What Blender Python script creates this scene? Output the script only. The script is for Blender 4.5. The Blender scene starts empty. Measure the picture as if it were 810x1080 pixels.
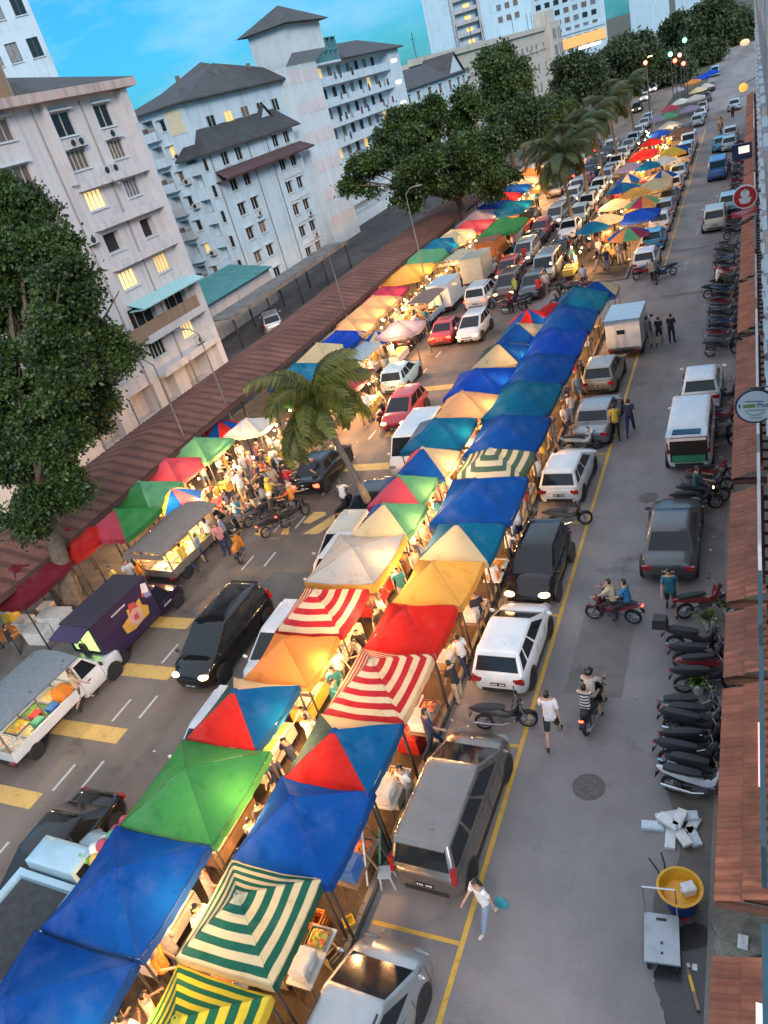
import bpy, bmesh, math, random
import numpy as np
from mathutils import Vector, Matrix, Euler
rnd = random.Random(11)
R = math.radians
PI = math.pi
scene = bpy.context.scene
COL = scene.collection

# ------------------------------------------------------------------ camera frame (16 m up, on the shophouse side of the street)
CAM_H = 16.0
FOC = 800.0                       # in photograph pixels, 810 x 1080
ROT = np.array([[0.89436111, -0.0185837, -0.44695956],
                [0.36774889, -0.53835404, 0.75824513],
                [-0.25471349, -0.84251384, -0.47464879]])
def P(px, py, z=0.0):
    """World x, y of the point of height z that is seen along a line of sight."""
    d = ROT @ np.array([px - 405.0, py - 540.0, FOC])
    t = (z - CAM_H) / d[2]
    return float(d[0] * t), float(d[1] * t)
def PX(px, py, X):
    d = ROT @ np.array([px - 405.0, py - 540.0, FOC])
    t = X / d[0]
    return float(d[1] * t), float(CAM_H + d[2] * t)

# ------------------------------------------------------------------ mesh builder
class MB:
    def __init__(s):
        s.v = []; s.f = []; s.m = []; s.M = None
    def add(s, vs, fs, mi=0):
        b = len(s.v)
        if s.M is not None:
            vs = [s.M @ Vector(v) for v in vs]
        s.v.extend([tuple(v) for v in vs])
        for f in fs:
            s.f.append(tuple(b + i for i in f)); s.m.append(mi)
        return s
    def box(s, c, d, mi=0, rz=0.0, rx=0.0, ry=0.0, taper=1.0):
        x, y, z = d[0] / 2, d[1] / 2, d[2] / 2
        vs = [Vector((sx * x * (taper if sz > 0 else 1), sy * y * (taper if sz > 0 else 1), sz * z)) for sz in (-1, 1) for sy in (-1, 1) for sx in (-1, 1)]
        if rz or rx or ry:
            m = Euler((rx, ry, rz)).to_matrix(); vs = [m @ v for v in vs]
        C = Vector(c)
        return s.add([v + C for v in vs], [(0, 2, 3, 1), (4, 5, 7, 6), (0, 1, 5, 4), (1, 3, 7, 5), (3, 2, 6, 7), (2, 0, 4, 6)], mi)
    def bb(s, x0, x1, y0, y1, z0, z1, mi=0):
        return s.box(((x0 + x1) / 2, (y0 + y1) / 2, (z0 + z1) / 2), (abs(x1 - x0), abs(y1 - y0), abs(z1 - z0)), mi)
    def tube(s, pts, rad, n=8, mi=0, cap=True):
        pts = [Vector(p) for p in pts]
        if not hasattr(rad, '__len__'): rad = [rad] * len(pts)
        rings = []; up = Vector((0, 0, 1)); prev = None
        for i, p in enumerate(pts):
            t = (pts[min(i + 1, len(pts) - 1)] - pts[max(i - 1, 0)])
            if t.length < 1e-9: t = Vector((0, 0, 1))
            t.normalize()
            if prev is None:
                a = t.cross(up if abs(t.z) < .95 else Vector((1, 0, 0)))
            else:
                a = prev - t * prev.dot(t)
            a.normalize(); prev = a; b = t.cross(a)
            rings.append([p + (a * math.cos(2 * PI * k / n) + b * math.sin(2 * PI * k / n)) * rad[i] for k in range(n)])
        vs = [v for r in rings for v in r]; fs = []
        for i in range(len(rings) - 1):
            for k in range(n):
                k2 = (k + 1) % n
                fs.append((i * n + k, i * n + k2, (i + 1) * n + k2, (i + 1) * n + k))
        if cap:
            fs.append(tuple(range(n - 1, -1, -1))); fs.append(tuple((len(rings) - 1) * n + k for k in range(n)))
        return s.add(vs, fs, mi)
    def cyl(s, p0, p1, r0, r1=None, n=12, mi=0):
        return s.tube([p0, p1], [r0, r0 if r1 is None else r1], n, mi)
    def lathe(s, prof, c=(0, 0, 0), n=16, mi=0, axis='z', cap=True):
        vs = []; fs = []; C = Vector(c)
        for r, h in prof:
            for k in range(n):
                a = 2 * PI * k / n
                p = (r * math.cos(a), r * math.sin(a), h)
                if axis == 'x': p = (h, p[0], p[1])
                if axis == 'y': p = (p[1], h, p[0])
                vs.append(C + Vector(p))
        for i in range(len(prof) - 1):
            for k in range(n):
                k2 = (k + 1) % n
                fs.append((i * n + k, i * n + k2, (i + 1) * n + k2, (i + 1) * n + k))
        if cap:
            if prof[0][0] > 1e-4: fs.append(tuple(range(n - 1, -1, -1)))
            if prof[-1][0] > 1e-4: fs.append(tuple((len(prof) - 1) * n + k for k in range(n)))
        return s.add(vs, fs, mi)
    def ball(s, c, r, n=10, mi=0, sq=(1, 1, 1)):
        m = max(4, n // 2 + 1); vs = []; fs = []
        for i in range(m + 1):
            t = PI * i / m
            for k in range(n):
                a = 2 * PI * k / n
                vs.append((c[0] + r * sq[0] * math.sin(t) * math.cos(a), c[1] + r * sq[1] * math.sin(t) * math.sin(a), c[2] - r * sq[2] * math.cos(t)))
        for i in range(m):
            for k in range(n):
                k2 = (k + 1) % n
                fs.append((i * n + k, i * n + k2, (i + 1) * n + k2, (i + 1) * n + k))
        return s.add(vs, fs, mi)
    def loft(s, rings, mi=0, cap=True):
        n = len(rings[0]); vs = [v for r in rings for v in r]; fs = []
        for i in range(len(rings) - 1):
            for k in range(n):
                k2 = (k + 1) % n
                fs.append((i * n + k, i * n + k2, (i + 1) * n + k2, (i + 1) * n + k))
        if cap:
            fs.append(tuple(range(n - 1, -1, -1))); fs.append(tuple((len(rings) - 1) * n + k for k in range(n)))
        return s.add(vs, fs, mi)
    def prism(s, poly, z0, z1, mi=0, axis='z'):
        n = len(poly)
        def q(p, h):
            return (p[0], p[1], h) if axis == 'z' else ((h, p[0], p[1]) if axis == 'x' else (p[0], h, p[1]))
        vs = [q(p, z0) for p in poly] + [q(p, z1) for p in poly]
        fs = [tuple(range(n - 1, -1, -1)), tuple(range(n, 2 * n))] + [(i, (i + 1) % n, n + (i + 1) % n, n + i) for i in range(n)]
        return s.add(vs, fs, mi)
    def patch(s, a, b, c, d, u0=0, u1=1, v0=0, v1=1, nu=1, nv=1, off=0.0, mi=0):
        """Bilinear patch on quad a-b (bottom) d-c (top), cut to u/v and pushed out by off."""
        a, b, c, d = map(Vector, (a, b, c, d))
        nrm = ((b - a).cross(d - a)).normalized() * off
        vs = []
        for j in range(nv + 1):
            for i in range(nu + 1):
                u = u0 + (u1 - u0) * i / nu; v = v0 + (v1 - v0) * j / nv
                vs.append((a * (1 - u) + b * u) * (1 - v) + (d * (1 - u) + c * u) * v + nrm)
        fs = [(j * (nu + 1) + i, j * (nu + 1) + i + 1, (j + 1) * (nu + 1) + i + 1, (j + 1) * (nu + 1) + i) for j in range(nv) for i in range(nu)]
        return s.add(vs, fs, mi)
    def mesh(s, name, mats, smooth=40):
        me = bpy.data.meshes.new(name)
        me.from_pydata(s.v, [], s.f)
        for m in (mats if isinstance(mats, (list, tuple)) else [mats]): me.materials.append(m)
        me.polygons.foreach_set('material_index', s.m)
        if smooth:
            me.polygons.foreach_set('use_smooth', [True] * len(s.f))
            bm = bmesh.new(); bm.from_mesh(me)
            th = R(smooth)
            bmesh.ops.recalc_face_normals(bm, faces=bm.faces)
            for e in bm.edges:
                e.smooth = not (len(e.link_faces) == 2 and e.calc_face_angle(0) > th)
            bm.to_mesh(me); bm.free()
        me.update()
        return me
    def build(s, name, mats, parent=None, smooth=40):
        return obj(name, s.mesh(name, mats, smooth), parent)

def obj(name, me, parent=None, loc=None, rz=None):
    o = bpy.data.objects.new(name, me); COL.objects.link(o)
    if parent is not None: o.parent = parent
    if loc is not None: o.location = loc
    if rz is not None: o.rotation_euler = (0, 0, rz)
    return o
def empty(name, loc=(0, 0, 0), rz=0.0):
    o = bpy.data.objects.new(name, None); COL.objects.link(o)
    o.location = loc; o.rotation_euler = (0, 0, rz); o.empty_display_size = .2
    return o
THINGS = []
def tag(o, label, cat, group=None):
    o['label'] = label; o['category'] = cat
    if group: o['group'] = group
    THINGS.append(o)
    return o
def struct(o, kind='structure'):
    o['kind'] = kind
    return o
KIDS = {}
def copy_tree(o, parent=None):
    c = o.copy(); COL.objects.link(c)
    if parent is not None: c.parent = parent
    for ch in list(o.children): copy_tree(ch, c)
    return c
def slot(o, i, m):
    o.material_slots[i].link = 'OBJECT'; o.material_slots[i].material = m
def recolour(o, table):
    """Give the parts of a copied thing their own material: {mesh material: new material}."""
    if o.type == 'MESH':
        for i, ms in enumerate(o.material_slots):
            if ms.material in table: slot(o, i, table[ms.material])
    for ch in o.children: recolour(ch, table)

# ------------------------------------------------------------------ materials
MATS = {}
def nt(name):
    m = bpy.data.materials.new(name); m.use_nodes = True
    t = m.node_tree; b = t.nodes['Principled BSDF']
    return m, t, b
def N(t, ty, **kw):
    n = t.nodes.new(ty)
    for k, v in kw.items(): setattr(n, k, v)
    return n
def noise(t, scale, detail=4, rough=.6, coord='Object', vec=None):
    n = N(t, 'ShaderNodeTexNoise'); n.inputs['Scale'].default_value = scale
    n.inputs['Detail'].default_value = detail; n.inputs['Roughness'].default_value = rough
    if vec is None:
        tc = N(t, 'ShaderNodeTexCoord'); vec = tc.outputs[coord]
    t.links.new(vec, n.inputs['Vector'])
    return n.outputs['Fac']
def ramp(t, fac, stops):
    r = N(t, 'ShaderNodeValToRGB'); e = r.color_ramp.elements
    while len(e) > 1: e.remove(e[0])
    e[0].position, e[0].color = stops[0][0], (*stops[0][1], 1)
    for p, c in stops[1:]:
        x = e.new(p); x.color = (*c, 1)
    t.links.new(fac, r.inputs['Fac'])
    return r.outputs['Color']
def mixc(t, fac, a, b, mode='MIX'):
    n = N(t, 'ShaderNodeMix', data_type='RGBA', blend_type=mode)
    for sck, v in ((n.inputs[0], fac), (n.inputs[6], a), (n.inputs[7], b)):
        if isinstance(v, bpy.types.NodeSocket): t.links.new(v, sck)
        elif isinstance(v, (int, float)): sck.default_value = v
        else: sck.default_value = (*v, 1)
    return n.outputs[2]
def bump(t, b, h, strength=.3, dist=.02):
    n = N(t, 'ShaderNodeBump'); n.inputs['Strength'].default_value = strength; n.inputs['Distance'].default_value = dist
    t.links.new(h, n.inputs['Height']); t.links.new(n.outputs['Normal'], b.inputs['Normal'])
def sc(c, k): return tuple(min(1, x * k) for x in c)
def plain(name, c, rough=.6, metal=0.0, var=.18, scale=6.0, coat=0.0, bmp=0.0, trans=0.0):
    """A surface of one colour with uneven dirt and wear."""
    key = (name,)
    if key in MATS: return MATS[key]
    m, t, b = nt(name)
    f = noise(t, scale, 5)
    col = ramp(t, f, [(.3, sc(c, 1 - var)), (.55, c), (.75, sc(c, 1 + var * .5))])
    t.links.new(col, b.inputs['Base Color'])
    b.inputs['Roughness'].default_value = rough; b.inputs['Metallic'].default_value = metal
    b.inputs['Coat Weight'].default_value = coat; b.inputs['Coat Roughness'].default_value = .06
    if bmp: bump(t, b, noise(t, scale * 6, 3), bmp)
    MATS[key] = m
    return m
def glow(name, c, strength):
    m, t, b = nt(name)
    b.inputs['Base Color'].default_value = (*c, 1)
    b.inputs['Emission Color'].default_value = (*c, 1); b.inputs['Emission Strength'].default_value = strength
    return m
def paint(name, c, metal=.0, rough=.28):
    key = ('paint', name)
    if key in MATS: return MATS[key]
    m, t, b = nt(name + '_car_paint')
    f = noise(t, 2.2, 6)
    col = ramp(t, f, [(.3, sc(c, .86)), (.6, c)])
    t.links.new(col, b.inputs['Base Color'])
    r = ramp(t, noise(t, 5, 4), [(.35, (rough,) * 3), (.7, (rough + .18,) * 3)])
    t.links.new(r, b.inputs['Roughness'])
    b.inputs['Metallic'].default_value = metal
    if max(c) < .06: b.inputs['Specular IOR Level'].default_value = .3; t.links.remove(b.inputs['Roughness'].links[0]); b.inputs['Roughness'].default_value = .12
    b.inputs['Coat Weight'].default_value = .7 if max(c) > .06 else .4; b.inputs['Coat Roughness'].default_value = .05
    MATS[key] = m
    return m
def fabric(name, c, trans=.35, stripe=None):
    """Canopy cloth: thin, lets some lamp light through; creases and dust. stripe = (second colour, bands, half width)."""
    key = ('fab', name)
    if key in MATS: return MATS[key]
    m, t, b = nt(name + '_canopy_cloth')
    tc = N(t, 'ShaderNodeTexCoord')
    base = c
    if stripe:
        c2, bands, half = stripe[:3]
        sp = N(t, 'ShaderNodeSeparateXYZ'); t.links.new(tc.outputs['Object'], sp.inputs[0])
        def ma(op, a, bb=None):
            n = N(t, 'ShaderNodeMath', operation=op)
            for i, v in enumerate((a, bb)):
                if v is None: continue
                if isinstance(v, (int, float)): n.inputs[i].default_value = v
                else: t.links.new(v, n.inputs[i])
            return n.outputs[0]
        mx = ma('MAXIMUM', ma('ABSOLUTE', sp.outputs[0]), ma('ABSOLUTE', ma('MULTIPLY', sp.outputs[1], stripe[2] / stripe[3] if len(stripe) > 3 else 1.0)))
        wob = ma('MULTIPLY', ma('SUBTRACT', noise(t, 1.4, 2, vec=tc.outputs['Object']), .5), .012)
        fr = ma('GREATER_THAN', ma('FRACT', ma('ADD', ma('MULTIPLY', ma('ADD', mx, wob), bands / half), .42)), .5)
        base = mixc(t, fr, c, c2)
    dirt = ramp(t, noise(t, 1.6, 6, vec=tc.outputs['Object']), [(.28, (.66, .63, .59)), (.42, (.92, .91, .89)), (.7, (1, 1, 1))])
    col = mixc(t, 1.0, base, dirt, 'MULTIPLY')
    fade = ramp(t, noise(t, .8, 5, vec=tc.outputs['Object']), [(.5, (0, 0, 0)), (.78, (.13, .13, .13))])
    col = mixc(t, fade, col, (.45, .44, .42))
    gs = N(t, 'ShaderNodeSeparateXYZ'); t.links.new(tc.outputs['Generated'], gs.inputs[0])       # sewn ridge seams
    def mm(op, a, b2=None):
        n = N(t, 'ShaderNodeMath', operation=op)
        for i, v in enumerate((a, b2)):
            if v is None: continue
            if isinstance(v, (int, float)): n.inputs[i].default_value = v
            else: t.links.new(v, n.inputs[i])
        return n.outputs[0]
    ua, va = mm('ABSOLUTE', mm('SUBTRACT', gs.outputs[0], .5)), mm('ABSOLUTE', mm('SUBTRACT', gs.outputs[1], .5))
    seam = mm('LESS_THAN', mm('ABSOLUTE', mm('SUBTRACT', ua, va)), .0055)
    edge = mm('GREATER_THAN', mm('MAXIMUM', ua, va), .487)
    col = mixc(t, mm('MULTIPLY', mm('MAXIMUM', seam, edge), .30), col, (.02, .02, .025))
    mp = N(t, 'ShaderNodeMapping'); t.links.new(tc.outputs['Object'], mp.inputs[0]); mp.inputs['Scale'].default_value = (1.0, 3.2, 1); mp.inputs['Rotation'].default_value = (0, 0, .6)
    h = noise(t, 1.5, 5, vec=mp.outputs[0])
    bump(t, b, h, .4, .09)
    t.links.new(col, b.inputs['Base Color']); b.inputs['Roughness'].default_value = .7; b.inputs['Specular IOR Level'].default_value = .15
    tr = N(t, 'ShaderNodeBsdfTranslucent'); t.links.new(col, tr.inputs['Color'])
    mx = N(t, 'ShaderNodeMixShader'); mx.inputs[0].default_value = trans
    t.links.new(b.outputs[0], mx.inputs[1]); t.links.new(tr.outputs[0], mx.inputs[2])
    t.links.new(mx.outputs[0], t.nodes['Material Output'].inputs['Surface'])
    MATS[key] = m
    return m
def leafmat(name, dark, light, trans=.25):
    m, t, b = nt(name)
    g = N(t, 'ShaderNodeNewGeometry')
    f = noise(t, .55, 3)
    a = ramp(t, g.outputs['Random Per Island'], [(0, dark), (.6, tuple((x + y) / 2 for x, y in zip(dark, light))), (1, light)])
    cl = ramp(t, f, [(.35, (.45, .5, .45)), (.65, (1.25, 1.2, 1.0))])
    col = mixc(t, 1.0, a, cl, 'MULTIPLY')
    t.links.new(col, b.inputs['Base Color']); b.inputs['Roughness'].default_value = .5
    tr = N(t, 'ShaderNodeBsdfTranslucent'); t.links.new(col, tr.inputs['Color'])
    mx = N(t, 'ShaderNodeMixShader'); mx.inputs[0].default_value = trans
    t.links.new(b.outputs[0], mx.inputs[1]); t.links.new(tr.outputs[0], mx.inputs[2])
    t.links.new(mx.outputs[0], t.nodes['Material Output'].inputs['Surface'])
    return m
def surface(name, stops, scale, fine=60, rough=.85, bstr=.35, big=None, blotch=None, cracks=False):
    """Ground: three scales of mottling, optional big stains and cracks."""
    m, t, b = nt(name)
    tc = N(t, 'ShaderNodeTexCoord')
    V = tc.outputs['Object']
    col = ramp(t, noise(t, scale, 7, .65, vec=V), stops)
    gr = ramp(t, noise(t, fine, 3, .7, vec=V), [(.3, (.72,) * 3), (.7, (1.22,) * 3)])
    col = mixc(t, 1.0, col, gr, 'MULTIPLY')
    if big:
        mp = N(t, 'ShaderNodeMapping'); t.links.new(V, mp.inputs[0]); mp.inputs['Scale'].default_value = (1.0, .16, 1)
        st = ramp(t, noise(t, big, 5, .6, vec=mp.outputs[0]), [(.36, (.62, .6, .58)), (.56, (1, 1, 1)), (.72, (1.12, 1.1, 1.08))])
        col = mixc(t, .85, col, st, 'MULTIPLY')
    if blotch:
        st = ramp(t, noise(t, blotch, 6, .7, vec=V), [(.3, (.45, .42, .4)), (.42, (1, 1, 1))])
        col = mixc(t, .8, col, st, 'MULTIPLY')
    if cracks:
        vo = N(t, 'ShaderNodeTexVoronoi', feature='DISTANCE_TO_EDGE'); vo.inputs['Scale'].default_value = .22
        wv = N(t, 'ShaderNodeVectorMath', operation='ADD')
        nn = N(t, 'ShaderNodeTexNoise'); nn.inputs['Scale'].default_value = 1.2; t.links.new(V, nn.inputs['Vector'])
        t.links.new(V, wv.inputs[0]); t.links.new(nn.outputs['Color'], wv.inputs[1]); t.links.new(wv.outputs[0], vo.inputs['Vector'])
        ck = ramp(t, vo.outputs['Distance'], [(.0, (.8,) * 3), (.005, (1, 1, 1))])
        col = mixc(t, .4, col, ck, 'MULTIPLY')
    t.links.new(col, b.inputs['Base Color'])
    b.inputs['Specular IOR Level'].default_value = .25
    rr = ramp(t, noise(t, .9, 4, vec=V), [(.3, (rough - .25,) * 3), (.6, (rough,) * 3)])
    t.links.new(rr, b.inputs['Roughness'])
    bump(t, b, noise(t, fine, 3, vec=V), bstr, .01)
    return m
ORD = ['first', 'second', 'third', 'fourth', 'fifth', 'sixth', 'seventh', 'eighth', 'ninth', 'tenth', 'eleventh', 'twelfth', 'thirteenth', 'fourteenth', 'fifteenth',
       'sixteenth', 'seventeenth', 'eighteenth', 'nineteenth']
def ordn(i):
    if i < 19: return ORD[i]
    tens = ['twentieth', 'thirtieth', 'fortieth', 'fiftieth', 'sixtieth', 'seventieth', 'eightieth', 'ninetieth']
    tn = ['twenty', 'thirty', 'forty', 'fifty', 'sixty', 'seventy', 'eighty', 'ninety']
    k = i + 1
    return tens[k // 10 - 2] if k % 10 == 0 else tn[k // 10 - 2] + '-' + ORD[k % 10 - 1]
# ------------------------------------------------------------------ shared vehicle materials
GLASS = None
def mk_glass(name, c, rough=.09):
    m, t, b = nt(name)
    b.inputs['Base Color'].default_value = (*c, 1); b.inputs['Roughness'].default_value = rough
    b.inputs['Specular IOR Level'].default_value = .32; b.inputs['Coat Weight'].default_value = .05
    return m
GLASS = mk_glass('tinted_car_glass', (.012, .016, .02))
TYRE = plain('tyre_rubber', (.016, .016, .017), .8, scale=20)
BLACK = plain('black_plastic', (.022, .022, .024), .5, scale=9)
RIM = plain('alloy_rim', (.45, .46, .48), .35, .8, scale=14)
CHROME = plain('chrome_trim', (.6, .6, .62), .2, .9, scale=14)
HEADL = mk_glass('clear_lamp_glass', (.16, .17, .18), .2)
TAILL = plain('red_lamp_glass', (.30, .012, .012), .15, coat=.6)
PLATE = plain('number_plate_black', (.02, .02, .02), .4)
PLATEW = plain('number_plate_letters', (.75, .75, .72), .5)
HEAD_ON = glow('lit_headlamp', (1, .62, .26), 3.2)
TAIL_ON = glow('lit_tail_lamp', (1, .045, .02), 5)
PAINT0 = paint('base', (.5, .5, .5))
ENG = plain('engine_metal', (.20, .20, .21), .45, .7, scale=14)
SEATM = plain('seat_vinyl', (.02, .02, .022), .55, scale=10)

def car_parts(sp):
    L, W, H = sp['L'], sp['W'], sp['H']; hw = W / 2; zl = .2; bz = sp['belt']; hood = sp['hood']
    rb = -L / 2 + sp.get('trunk', .10); fb = L / 2 - hood
    rr = rb + sp.get('rrake', .28); fr = fb - sp.get('frake', .72)
    wr = hw * sp.get('roofw', .80); wb = hw * .93
    nose = sp.get('nose', bz - .2)
    out = []
    b = MB()
    st = [(-L / 2, .36, bz - .26, hw * .72), (-L / 2 + .03, .29, bz - .13, hw * .84), (-L / 2 + .14, .22, bz - .03 if sp.get('trunk', 0) < .3 else bz - .02, hw * .94), (-L / 2 + .3, .21, bz, hw * .985), (-L / 2 + .5, zl, bz, hw),
          (-.2, zl, bz, hw), (fb - .1, zl, bz, hw), (fb + .08, zl, bz - .01, hw)]
    if hood > .5:
        st += [(fb + hood * .45, zl, (bz + nose) / 2 + .05, hw * .99), (L / 2 - .34, .21, nose + .06, hw * .95), (L / 2 - .16, .23, nose - .01, hw * .87), (L / 2 - .05, .28, nose - .10, hw * .76), (L / 2, .34, nose - .24, hw * .58)]
    else:
        st += [(L / 2 - .12, .24, nose, hw * .95), (L / 2, .33, nose - .14, hw * .80)]
    rings = []
    for y, z0, z1, w in st:
        h = z1 - z0
        half = [(w * .88, z0), (w * .965, z0 + .09 * h), (w, z0 + .36 * h), (w * .993, z0 + .62 * h), (w * .972, z0 + .80 * h), (w * .93, z0 + .93 * h), (w * .82, z1 + .005), (w * .42, z1 + .035)]
        rings.append([Vector((x, y, z)) for x, z in half] + [Vector((-x, y, z)) for x, z in reversed(half)])
    b.loft(rings, 0)
    # greenhouse
    def ring(w, y0, y1, z, c):
        return [Vector(p) for p in ((w, y0 + c, z), (w, y1 - c, z), (w - c, y1, z), (-w + c, y1, z), (-w, y1 - c, z), (-w, y0 + c, z), (-w + c, y0, z), (w - c, y0, z))]
    z0, z1 = bz - .02, H - .06; kk = fr - rr
    b.loft([ring(wb, rb, fb, z0, .05), ring(wr, rr, fr, z1, .06), ring(wr - .02, rr + .025, fr - .05, H - .028, .08), ring(wr - .07, rr + .06 * kk, fr - .10 * kk, H - .006, .08), ring(wr - .2, rr + .18 * kk, fr - .24 * kk, H + .012, .08), ring(wr - .42, rr + .36 * kk, fr - .42 * kk, H + .018, .06)], 0)
    A = dict(rl=(-wb, rb, z0), rR=(wb, rb, z0), fl=(-wb, fb, z0), fR=(wb, fb, z0), RL=(-wr, rr, z1), RR=(wr, rr, z1), FL=(-wr, fr, z1), FR=(wr, fr, z1))
    # seams, arches, lower skirt
    for sx in (-1, 1):
        for y in (fb - .55 - sp.get('shift', 0), fb - 1.45 - sp.get('shift', 0), fb + .12):
            if y > rb + .2: b.box((sx * (hw * .998), y, (zl + bz) / 2 + .02), (.006, .012, (bz - zl) * .74), 1)
        for y in (-L / 2 + sp.get('rw', .70), L / 2 - sp.get('fw', .78)):
            b.lathe([(.0, -.09), (.375, -.09), (.375, .006), (.0, .006)], (sx * (hw - .001) - (.0 if sx > 0 else .0), y, .31), 18, 1, 'x')
        b.box((sx * hw * .955, 0, zl + .02), (.05, L - 1.9, .09), 1)
    b.box((0, -L / 2 + .01, .38), (W * .62, .06, .12), 1)
    b.box((0, L / 2 - .015, .36), (W * .5, .06, .15), 1)
    if hood > .5: b.box((0, L / 2 - .03, nose - .17), (W * .42, .05, .06), 1)
    if sp.get('spoiler'): b.box((0, rr - .02, H - .055), (wr * 1.8, .2, .035), 0)
    if sp.get('rails'):
        for sx in (-1, 1): b.box((sx * (wr - .05), (rr + fr) / 2, H + .015), (.035, (fr - rr) * .8, .03), 1)
    b.cyl((wr * .3, rr + .4, H - .02), (wr * .3, rr + .2, H + .16), .006, .003, 5, 1)
    b.sm = 52; out.append(('body', b, [PAINT0, BLACK], None))
    g = MB(); g.patch(A['fR'], A['fl'], A['FL'], A['FR'], .055, .945, .07, .95, 4, 2, .006)
    out.append(('windshield', g, [GLASS], None))
    g = MB(); g.patch(A['rl'], A['rR'], A['RR'], A['RL'], .07, .93, .16, .93, 4, 2, .006)
    out.append(('rear_window', g, [GLASS], None))
    n = sp.get('nwin', 2)
    cuts = sp.get('cuts', [.06, .40, .44, .92])
    for k in range(0, len(cuts), 2):
        u0, u1 = cuts[k], cuts[k + 1]
        g = MB(); g.patch(A['rR'], A['fR'], A['FR'], A['RR'], u0, u1, .12, .92, 2, 1, .006); out.append(('side_window', g, [GLASS], None))
        g = MB(); g.patch(A['fl'], A['rl'], A['RL'], A['FL'], 1 - u1, 1 - u0, .12, .92, 2, 1, .006); out.append(('side_window', g, [GLASS], None))
    for sx in (-1, 1):
        for y in (-L / 2 + sp.get('rw', .70), L / 2 - sp.get('fw', .78)):
            w = MB(); x0, x1 = (hw - .19, hw + .014) if sx > 0 else (-hw - .014, -hw + .19)
            w.lathe([(.18, x0), (.285, x0), (.31, x0 + .03), (.31, x1 - .03), (.285, x1), (.185, x1)], (0, y, .31), 18, 0, 'x')
            out.append(('wheel', w, [TYRE], None))
            r = MB(); xf = x1 - .012 * sx if sx > 0 else x0 + .012
            r.lathe([(.0, xf - .03 * sx), (.186, xf - .03 * sx), (.186, xf)], (0, y, .31), 14, 1, 'x', cap=False)
            for q in range(5):
                a = q * 2 * PI / 5
                r.box((xf - .006 * sx, y + .095 * math.cos(a), .31 + .095 * math.sin(a)), (.014, .17, .05), 0, rx=a)
            r.lathe([(.0, xf + .004 * sx), (.04, xf + .002 * sx)], (0, y, .31), 8, 0, 'x', cap=False)
            out.append(('rim', r, [RIM, BLACK], 'wheel'))
        hl = MB(); hl.ball((sx * hw * .68, L / 2 - (.15 if hood > .5 else .05), nose - .075), 1, 10, 0, (.21, .15 if hood > .5 else .07, .085)); out.append(('headlight', hl, [HEADL], None))
        tl = MB()
        if sp.get('tall_tail'): tl.box((sx * hw * .885, -L / 2 + .13, bz - .02), (.10, .16, .42), 0, rx=-.16)
        else: tl.box((sx * hw * .76, -L / 2 + .035, bz - .2), (.30, .09, .15), 0, rz=-sx * .12)
        out.append(('taillight', tl, [TAILL], None))
        mi = MB(); mi.ball((sx * (hw + .09), fb - .16 - sp.get('mir', 0), bz + .07), 1, 8, 0, (.10, .055, .075)); out.append(('wing_mirror', mi, [PAINT0], None))
        for y in (fb - .95, fb - 1.8):
            if y > rb + .3:
                d = MB(); d.box((sx * (hw * .995 + .008), y, bz - .16), (.025, .16, .028)); out.append(('door_handle', d, [PAINT0], None))
    for y, s in ((-L / 2 - .012, -1), (L / 2 + .004, 1)):
        p = MB(); zz = .60 if s < 0 else .36
        p.box((0, y, zz), (.44, .02, .11), 0)
        for k in range(7):
            if k != 3: p.box((-.17 + k * .057, y + s * .011, zz), (.032, .004, .062), 1)
        out.append(('number_plate', p, [PLATE, PLATEW], None))
    if sp.get('wiper', 1):
        w = MB(); a, c = Vector(A['rl']).lerp(Vector(A['rR']), .5), Vector(A['RL']).lerp(Vector(A['RR']), .5)
        p0 = a.lerp(c, .2) + Vector((0, -.02, .005)); p1 = a.lerp(c, .5) + Vector((.28, -.02, .005))
        w.cyl(p0, p1, .009, .006, 5); out.append(('wiper', w, [BLACK], None))
    return out

SPECS = {
    'hatch': dict(L=3.72, W=1.66, H=1.50, belt=.93, hood=.76, trunk=.05, rrake=.34, frake=.98, roofw=.77, nose=.70, spoiler=1, cuts=[.05, .20, .235, .50, .535, .90]),
    'sedan': dict(L=4.42, W=1.68, H=1.42, belt=.90, hood=1.05, trunk=.52, rrake=.72, frake=.88, roofw=.75, nose=.70, wiper=0, cuts=[.13, .46, .50, .86]),
    'old_sedan': dict(L=4.30, W=1.66, H=1.40, belt=.90, hood=1.14, trunk=.80, rrake=.42, frake=.60, wiper=0, roofw=.83, cuts=[.10, .46, .50, .90]),
    'mpv': dict(L=4.50, W=1.72, H=1.66, belt=1.0, hood=.72, trunk=.05, rrake=.30, frake=1.12, roofw=.80, nose=.76, spoiler=1, tall_tail=1, cuts=[.04, .30, .33, .58, .61, .90]),
    'suv': dict(L=4.30, W=1.78, H=1.68, belt=1.02, hood=1.0, trunk=.06, rrake=.35, frake=.70, rails=1, spoiler=1, cuts=[.05, .22, .25, .52, .56, .90]),
    'wagon': dict(L=4.35, W=1.68, H=1.48, belt=.92, hood=1.02, trunk=.08, rrake=.35, frake=.72, rails=1, cuts=[.05, .28, .31, .56, .60, .90]),
    'minivan': dict(L=4.4, W=1.70, H=1.60, belt=.98, hood=.50, trunk=.05, rrake=.30, frake=1.0, roofw=.80, nose=.78, rails=1, tall_tail=1, cuts=[.04, .30, .33, .58, .61, .90]),
    'van': dict(L=4.30, W=1.68, H=1.92, belt=1.08, hood=.42, trunk=.04, rrake=.10, frake=.60, roofw=.88, nose=.82, tall_tail=1, fw=.62, cuts=[.03, .30, .33, .62, .66, .92], mir=.1),
}
CARLIB = {}
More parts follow.
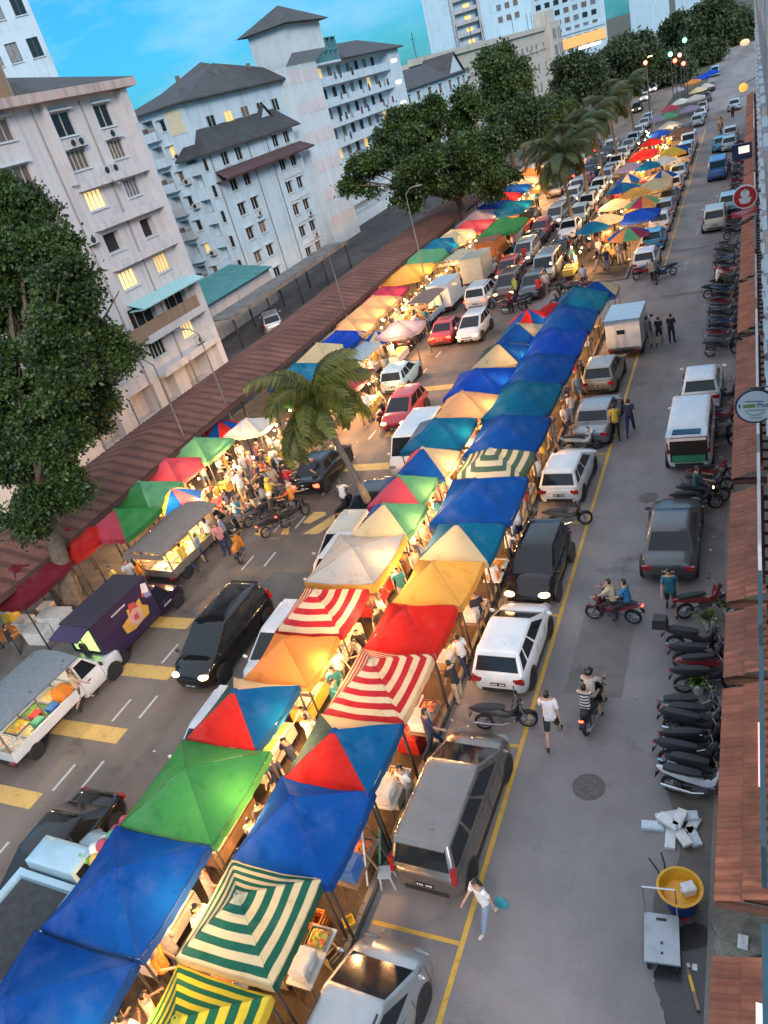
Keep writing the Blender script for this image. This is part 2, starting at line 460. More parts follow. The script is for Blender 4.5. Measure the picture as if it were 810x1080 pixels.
def car_proto(ty, near):
    """(list of mesh parts) shared by every car of that shape; far ones are one mesh."""
    key = (ty, near)
    if key in CARLIB: return CARLIB[key]
    parts = car_parts(SPECS[ty])
    if near:
        CARLIB[key] = [(n, mb.mesh(n, mats, getattr(mb, 'sm', 40)), mats, par) for n, mb, mats, par in parts]
    else:
        big = MB(); mats = []
        for n, mb, ms, par in parts:
            if n in ('rim', 'wiper', 'door_handle'): continue
            idx = []
            for m in ms:
                mm = m
                if mm not in mats: mats.append(mm)
                idx.append(mats.index(mm))
            big_b = len(big.v); big.v.extend(mb.v)
            big.f.extend([tuple(i + big_b for i in f) for f in mb.f]); big.m.extend([idx[i] for i in mb.m])
        CARLIB[key] = [('car', big.mesh('small_car', mats), mats, None)]
    return CARLIB[key]
CAR_NAME = {'hatch': 'hatchback_car', 'sedan': 'saloon_car', 'old_sedan': 'saloon_car', 'mpv': 'people_carrier', 'suv': 'sport_utility_car', 'wagon': 'estate_car', 'van': 'van', 'minivan': 'people_carrier'}
def car(ty, col, x, y, rz, label, cat='car', group=None, near=True, head_on=False, tail_on=False, z=0.0, scale=1.0):
    name = CAR_NAME[ty]; tbl = {PAINT0: col}
    if head_on: tbl[HEADL] = HEAD_ON
    if tail_on: tbl[TAILL] = TAIL_ON
    if near:
        t = empty(name, (x, y, z), rz); last = None
        for n, me, mats, par in car_proto(ty, True):
            o = obj(n, me, last if par else t)
            if not par: last = o
    else:
        t = obj(name, car_proto(ty, False)[0][1], None, (x, y, z), rz)
    recolour(t, tbl)
    if scale != 1: t.scale = (scale,) * 3
    return tag(t, label, cat, group)

# ------------------------------------------------------------------ motorbikes
BIKEP = plain('bike_black_plastic', (.010, .010, .011), .5, scale=9, coat=.0)
def bike_parts():
    out = []
    w0, w1, r = -.60, .62, .275
    for y, nm in ((w0, 'wheel'), (w1, 'wheel')):
        b = MB(); b.lathe([(.20, -.045), (.255, -.045), (.275, -.02), (.275, .02), (.255, .045), (.20, .045)], (0, y, r), 16, 0, 'x', cap=False)
        b.lathe([(.20, .045), (.20, -.045)], (0, y, r), 16, 0, 'x', cap=False)
        out.append((nm, b, [TYRE], None))
        s = MB()
        for q in range(6):
            a = q * PI / 3; s.box((0, y + .1 * math.cos(a), r + .1 * math.sin(a)), (.02, .2, .016), 0, rx=a)
        s.lathe([(.0, -.06), (.05, -.06), (.05, .06), (.0, .06)], (0, y, r), 8, 0, 'x'); s.lathe([(.205, -.03), (.19, 0), (.205, .03)], (0, y, r), 14, 0, 'x', cap=False)
        out.append(('rim', s, [RIM], 'wheel'))
    b = MB()   # bodywork: tail cowl, spine, leg shield, front cowl
    def sec(y, z, w, h): return [Vector((w * a, y, z + h * c)) for a, c in ((-1, -.6), (-.8, .4), (-.35, 1), (.35, 1), (.8, .4), (1, -.6), (.5, -1), (-.5, -1))]
    b.loft([sec(-.93, .79, .035, .035), sec(-.75, .74, .09, .08), sec(-.4, .66, .125, .12), sec(-.1, .56, .11, .10), sec(.12, .46, .08, .08), sec(.3, .52, .07, .1), sec(.43, .72, .06, .1)], 0)
    for sx in (-1, 1):
        b.patch((sx * .05, .36, .28), (sx * .23, .30, .33), (sx * .20, .40, .80), (sx * .05, .47, .86), nu=2, nv=3, off=.0, mi=0)
        b.patch((sx * .23, .312, .33), (sx * .05, .372, .28), (sx * .05, .482, .86), (sx * .20, .412, .80), nu=2, nv=3, off=.0, mi=0)
    b.loft([sec(.40, .84, .09, .06), sec(.50, .88, .10, .085), sec(.57, .86, .06, .05)], 0)
    out.append(('bodywork', b, [BIKEP], None))
    b = MB(); b.loft([[Vector((w * a, y, z + h * c)) for a, c in ((-1, -1), (-.85, .7), (-.4, 1), (.4, 1), (.85, .7), (1, -1))] for y, z, w, h in ((-.78, .82, .08, .03), (-.6, .82, .125, .045), (-.2, .775, .125, .045), (.06, .745, .08, .035))], 0)
    out.append(('seat', b, [SEATM], None))
    b = MB(); b.box((0, .02, .33), (.2, .34, .2), 0); b.cyl((0, .1, .34), (0, .34, .36), .07, .06, 10)
    b.box((0, -.3, .34), (.09, .55, .06), 0); b.cyl((0, -.02, .18), (.2, -.02, .16), .012, n=6); b.cyl((0, -.02, .18), (-.2, -.02, .16), .012, n=6); b.cyl((-.06, -.12, .2), (-.22, -.16, .01), .014, n=6)
    out.append(('engine', b, [ENG], None))
    b = MB(); b.tube([(.11, .1, .24), (.14, -.15, .22), (.15, -.45, .28), (.155, -.85, .38)], [.02, .025, .045, .04], 8)
    out.append(('exhaust', b, [CHROME], None))
    b = MB(); b.tube([(-.07, .62, .28), (-.07, .5, .6), (0, .44, .86)], .022, 6); b.tube([(.07, .62, .28), (.07, .5, .6), (0, .44, .86)], .022, 6)
    out.append(('fork', b, [ENG], None))
    b = MB(); b.tube([(-.33, .30, .99), (-.2, .36, .99), (0, .42, .95), (.2, .36, .99), (.33, .30, .99)], .014, 6)
    for sx in (-1, 1): b.cyl((sx * .24, .34, .99), (sx * .35, .29, .985), .02, n=6, mi=1)
    out.append(('handlebar', b, [ENG, TYRE], None))
    for sx in (-1, 1):
        b = MB(); b.cyl((sx * .22, .35, 1.0), (sx * .27, .36, 1.14), .007, n=5); b.ball((sx * .28, .355, 1.16), 1, 8, 0, (.065, .018, .042)); out.append(('mirror', b, [BLACK], None))
    b = MB(); b.ball((0, .55, .86), 1, 8, 0, (.085, .06, .06)); out.append(('headlight', b, [HEADL], None))
    b = MB(); b.ball((0, -.92, .76), 1, 8, 0, (.07, .04, .04)); out.append(('taillight', b, [TAILL], None))
    b = MB(); 
    for k in range(7):
        a0 = R(20 + k * 20); a1 = R(40 + k * 20)
        b.patch((.055, w1 + .30 * math.cos(a0), r + .30 * math.sin(a0)), (.055, w1 + .30 * math.cos(a1), r + .30 * math.sin(a1)), (-.055, w1 + .30 * math.cos(a1), r + .30 * math.sin(a1)), (-.055, w1 + .30 * math.cos(a0), r + .30 * math.sin(a0)))
    out.append(('mudguard', b, [BIKEP], None))
    b = MB(); b.patch((-.07, -.86, .66), (.07, -.86, .66), (.07, -.96, .50), (-.07, -.96, .50)); b.box((0, -.965, .53), (.16, .008, .10), 1); out.append(('number_plate', b, [BLACK, PLATE], None))
    return out
BIKELIB = {}
def bike_proto(near):
    if near in BIKELIB: return BIKELIB[near]
    parts = bike_parts()
    if near: BIKELIB[near] = [(n, mb.mesh(n, ms), par) for n, mb, ms, par in parts]
    else:
        big = MB(); mats = []
        for n, mb, ms, par in parts:
            idx = []
            for m in ms:
                if m not in mats: mats.append(m)
                idx.append(mats.index(m))
            k = len(big.v); big.v.extend(mb.v); big.f.extend([tuple(i + k for i in f) for f in mb.f]); big.m.extend([idx[i] for i in mb.m])
        BIKELIB[near] = [('motorbike', big.mesh('small_motorbike', mats), None)]
    return BIKELIB[near]
def bike(x, y, rz, label, col=None, near=True, group=None, lean=.09, z=0.0, seat=None, head_on=False, tail_on=False):
    if near:
        t = empty('motorbike', (x, y, z), rz); last = None
        for n, me, par in bike_proto(True):
            o = obj(n, me, last if par else t)
            if not par: last = o
    else:
        t = obj('motorbike', bike_proto(False)[0][1], None, (x, y, z), rz)
    t.rotation_euler = (0, -lean, rz)
    tb = {}
    if col: tb[BIKEP] = col
    if seat: tb[SEATM] = seat
    if head_on: tb[HEADL] = HEAD_ON
    if tail_on: tb[TAILL] = TAIL_ON
    if tb: recolour(t, tb)
    return tag(t, label, 'motorbike', group)
# ------------------------------------------------------------------ people: one skinned body per pose, clothes are shells grown from it
SKIN = plain('skin_tan', (.42, .25, .17), .55, var=.08, scale=9)
HAIR = plain('black_hair', (.012, .010, .010), .45, scale=30)
SHIRT0 = plain('shirt_base', (.5, .5, .5), .8); TROUS0 = plain('trousers_base', (.03, .03, .05), .8)
SHOE = plain('shoe_dark', (.03, .028, .028), .6)
def pose_points(p):
    """Joints of a 1.68 m figure facing +y. p: lean, thigh/knee/shoulder/elbow angles (degrees) per side."""
    J = {}; lean = R(p.get('lean', 2)); hz = p.get('hip', .90)
    pel = Vector((0, 0, hz)); up = Vector((0, math.sin(lean), math.cos(lean)))
    J['pelvis'] = pel; J['waist'] = pel + up * .14; J['chest'] = pel + up * .34; J['neck'] = pel + up * .53
    hl = R(p.get('head', 0)) + lean * .4; hu = Vector((0, math.sin(hl), math.cos(hl)))
    J['neck2'] = J['neck'] + hu * .06; J['head'] = J['neck2'] + hu * .09 + Vector((0, .012, 0)); J['crown'] = J['head'] + hu * .085
    for s, sx in (('l', -1), ('r', 1)):
        t = R(p.get('thigh_' + s, 0)); k = R(p.get('knee_' + s, 0)); sp = R(p.get('spread', 3))
        hip = pel + Vector((sx * .09, 0, -.04)); J['hip_' + s] = hip
        d = Vector((sx * math.sin(sp), math.sin(t), -math.cos(t))).normalized(); J['knee_' + s] = hip + d * .41
        t2 = t - k; d2 = Vector((sx * math.sin(sp) * .3, math.sin(t2), -math.cos(t2))).normalized(); J['ankle_' + s] = J['knee_' + s] + d2 * .39
        ft = t2 + R(p.get('foot_' + s, 0)); J['toe_' + s] = J['ankle_' + s] + Vector((sx * .03, math.cos(ft) * .17, math.sin(ft) * .17 - .035))
        a = R(p.get('arm_' + s, 8)); e = R(p.get('elbow_' + s, 15)); o = R(p.get('out_' + s, 10))
        sh = J['neck'] + Vector((sx * .165, 0, -.045)); J['sh_' + s] = sh
        d = Vector((sx * math.sin(o), math.sin(a), -math.cos(a))).normalized(); J['el_' + s] = sh + d * .28
        a2 = a + e; ins = R(p.get('in_' + s, 0)); d2 = Vector((sx * (math.sin(o) * .5 - math.sin(ins)), math.sin(a2), -math.cos(a2))).normalized(); J['wr_' + s] = J['el_' + s] + d2 * .24
        J['hd_' + s] = J['wr_' + s] + d2 * .07; J['hdir_' + s] = d2
    return J
def make_pose(p, sub=1):
    J = pose_points(p); V = []; E = []; RR = []
    def add(co, r, prev=None):
        V.append(Vector(co)); RR.append(r if hasattr(r, '__len__') else (r, r))
        if prev is not None: E.append((prev, len(V) - 1))
        return len(V) - 1
    pel = add(J['pelvis'], (.150, .105)); wa = add(J['waist'], (.130, .095), pel); ch = add(J['chest'], (.155, .108), wa); nb = add(J['neck'] - Vector((0, 0, .035)), (.10, .07), ch)
    nk = add(J['neck'] + Vector((0, 0, .02)), .05, nb); n2 = add(J['neck2'], .052, nk); hd = add(J['head'], (.076, .092), n2); add(J['crown'], (.058, .07), hd)
    for s, sx in (('l', -1), ('r', 1)):
        h = add(J['hip_' + s], .088, pel); m = add(J['hip_' + s].lerp(J['knee_' + s], .5), .074, h); k = add(J['knee_' + s], .054, m)
        c = add(J['knee_' + s].lerp(J['ankle_' + s], .35), .054, k); a = add(J['ankle_' + s], .035, c); add(J['toe_' + s], (.042, .026), a)
        sh = add(J['sh_' + s], .058, nb); um = add(J['sh_' + s].lerp(J['el_' + s], .5), .045, sh); el = add(J['el_' + s], .036, um); wr = add(J['wr_' + s], .026, el); pm = add(J['hd_' + s], (.036, .016), wr)
        d = J['hdir_' + s]; side = d.cross(Vector((sx, 0, 0))); side = side.normalized() if side.length > .1 else Vector((0, 1, 0)); inn = Vector((-sx, 0, 0)); inn = (inn - d * inn.dot(d)).normalized()
        for q, (o, ln) in enumerate(((-.027, .058), (-.009, .068), (.009, .064), (.027, .05))):
            b = add(J['hd_' + s] + d * .03 + side * o, .0085, pm); f = add(J['hd_' + s] + d * (.03 + ln * .55) + side * o + inn * .008, .008, b); add(J['hd_' + s] + d * (.03 + ln * .85) + side * o + inn * .03, .007, f)
        b = add(J['wr_' + s] + d * .03 - side * .03 + inn * .012, .010, wr); add(J['wr_' + s] + d * .065 - side * .052 + inn * .02, .0085, b)
    me = bpy.data.meshes.new('tmp'); me.from_pydata(V, E, []); o = bpy.data.objects.new('tmp', me); COL.objects.link(o)
    mod = o.modifiers.new('s', 'SKIN'); mod.use_smooth_shade = True
    for i, sv in enumerate(me.skin_vertices[0].data): sv.radius = RR[i]; sv.use_root = (i == 0)
    if sub: o.modifiers.new('d', 'SUBSURF').levels = 1
    dg = bpy.context.evaluated_depsgraph_get(); dg.update()
    m2 = bpy.data.meshes.new_from_object(o.evaluated_get(dg))
    bpy.data.objects.remove(o)
    vs = [v.co.copy() for v in m2.vertices]; nr = [v.normal.copy() for v in m2.vertices]; fs = [tuple(f.vertices) for f in m2.polygons]
    bones = {'torso': [('pelvis', 'waist'), ('waist', 'chest'), ('chest', 'neck')], 'head': [('neck2', 'head'), ('head', 'crown')], 'neck': [('neck', 'neck2')]}
    for s in 'lr':
        bones['thigh_' + s] = [('hip_' + s, 'knee_' + s)]; bones['shin_' + s] = [('knee_' + s, 'ankle_' + s)]; bones['foot_' + s] = [('ankle_' + s, 'toe_' + s)]
        bones['uarm_' + s] = [('sh_' + s, 'el_' + s)]; bones['farm_' + s] = [('el_' + s, 'wr_' + s)]; bones['hand_' + s] = [('wr_' + s, 'hd_' + s)]
    rad = {'torso': .13, 'head': .085, 'neck': .05, 'thigh': .075, 'shin': .045, 'foot': .035, 'uarm': .045, 'farm': .03, 'hand': .03}
    def near(c):
        best = (9, None, 0)
        for k, segs in bones.items():
            for a, b in segs:
                A, B = J[a], J[b]; d = B - A; u = max(0, min(1, (c - A).dot(d) / d.length_squared))
                q = (c - (A + d * u)).length - rad[k.split('_')[0]]
                if q < best[0]: best = (q, k, u)
        return best[1], best[2]
    reg = []
    for f in fs:
        c = sum((vs[i] for i in f), Vector()) / len(f); k, u = near(c); reg.append((k, u, c))
    def shell(test, off):
        mb = MB(); mp = {}
        for f, (k, u, c) in zip(fs, reg):
            if not test(k, u, c): continue
            idx = []
            for i in f:
                if i not in mp: mp[i] = len(mb.v); mb.v.append(tuple(vs[i] + nr[i] * off))
                idx.append(mp[i])
            mb.f.append(tuple(idx)); mb.m.append(0)
        return mb
    K = lambda k: k.split('_')[0]
    hipz = J['pelvis'].z
    body = MB(); body.v = [tuple(v) for v in vs]; body.f = list(fs); body.m = [0] * len(fs)
    hc = J['head']; fw = Vector((0, 1, 0))
    body.ball(hc + Vector((0, .098, -.012)), 1, 6, 0, (.013, .016, .022))
    for sx in (-1, 1):
        body.ball(hc + Vector((sx * .08, 0, -.005)), 1, 6, 0, (.012, .022, .032)); body.ball(hc + Vector((sx * .03, .083, .012)), 1, 6, 1, (.012, .010, .007))
    body.ball(hc + Vector((0, .087, -.045)), 1, 6, 2, (.022, .008, .006))
    res = {'body': body, 'shirt': shell(lambda k, u, c: (k == 'torso' and c.z > hipz - .12 and (u < .92 or c.z < J['neck'].z - .02)) or (K(k) == 'uarm' and u < .72), .017),
           'trousers': shell(lambda k, u, c: (k == 'torso' and c.z < hipz + .09) or K(k) == 'thigh' or (K(k) == 'shin' and u < .93), .012),
           'shorts': shell(lambda k, u, c: (k == 'torso' and c.z < hipz + .09) or (K(k) == 'thigh' and u < .85), .014),
           'shoes': shell(lambda k, u, c: K(k) == 'foot' or (K(k) == 'shin' and u > .96), .010),
           'hair': shell(lambda k, u, c: k in ('head', 'neck') and (c.z > hc.z + .045 or (c.y < hc.y - .01 and c.z > hc.z - .075)), .016)}
    lh = shell(lambda k, u, c: k in ('head', 'neck') and (c.z > hc.z + .045 or (c.y < hc.y - .0 and c.z > hc.z - .085)), .020)
    lh.loft([[Vector((hc.x + w * math.cos(a), hc.y - .075 - dy + d * math.sin(a), hc.z + z)) for a in [2 * PI * i / 8 for i in range(8)]] for z, w, d, dy in ((.02, .075, .03, 0), (-.1, .085, .04, .02), (-.22, .075, .035, .03), (-.29, .04, .02, .03))])
    res['long_hair'] = lh
    hm = MB(); hm.ball(hc + Vector((0, -.005, .03)), .128, 12, 0, (.95, 1.08, .95)); res['helmet'] = hm
    vz = MB(); vz.patch(hc + Vector((.10, .11, -.03)), hc + Vector((-.10, .11, -.03)), hc + Vector((-.10, .115, .05)), hc + Vector((.10, .115, .05)), nu=3, nv=1); res['visor'] = vz
    return res, J
EYE = plain('eye_dark', (.02, .015, .012), .3); LIP = plain('lip_skin', (.30, .12, .10), .5)
POSES = {
    'stand': dict(arm_l=4, arm_r=10, elbow_r=50, in_r=25, lean=3, thigh_r=3),
    'stand_b': dict(arm_l=18, elbow_l=75, arm_r=14, elbow_r=70, in_l=25, in_r=25, lean=6, head=14, thigh_l=5, knee_l=6),
    'reach': dict(arm_l=6, arm_r=55, elbow_r=20, lean=10, head=10, thigh_l=-4, thigh_r=6),
    'walk': dict(thigh_l=26, knee_l=8, thigh_r=-14, knee_r=26, foot_r=-25, arm_l=-20, elbow_l=18, arm_r=24, elbow_r=25, lean=4, hip=.885),
    'walk_b': dict(thigh_r=22, knee_r=4, thigh_l=-20, knee_l=16, foot_l=-25, arm_r=-16, elbow_r=12, arm_l=22, elbow_l=35, lean=4, hip=.885),
    'ride': dict(hip=.84, thigh_l=72, knee_l=78, thigh_r=72, knee_r=78, spread=14, arm_l=48, elbow_l=22, arm_r=48, elbow_r=22, out_l=14, out_r=14, lean=10),
    'pillion': dict(hip=.88, thigh_l=70, knee_l=82, thigh_r=70, knee_r=82, spread=20, arm_l=30, elbow_l=50, arm_r=30, elbow_r=50, lean=6),
    'sit': dict(hip=.46, thigh_l=84, knee_l=84, thigh_r=84, knee_r=84, spread=6, arm_l=25, elbow_l=50, arm_r=25, elbow_r=50, lean=5),
}
PL = {}
def pose_lib(pn, near):
    if (pn, near) not in PL: PL[pn, near] = (make_pose(POSES[pn], 1 if near else 0), {})
    return PL[pn, near]
SM = {}
def cloth(c):
    key = tuple(round(x, 3) for x in c)
    if key not in SM: SM[key] = plain('cloth_%d' % len(SM), c, .85, var=.22, scale=14)
    return SM[key]
def person(x, y, rz, label, pose='stand', shirt=(.6, .6, .6), legs=(.03, .03, .05), wear='trousers', hair='hair', near=False, z=0.0, s=1.0, group=None, shoe=None, helmet=None):
    (res, J), cache = pose_lib(pose, near)
    bare = pose in ('stand', 'walk')  # lowest toe on the ground
    low = min(J['toe_l'].z, J['toe_r'].z) - .03 if pose not in ('ride', 'pillion', 'sit') else 0
    z0 = z - low * s
    if near:
        def mesh(k, mats):
            if k not in cache: cache[k] = res[k].mesh(k, mats, 180)
            return cache[k]
        t = obj('person', mesh('body', [SKIN, EYE, LIP]), None, (x, y, z0), rz); t.scale = (s, s, s)
        o = obj('shirt', mesh('shirt', [SHIRT0]), t); slot(o, 0, cloth(shirt))
        o = obj(wear, mesh(wear, [TROUS0]), t); slot(o, 0, cloth(legs))
        o = obj('shoes', mesh('shoes', [SHOE]), t)
        if shoe: slot(o, 0, cloth(shoe))
        if helmet:
            o = obj('helmet', mesh('helmet', [BLACK]), t); slot(o, 0, paint('helmet%s' % (helmet,), helmet)); obj('visor', mesh('visor', [GLASS]), t)
        else: obj(hair, mesh(hair, [HAIR]), t)
    else:
        key = ('far', wear, hair, bool(helmet))
        if key not in cache:
            big = MB()
            for k, mi in (('body', 0), ('shirt', 1), (wear, 2), ('helmet' if helmet else hair, 3), ('shoes', 4)):
                mb = res[k]; b = len(big.v); big.v.extend(mb.v); big.f.extend([tuple(i + b for i in f) for f in mb.f]); big.m.extend([mi] * len(mb.f))
            cache[key] = big.mesh('small_figure', [SKIN, SHIRT0, TROUS0, HAIR, SHOE], 180)
        t = obj('person', cache[key], None, (x, y, z0), rz); t.scale = (s, s, s)
        slot(t, 1, cloth(shirt)); slot(t, 2, cloth(legs))
        if helmet: slot(t, 3, cloth(helmet))
    return tag(t, label, 'person', group)
# ------------------------------------------------------------------ canopies, umbrellas, tables, goods
POLE = plain('painted_steel_pole', (.06, .06, .065), .5, .4, scale=14)
POLEW = plain('grey_steel_pole', (.20, .18, .165), .5, .2, scale=14)
C = dict(blue=(.004, .075, .36), blue2=(.004, .10, .30), bright=(.004, .065, .50), teal=(.004, .13, .29), red=(.55, .022, .016), orange=(.72, .27, .07), cream=(.66, .55, .33), green=(.05, .27, .075),
         dgreen=(.02, .085, .085), pink=(.50, .07, .11), yellow=(.70, .47, .06), amber=(.74, .42, .09), lgreen=(.13, .40, .20), grey=(.50, .50, .47), magenta=(.32, .03, .09), peach=(.70, .42, .22),
         white=(.72, .70, .66), maroon=(.20, .02, .035), lav=(.34, .30, .42), brown=(.20, .12, .09))
def FAB(n): return fabric(n, C[n], .30)
def canopy_mesh(hx, hy, ez, az, panels, seed=0, sagk=1.0, n=16):
    """Square pyramid of cloth; four panels (front, right, back, left); ridges over the roof poles, sagging between."""
    r_ = random.Random(seed); mb = MB(); kk = [r_.uniform(.05, .13) * sagk for _ in range(4)]; ph = r_.uniform(0, 6)
    def z(u, v, q):
        m = max(abs(u), abs(v)); s = (min(abs(u), abs(v)) / m) if m > 1e-6 else 1
        zz = ez + (az - ez) * (1 - m) ** .93
        zz -= kk[q] * (1 - s * s) * math.sin(PI * min(1, m * .93 + .07) * .62) * 1.15
        a_ = math.atan2(abs(v) - 1.15, abs(u) - 1.15)          # folds that run in from the corners
        zz += .016 * math.sin(15 * a_ + ph + q) * s * s * m + .010 * math.sin(31 * a_ + 2 * ph) * s * m
        return zz + .012 * math.sin(7 * u + 3 * v + ph) * m
    for q, (du, dv, eu, ev) in enumerate(((0, -1, 1, 0), (1, 0, 0, 1), (0, 1, -1, 0), (-1, 0, 0, -1))):
        vs = []
        for j in range(n + 1):
            m = j / n
            for i in range(n + 1):
                s = -1 + 2 * i / n; u = du * m + eu * s * m; v = dv * m + ev * s * m
                vs.append((u * hx, v * hy, z(u, v, q)))
        fs = [(j * (n + 1) + i, (j + 1) * (n + 1) + i, (j + 1) * (n + 1) + i + 1, j * (n + 1) + i + 1) for j in range(n) for i in range(n)]
        mb.add(vs, fs, panels[q])
    return mb
def valance_mesh(hx, hy, ez, drop, panels, seed=0, sagk=1.0, n=16):
    r_ = random.Random(seed); mb = MB(); kk = [r_.uniform(.05, .13) * sagk for _ in range(4)]; ph = r_.uniform(0, 6)
    for q, (du, dv, eu, ev) in enumerate(((0, -1, 1, 0), (1, 0, 0, 1), (0, 1, -1, 0), (-1, 0, 0, -1))):
        vs = []
        for i in range(n + 1):
            s = -1 + 2 * i / n; u = du + eu * s; v = dv + ev * s
            zz = ez - kk[q] * (1 - s * s) * math.sin(PI * .62) * 1.15 + .012 * math.sin(7 * u + 3 * v + ph)
            k = 1.004; vs += [(u * hx * k, v * hy * k, zz + .004), (u * hx * 1.012, v * hy * 1.012, zz - drop - .02 * math.sin(i * 2.3))]
        fs = [(2 * i, 2 * i + 1, 2 * i + 3, 2 * i + 2) for i in range(n)]
        mb.add(vs, fs, panels[q])
    return mb
LEGLIB = {}
CANOPIES = []
def canopy(x, y, hx, hy, ez, az, cols, label, ref, rz=0.0, stripe=None, z0=0.0, group=None, drop=.20, legs=True, seed=None, vcol=None, tiltx=0.0):
    """cols: one colour name, or four for the front, right, back and left panels."""
    seed = int(abs(x * 31 + y * 17) * 10) if seed is None else seed; rv = random.Random(seed + 5)
    rz += rv.uniform(-.03, .03); az += rv.uniform(-.10, .10); ez += rv.uniform(-.05, .05); t = empty('market_canopy', (x, y, z0), rz)
    if stripe: mats = [stripe]; pn = [0] * 4
    elif isinstance(cols, str): mats = [FAB(cols)]; pn = [0] * 4
    else:
        mats = []; pn = []
        for c in cols:
            m = FAB(c)
            if m not in mats: mats.append(m)
            pn.append(mats.index(m))
    o = canopy_mesh(hx, hy, ez - z0, az - z0, pn, seed).build('canopy_cloth', mats, t, 180 if len(mats) == 1 else 60)
    bm = bmesh.new(); bm.from_mesh(o.data); bmesh.ops.remove_doubles(bm, verts=bm.verts, dist=.002)
    for e in bm.edges: e.smooth = not (len(e.link_faces) == 2 and e.calc_face_angle(0) > R(16))
    bm.to_mesh(o.data); bm.free()
    cp = MB(); cp.loft([[Vector((.11 * a, .11 * b, az - z0 - .035)) for a, b in ((1, 0), (.7, .7), (0, 1), (-.7, .7), (-1, 0), (-.7, -.7), (0, -1), (.7, -.7))], [Vector((.05 * a, .05 * b, az - z0 + .02)) for a, b in ((1, 0), (.7, .7), (0, 1), (-.7, .7), (-1, 0), (-.7, -.7), (0, -1), (.7, -.7))]]); cp.build('peak_cap', [mats[pn[1]]], t)
    v = valance_mesh(hx, hy, ez - z0, drop, pn if vcol is None else [0] * 4, seed).build('valance', mats if vcol is None else [FAB(vcol)], t, 60)
    if legs:
        key = round(ez - z0, 2)
        if key not in LEGLIB:
            b = MB(); b.box((0, 0, (ez - z0) / 2 - .02), (.045, .045, ez - z0 - .04)); b.box((0, 0, .01), (.12, .12, .02)); LEGLIB[key] = b.mesh('leg', [POLE])
        for sx in (-1, 1):
            for sy in (-1, 1): obj('leg', LEGLIB[key], t, (sx * (hx - .06), sy * (hy - .06), 0))
        fr = MB()
        for sx in (-1, 1):
            fr.cyl((sx * (hx - .06), -hy + .06, ez - z0 - .24), (sx * (hx - .06), hy - .06, ez - z0 - .24), .014, n=5); fr.cyl((-hx + .06, sx * (hy - .06), ez - z0 - .24), (hx - .06, sx * (hy - .06), ez - z0 - .24), .014, n=5)
        fr.build('roof_frame', [POLE], t)
    CANOPIES.append((x, y, ref))
    return tag(t, label, 'canopy', group)
def umbrella(x, y, r, ez, az, cols, label, ref=None, z0=0.0, group=None, tilt=0.0, near=True, n=8):
    t = empty('market_umbrella', (x, y, z0), rnd.uniform(0, 1))
    t.rotation_euler = (tilt, tilt * .5, t.rotation_euler.z)
    mb = MB(); mats = [FAB(c) for c in dict.fromkeys(cols)]; names = list(dict.fromkeys(cols))
    for k in range(n):
        a0, a1 = 2 * PI * k / n, 2 * PI * (k + 1) / n; vs = []
        for j in range(6):
            m = j / 5; zz = az - z0 - (az - ez) * (m ** 1.35)
            for i in range(4):
                s = i / 3; a = a0 + (a1 - a0) * s; sag = .10 * m * math.sin(PI * s) * .6; rr = r * m * (1 - .06 * math.sin(PI * s) * m)
                vs.append((rr * math.cos(a), rr * math.sin(a), zz - sag * .5))
        mb.add(vs, [(j * 4 + i, (j + 1) * 4 + i, (j + 1) * 4 + i + 1, j * 4 + i + 1) for j in range(5) for i in range(3)], names.index(cols[k % len(cols)]))
    mb.build('umbrella_cloth', mats, t, 30)
    p = MB(); p.cyl((0, 0, 0), (0, 0, az - z0 + .08), .022, n=6); p.lathe([(.22, 0), (.22, .06), (.05, .09)], n=10); p.build('pole', [POLEW], t)
    CANOPIES.append((x, y, ref or label))
    return tag(t, label, 'umbrella', group)
TOPW = plain('white_plastic', (.62, .61, .58), .45, scale=8); WOOD = plain('worn_wood', (.26, .17, .10), .7, scale=12); STEEL = plain('stainless_steel', (.5, .5, .5), .3, .9, scale=12)
def foodmat(name, stops, scale=26):
    m, t, b = nt(name); V = N(t, 'ShaderNodeTexCoord').outputs['Object']
    vo = N(t, 'ShaderNodeTexVoronoi'); vo.inputs['Scale'].default_value = scale; t.links.new(V, vo.inputs['Vector'])
    sp = N(t, 'ShaderNodeSeparateColor'); t.links.new(vo.outputs['Color'], sp.inputs[0])
    t.links.new(ramp(t, sp.outputs[0], stops), b.inputs['Base Color']); b.inputs['Roughness'].default_value = .45
    bump(t, b, vo.outputs['Distance'], .6, .03)
    return m
FOODS = {'fried snacks': foodmat('fried_snacks', [(0, (.45, .20, .05)), (.5, (.62, .33, .08)), (1, (.35, .13, .04))]), 'red meat skewers': foodmat('skewers', [(0, (.40, .07, .03)), (.5, (.55, .16, .05)), (1, (.25, .06, .03))]),
         'green vegetables': foodmat('greens', [(0, (.06, .22, .04)), (.5, (.16, .34, .06)), (1, (.4, .42, .14))]), 'yellow rice dishes': foodmat('rice', [(0, (.65, .45, .12)), (.5, (.7, .55, .3)), (1, (.6, .3, .08))]),
         'bright fruit': foodmat('fruit', [(0, (.6, .12, .03)), (.35, (.65, .42, .04)), (.7, (.2, .4, .06)), (1, (.55, .04, .06))], 14), 'white packets': foodmat('packets', [(0, (.7, .68, .62)), (.6, (.6, .5, .4)), (1, (.65, .2, .12))], 12)}
CLOTHM = {k: plain('table_cloth_' + k, v, .8, scale=9) for k, v in dict(white=(.66, .62, .55), orange=(.6, .22, .06), red=(.45, .03, .03), yellow=(.65, .45, .08), brown=(.22, .13, .08), blue=(.05, .15, .35)).items()}
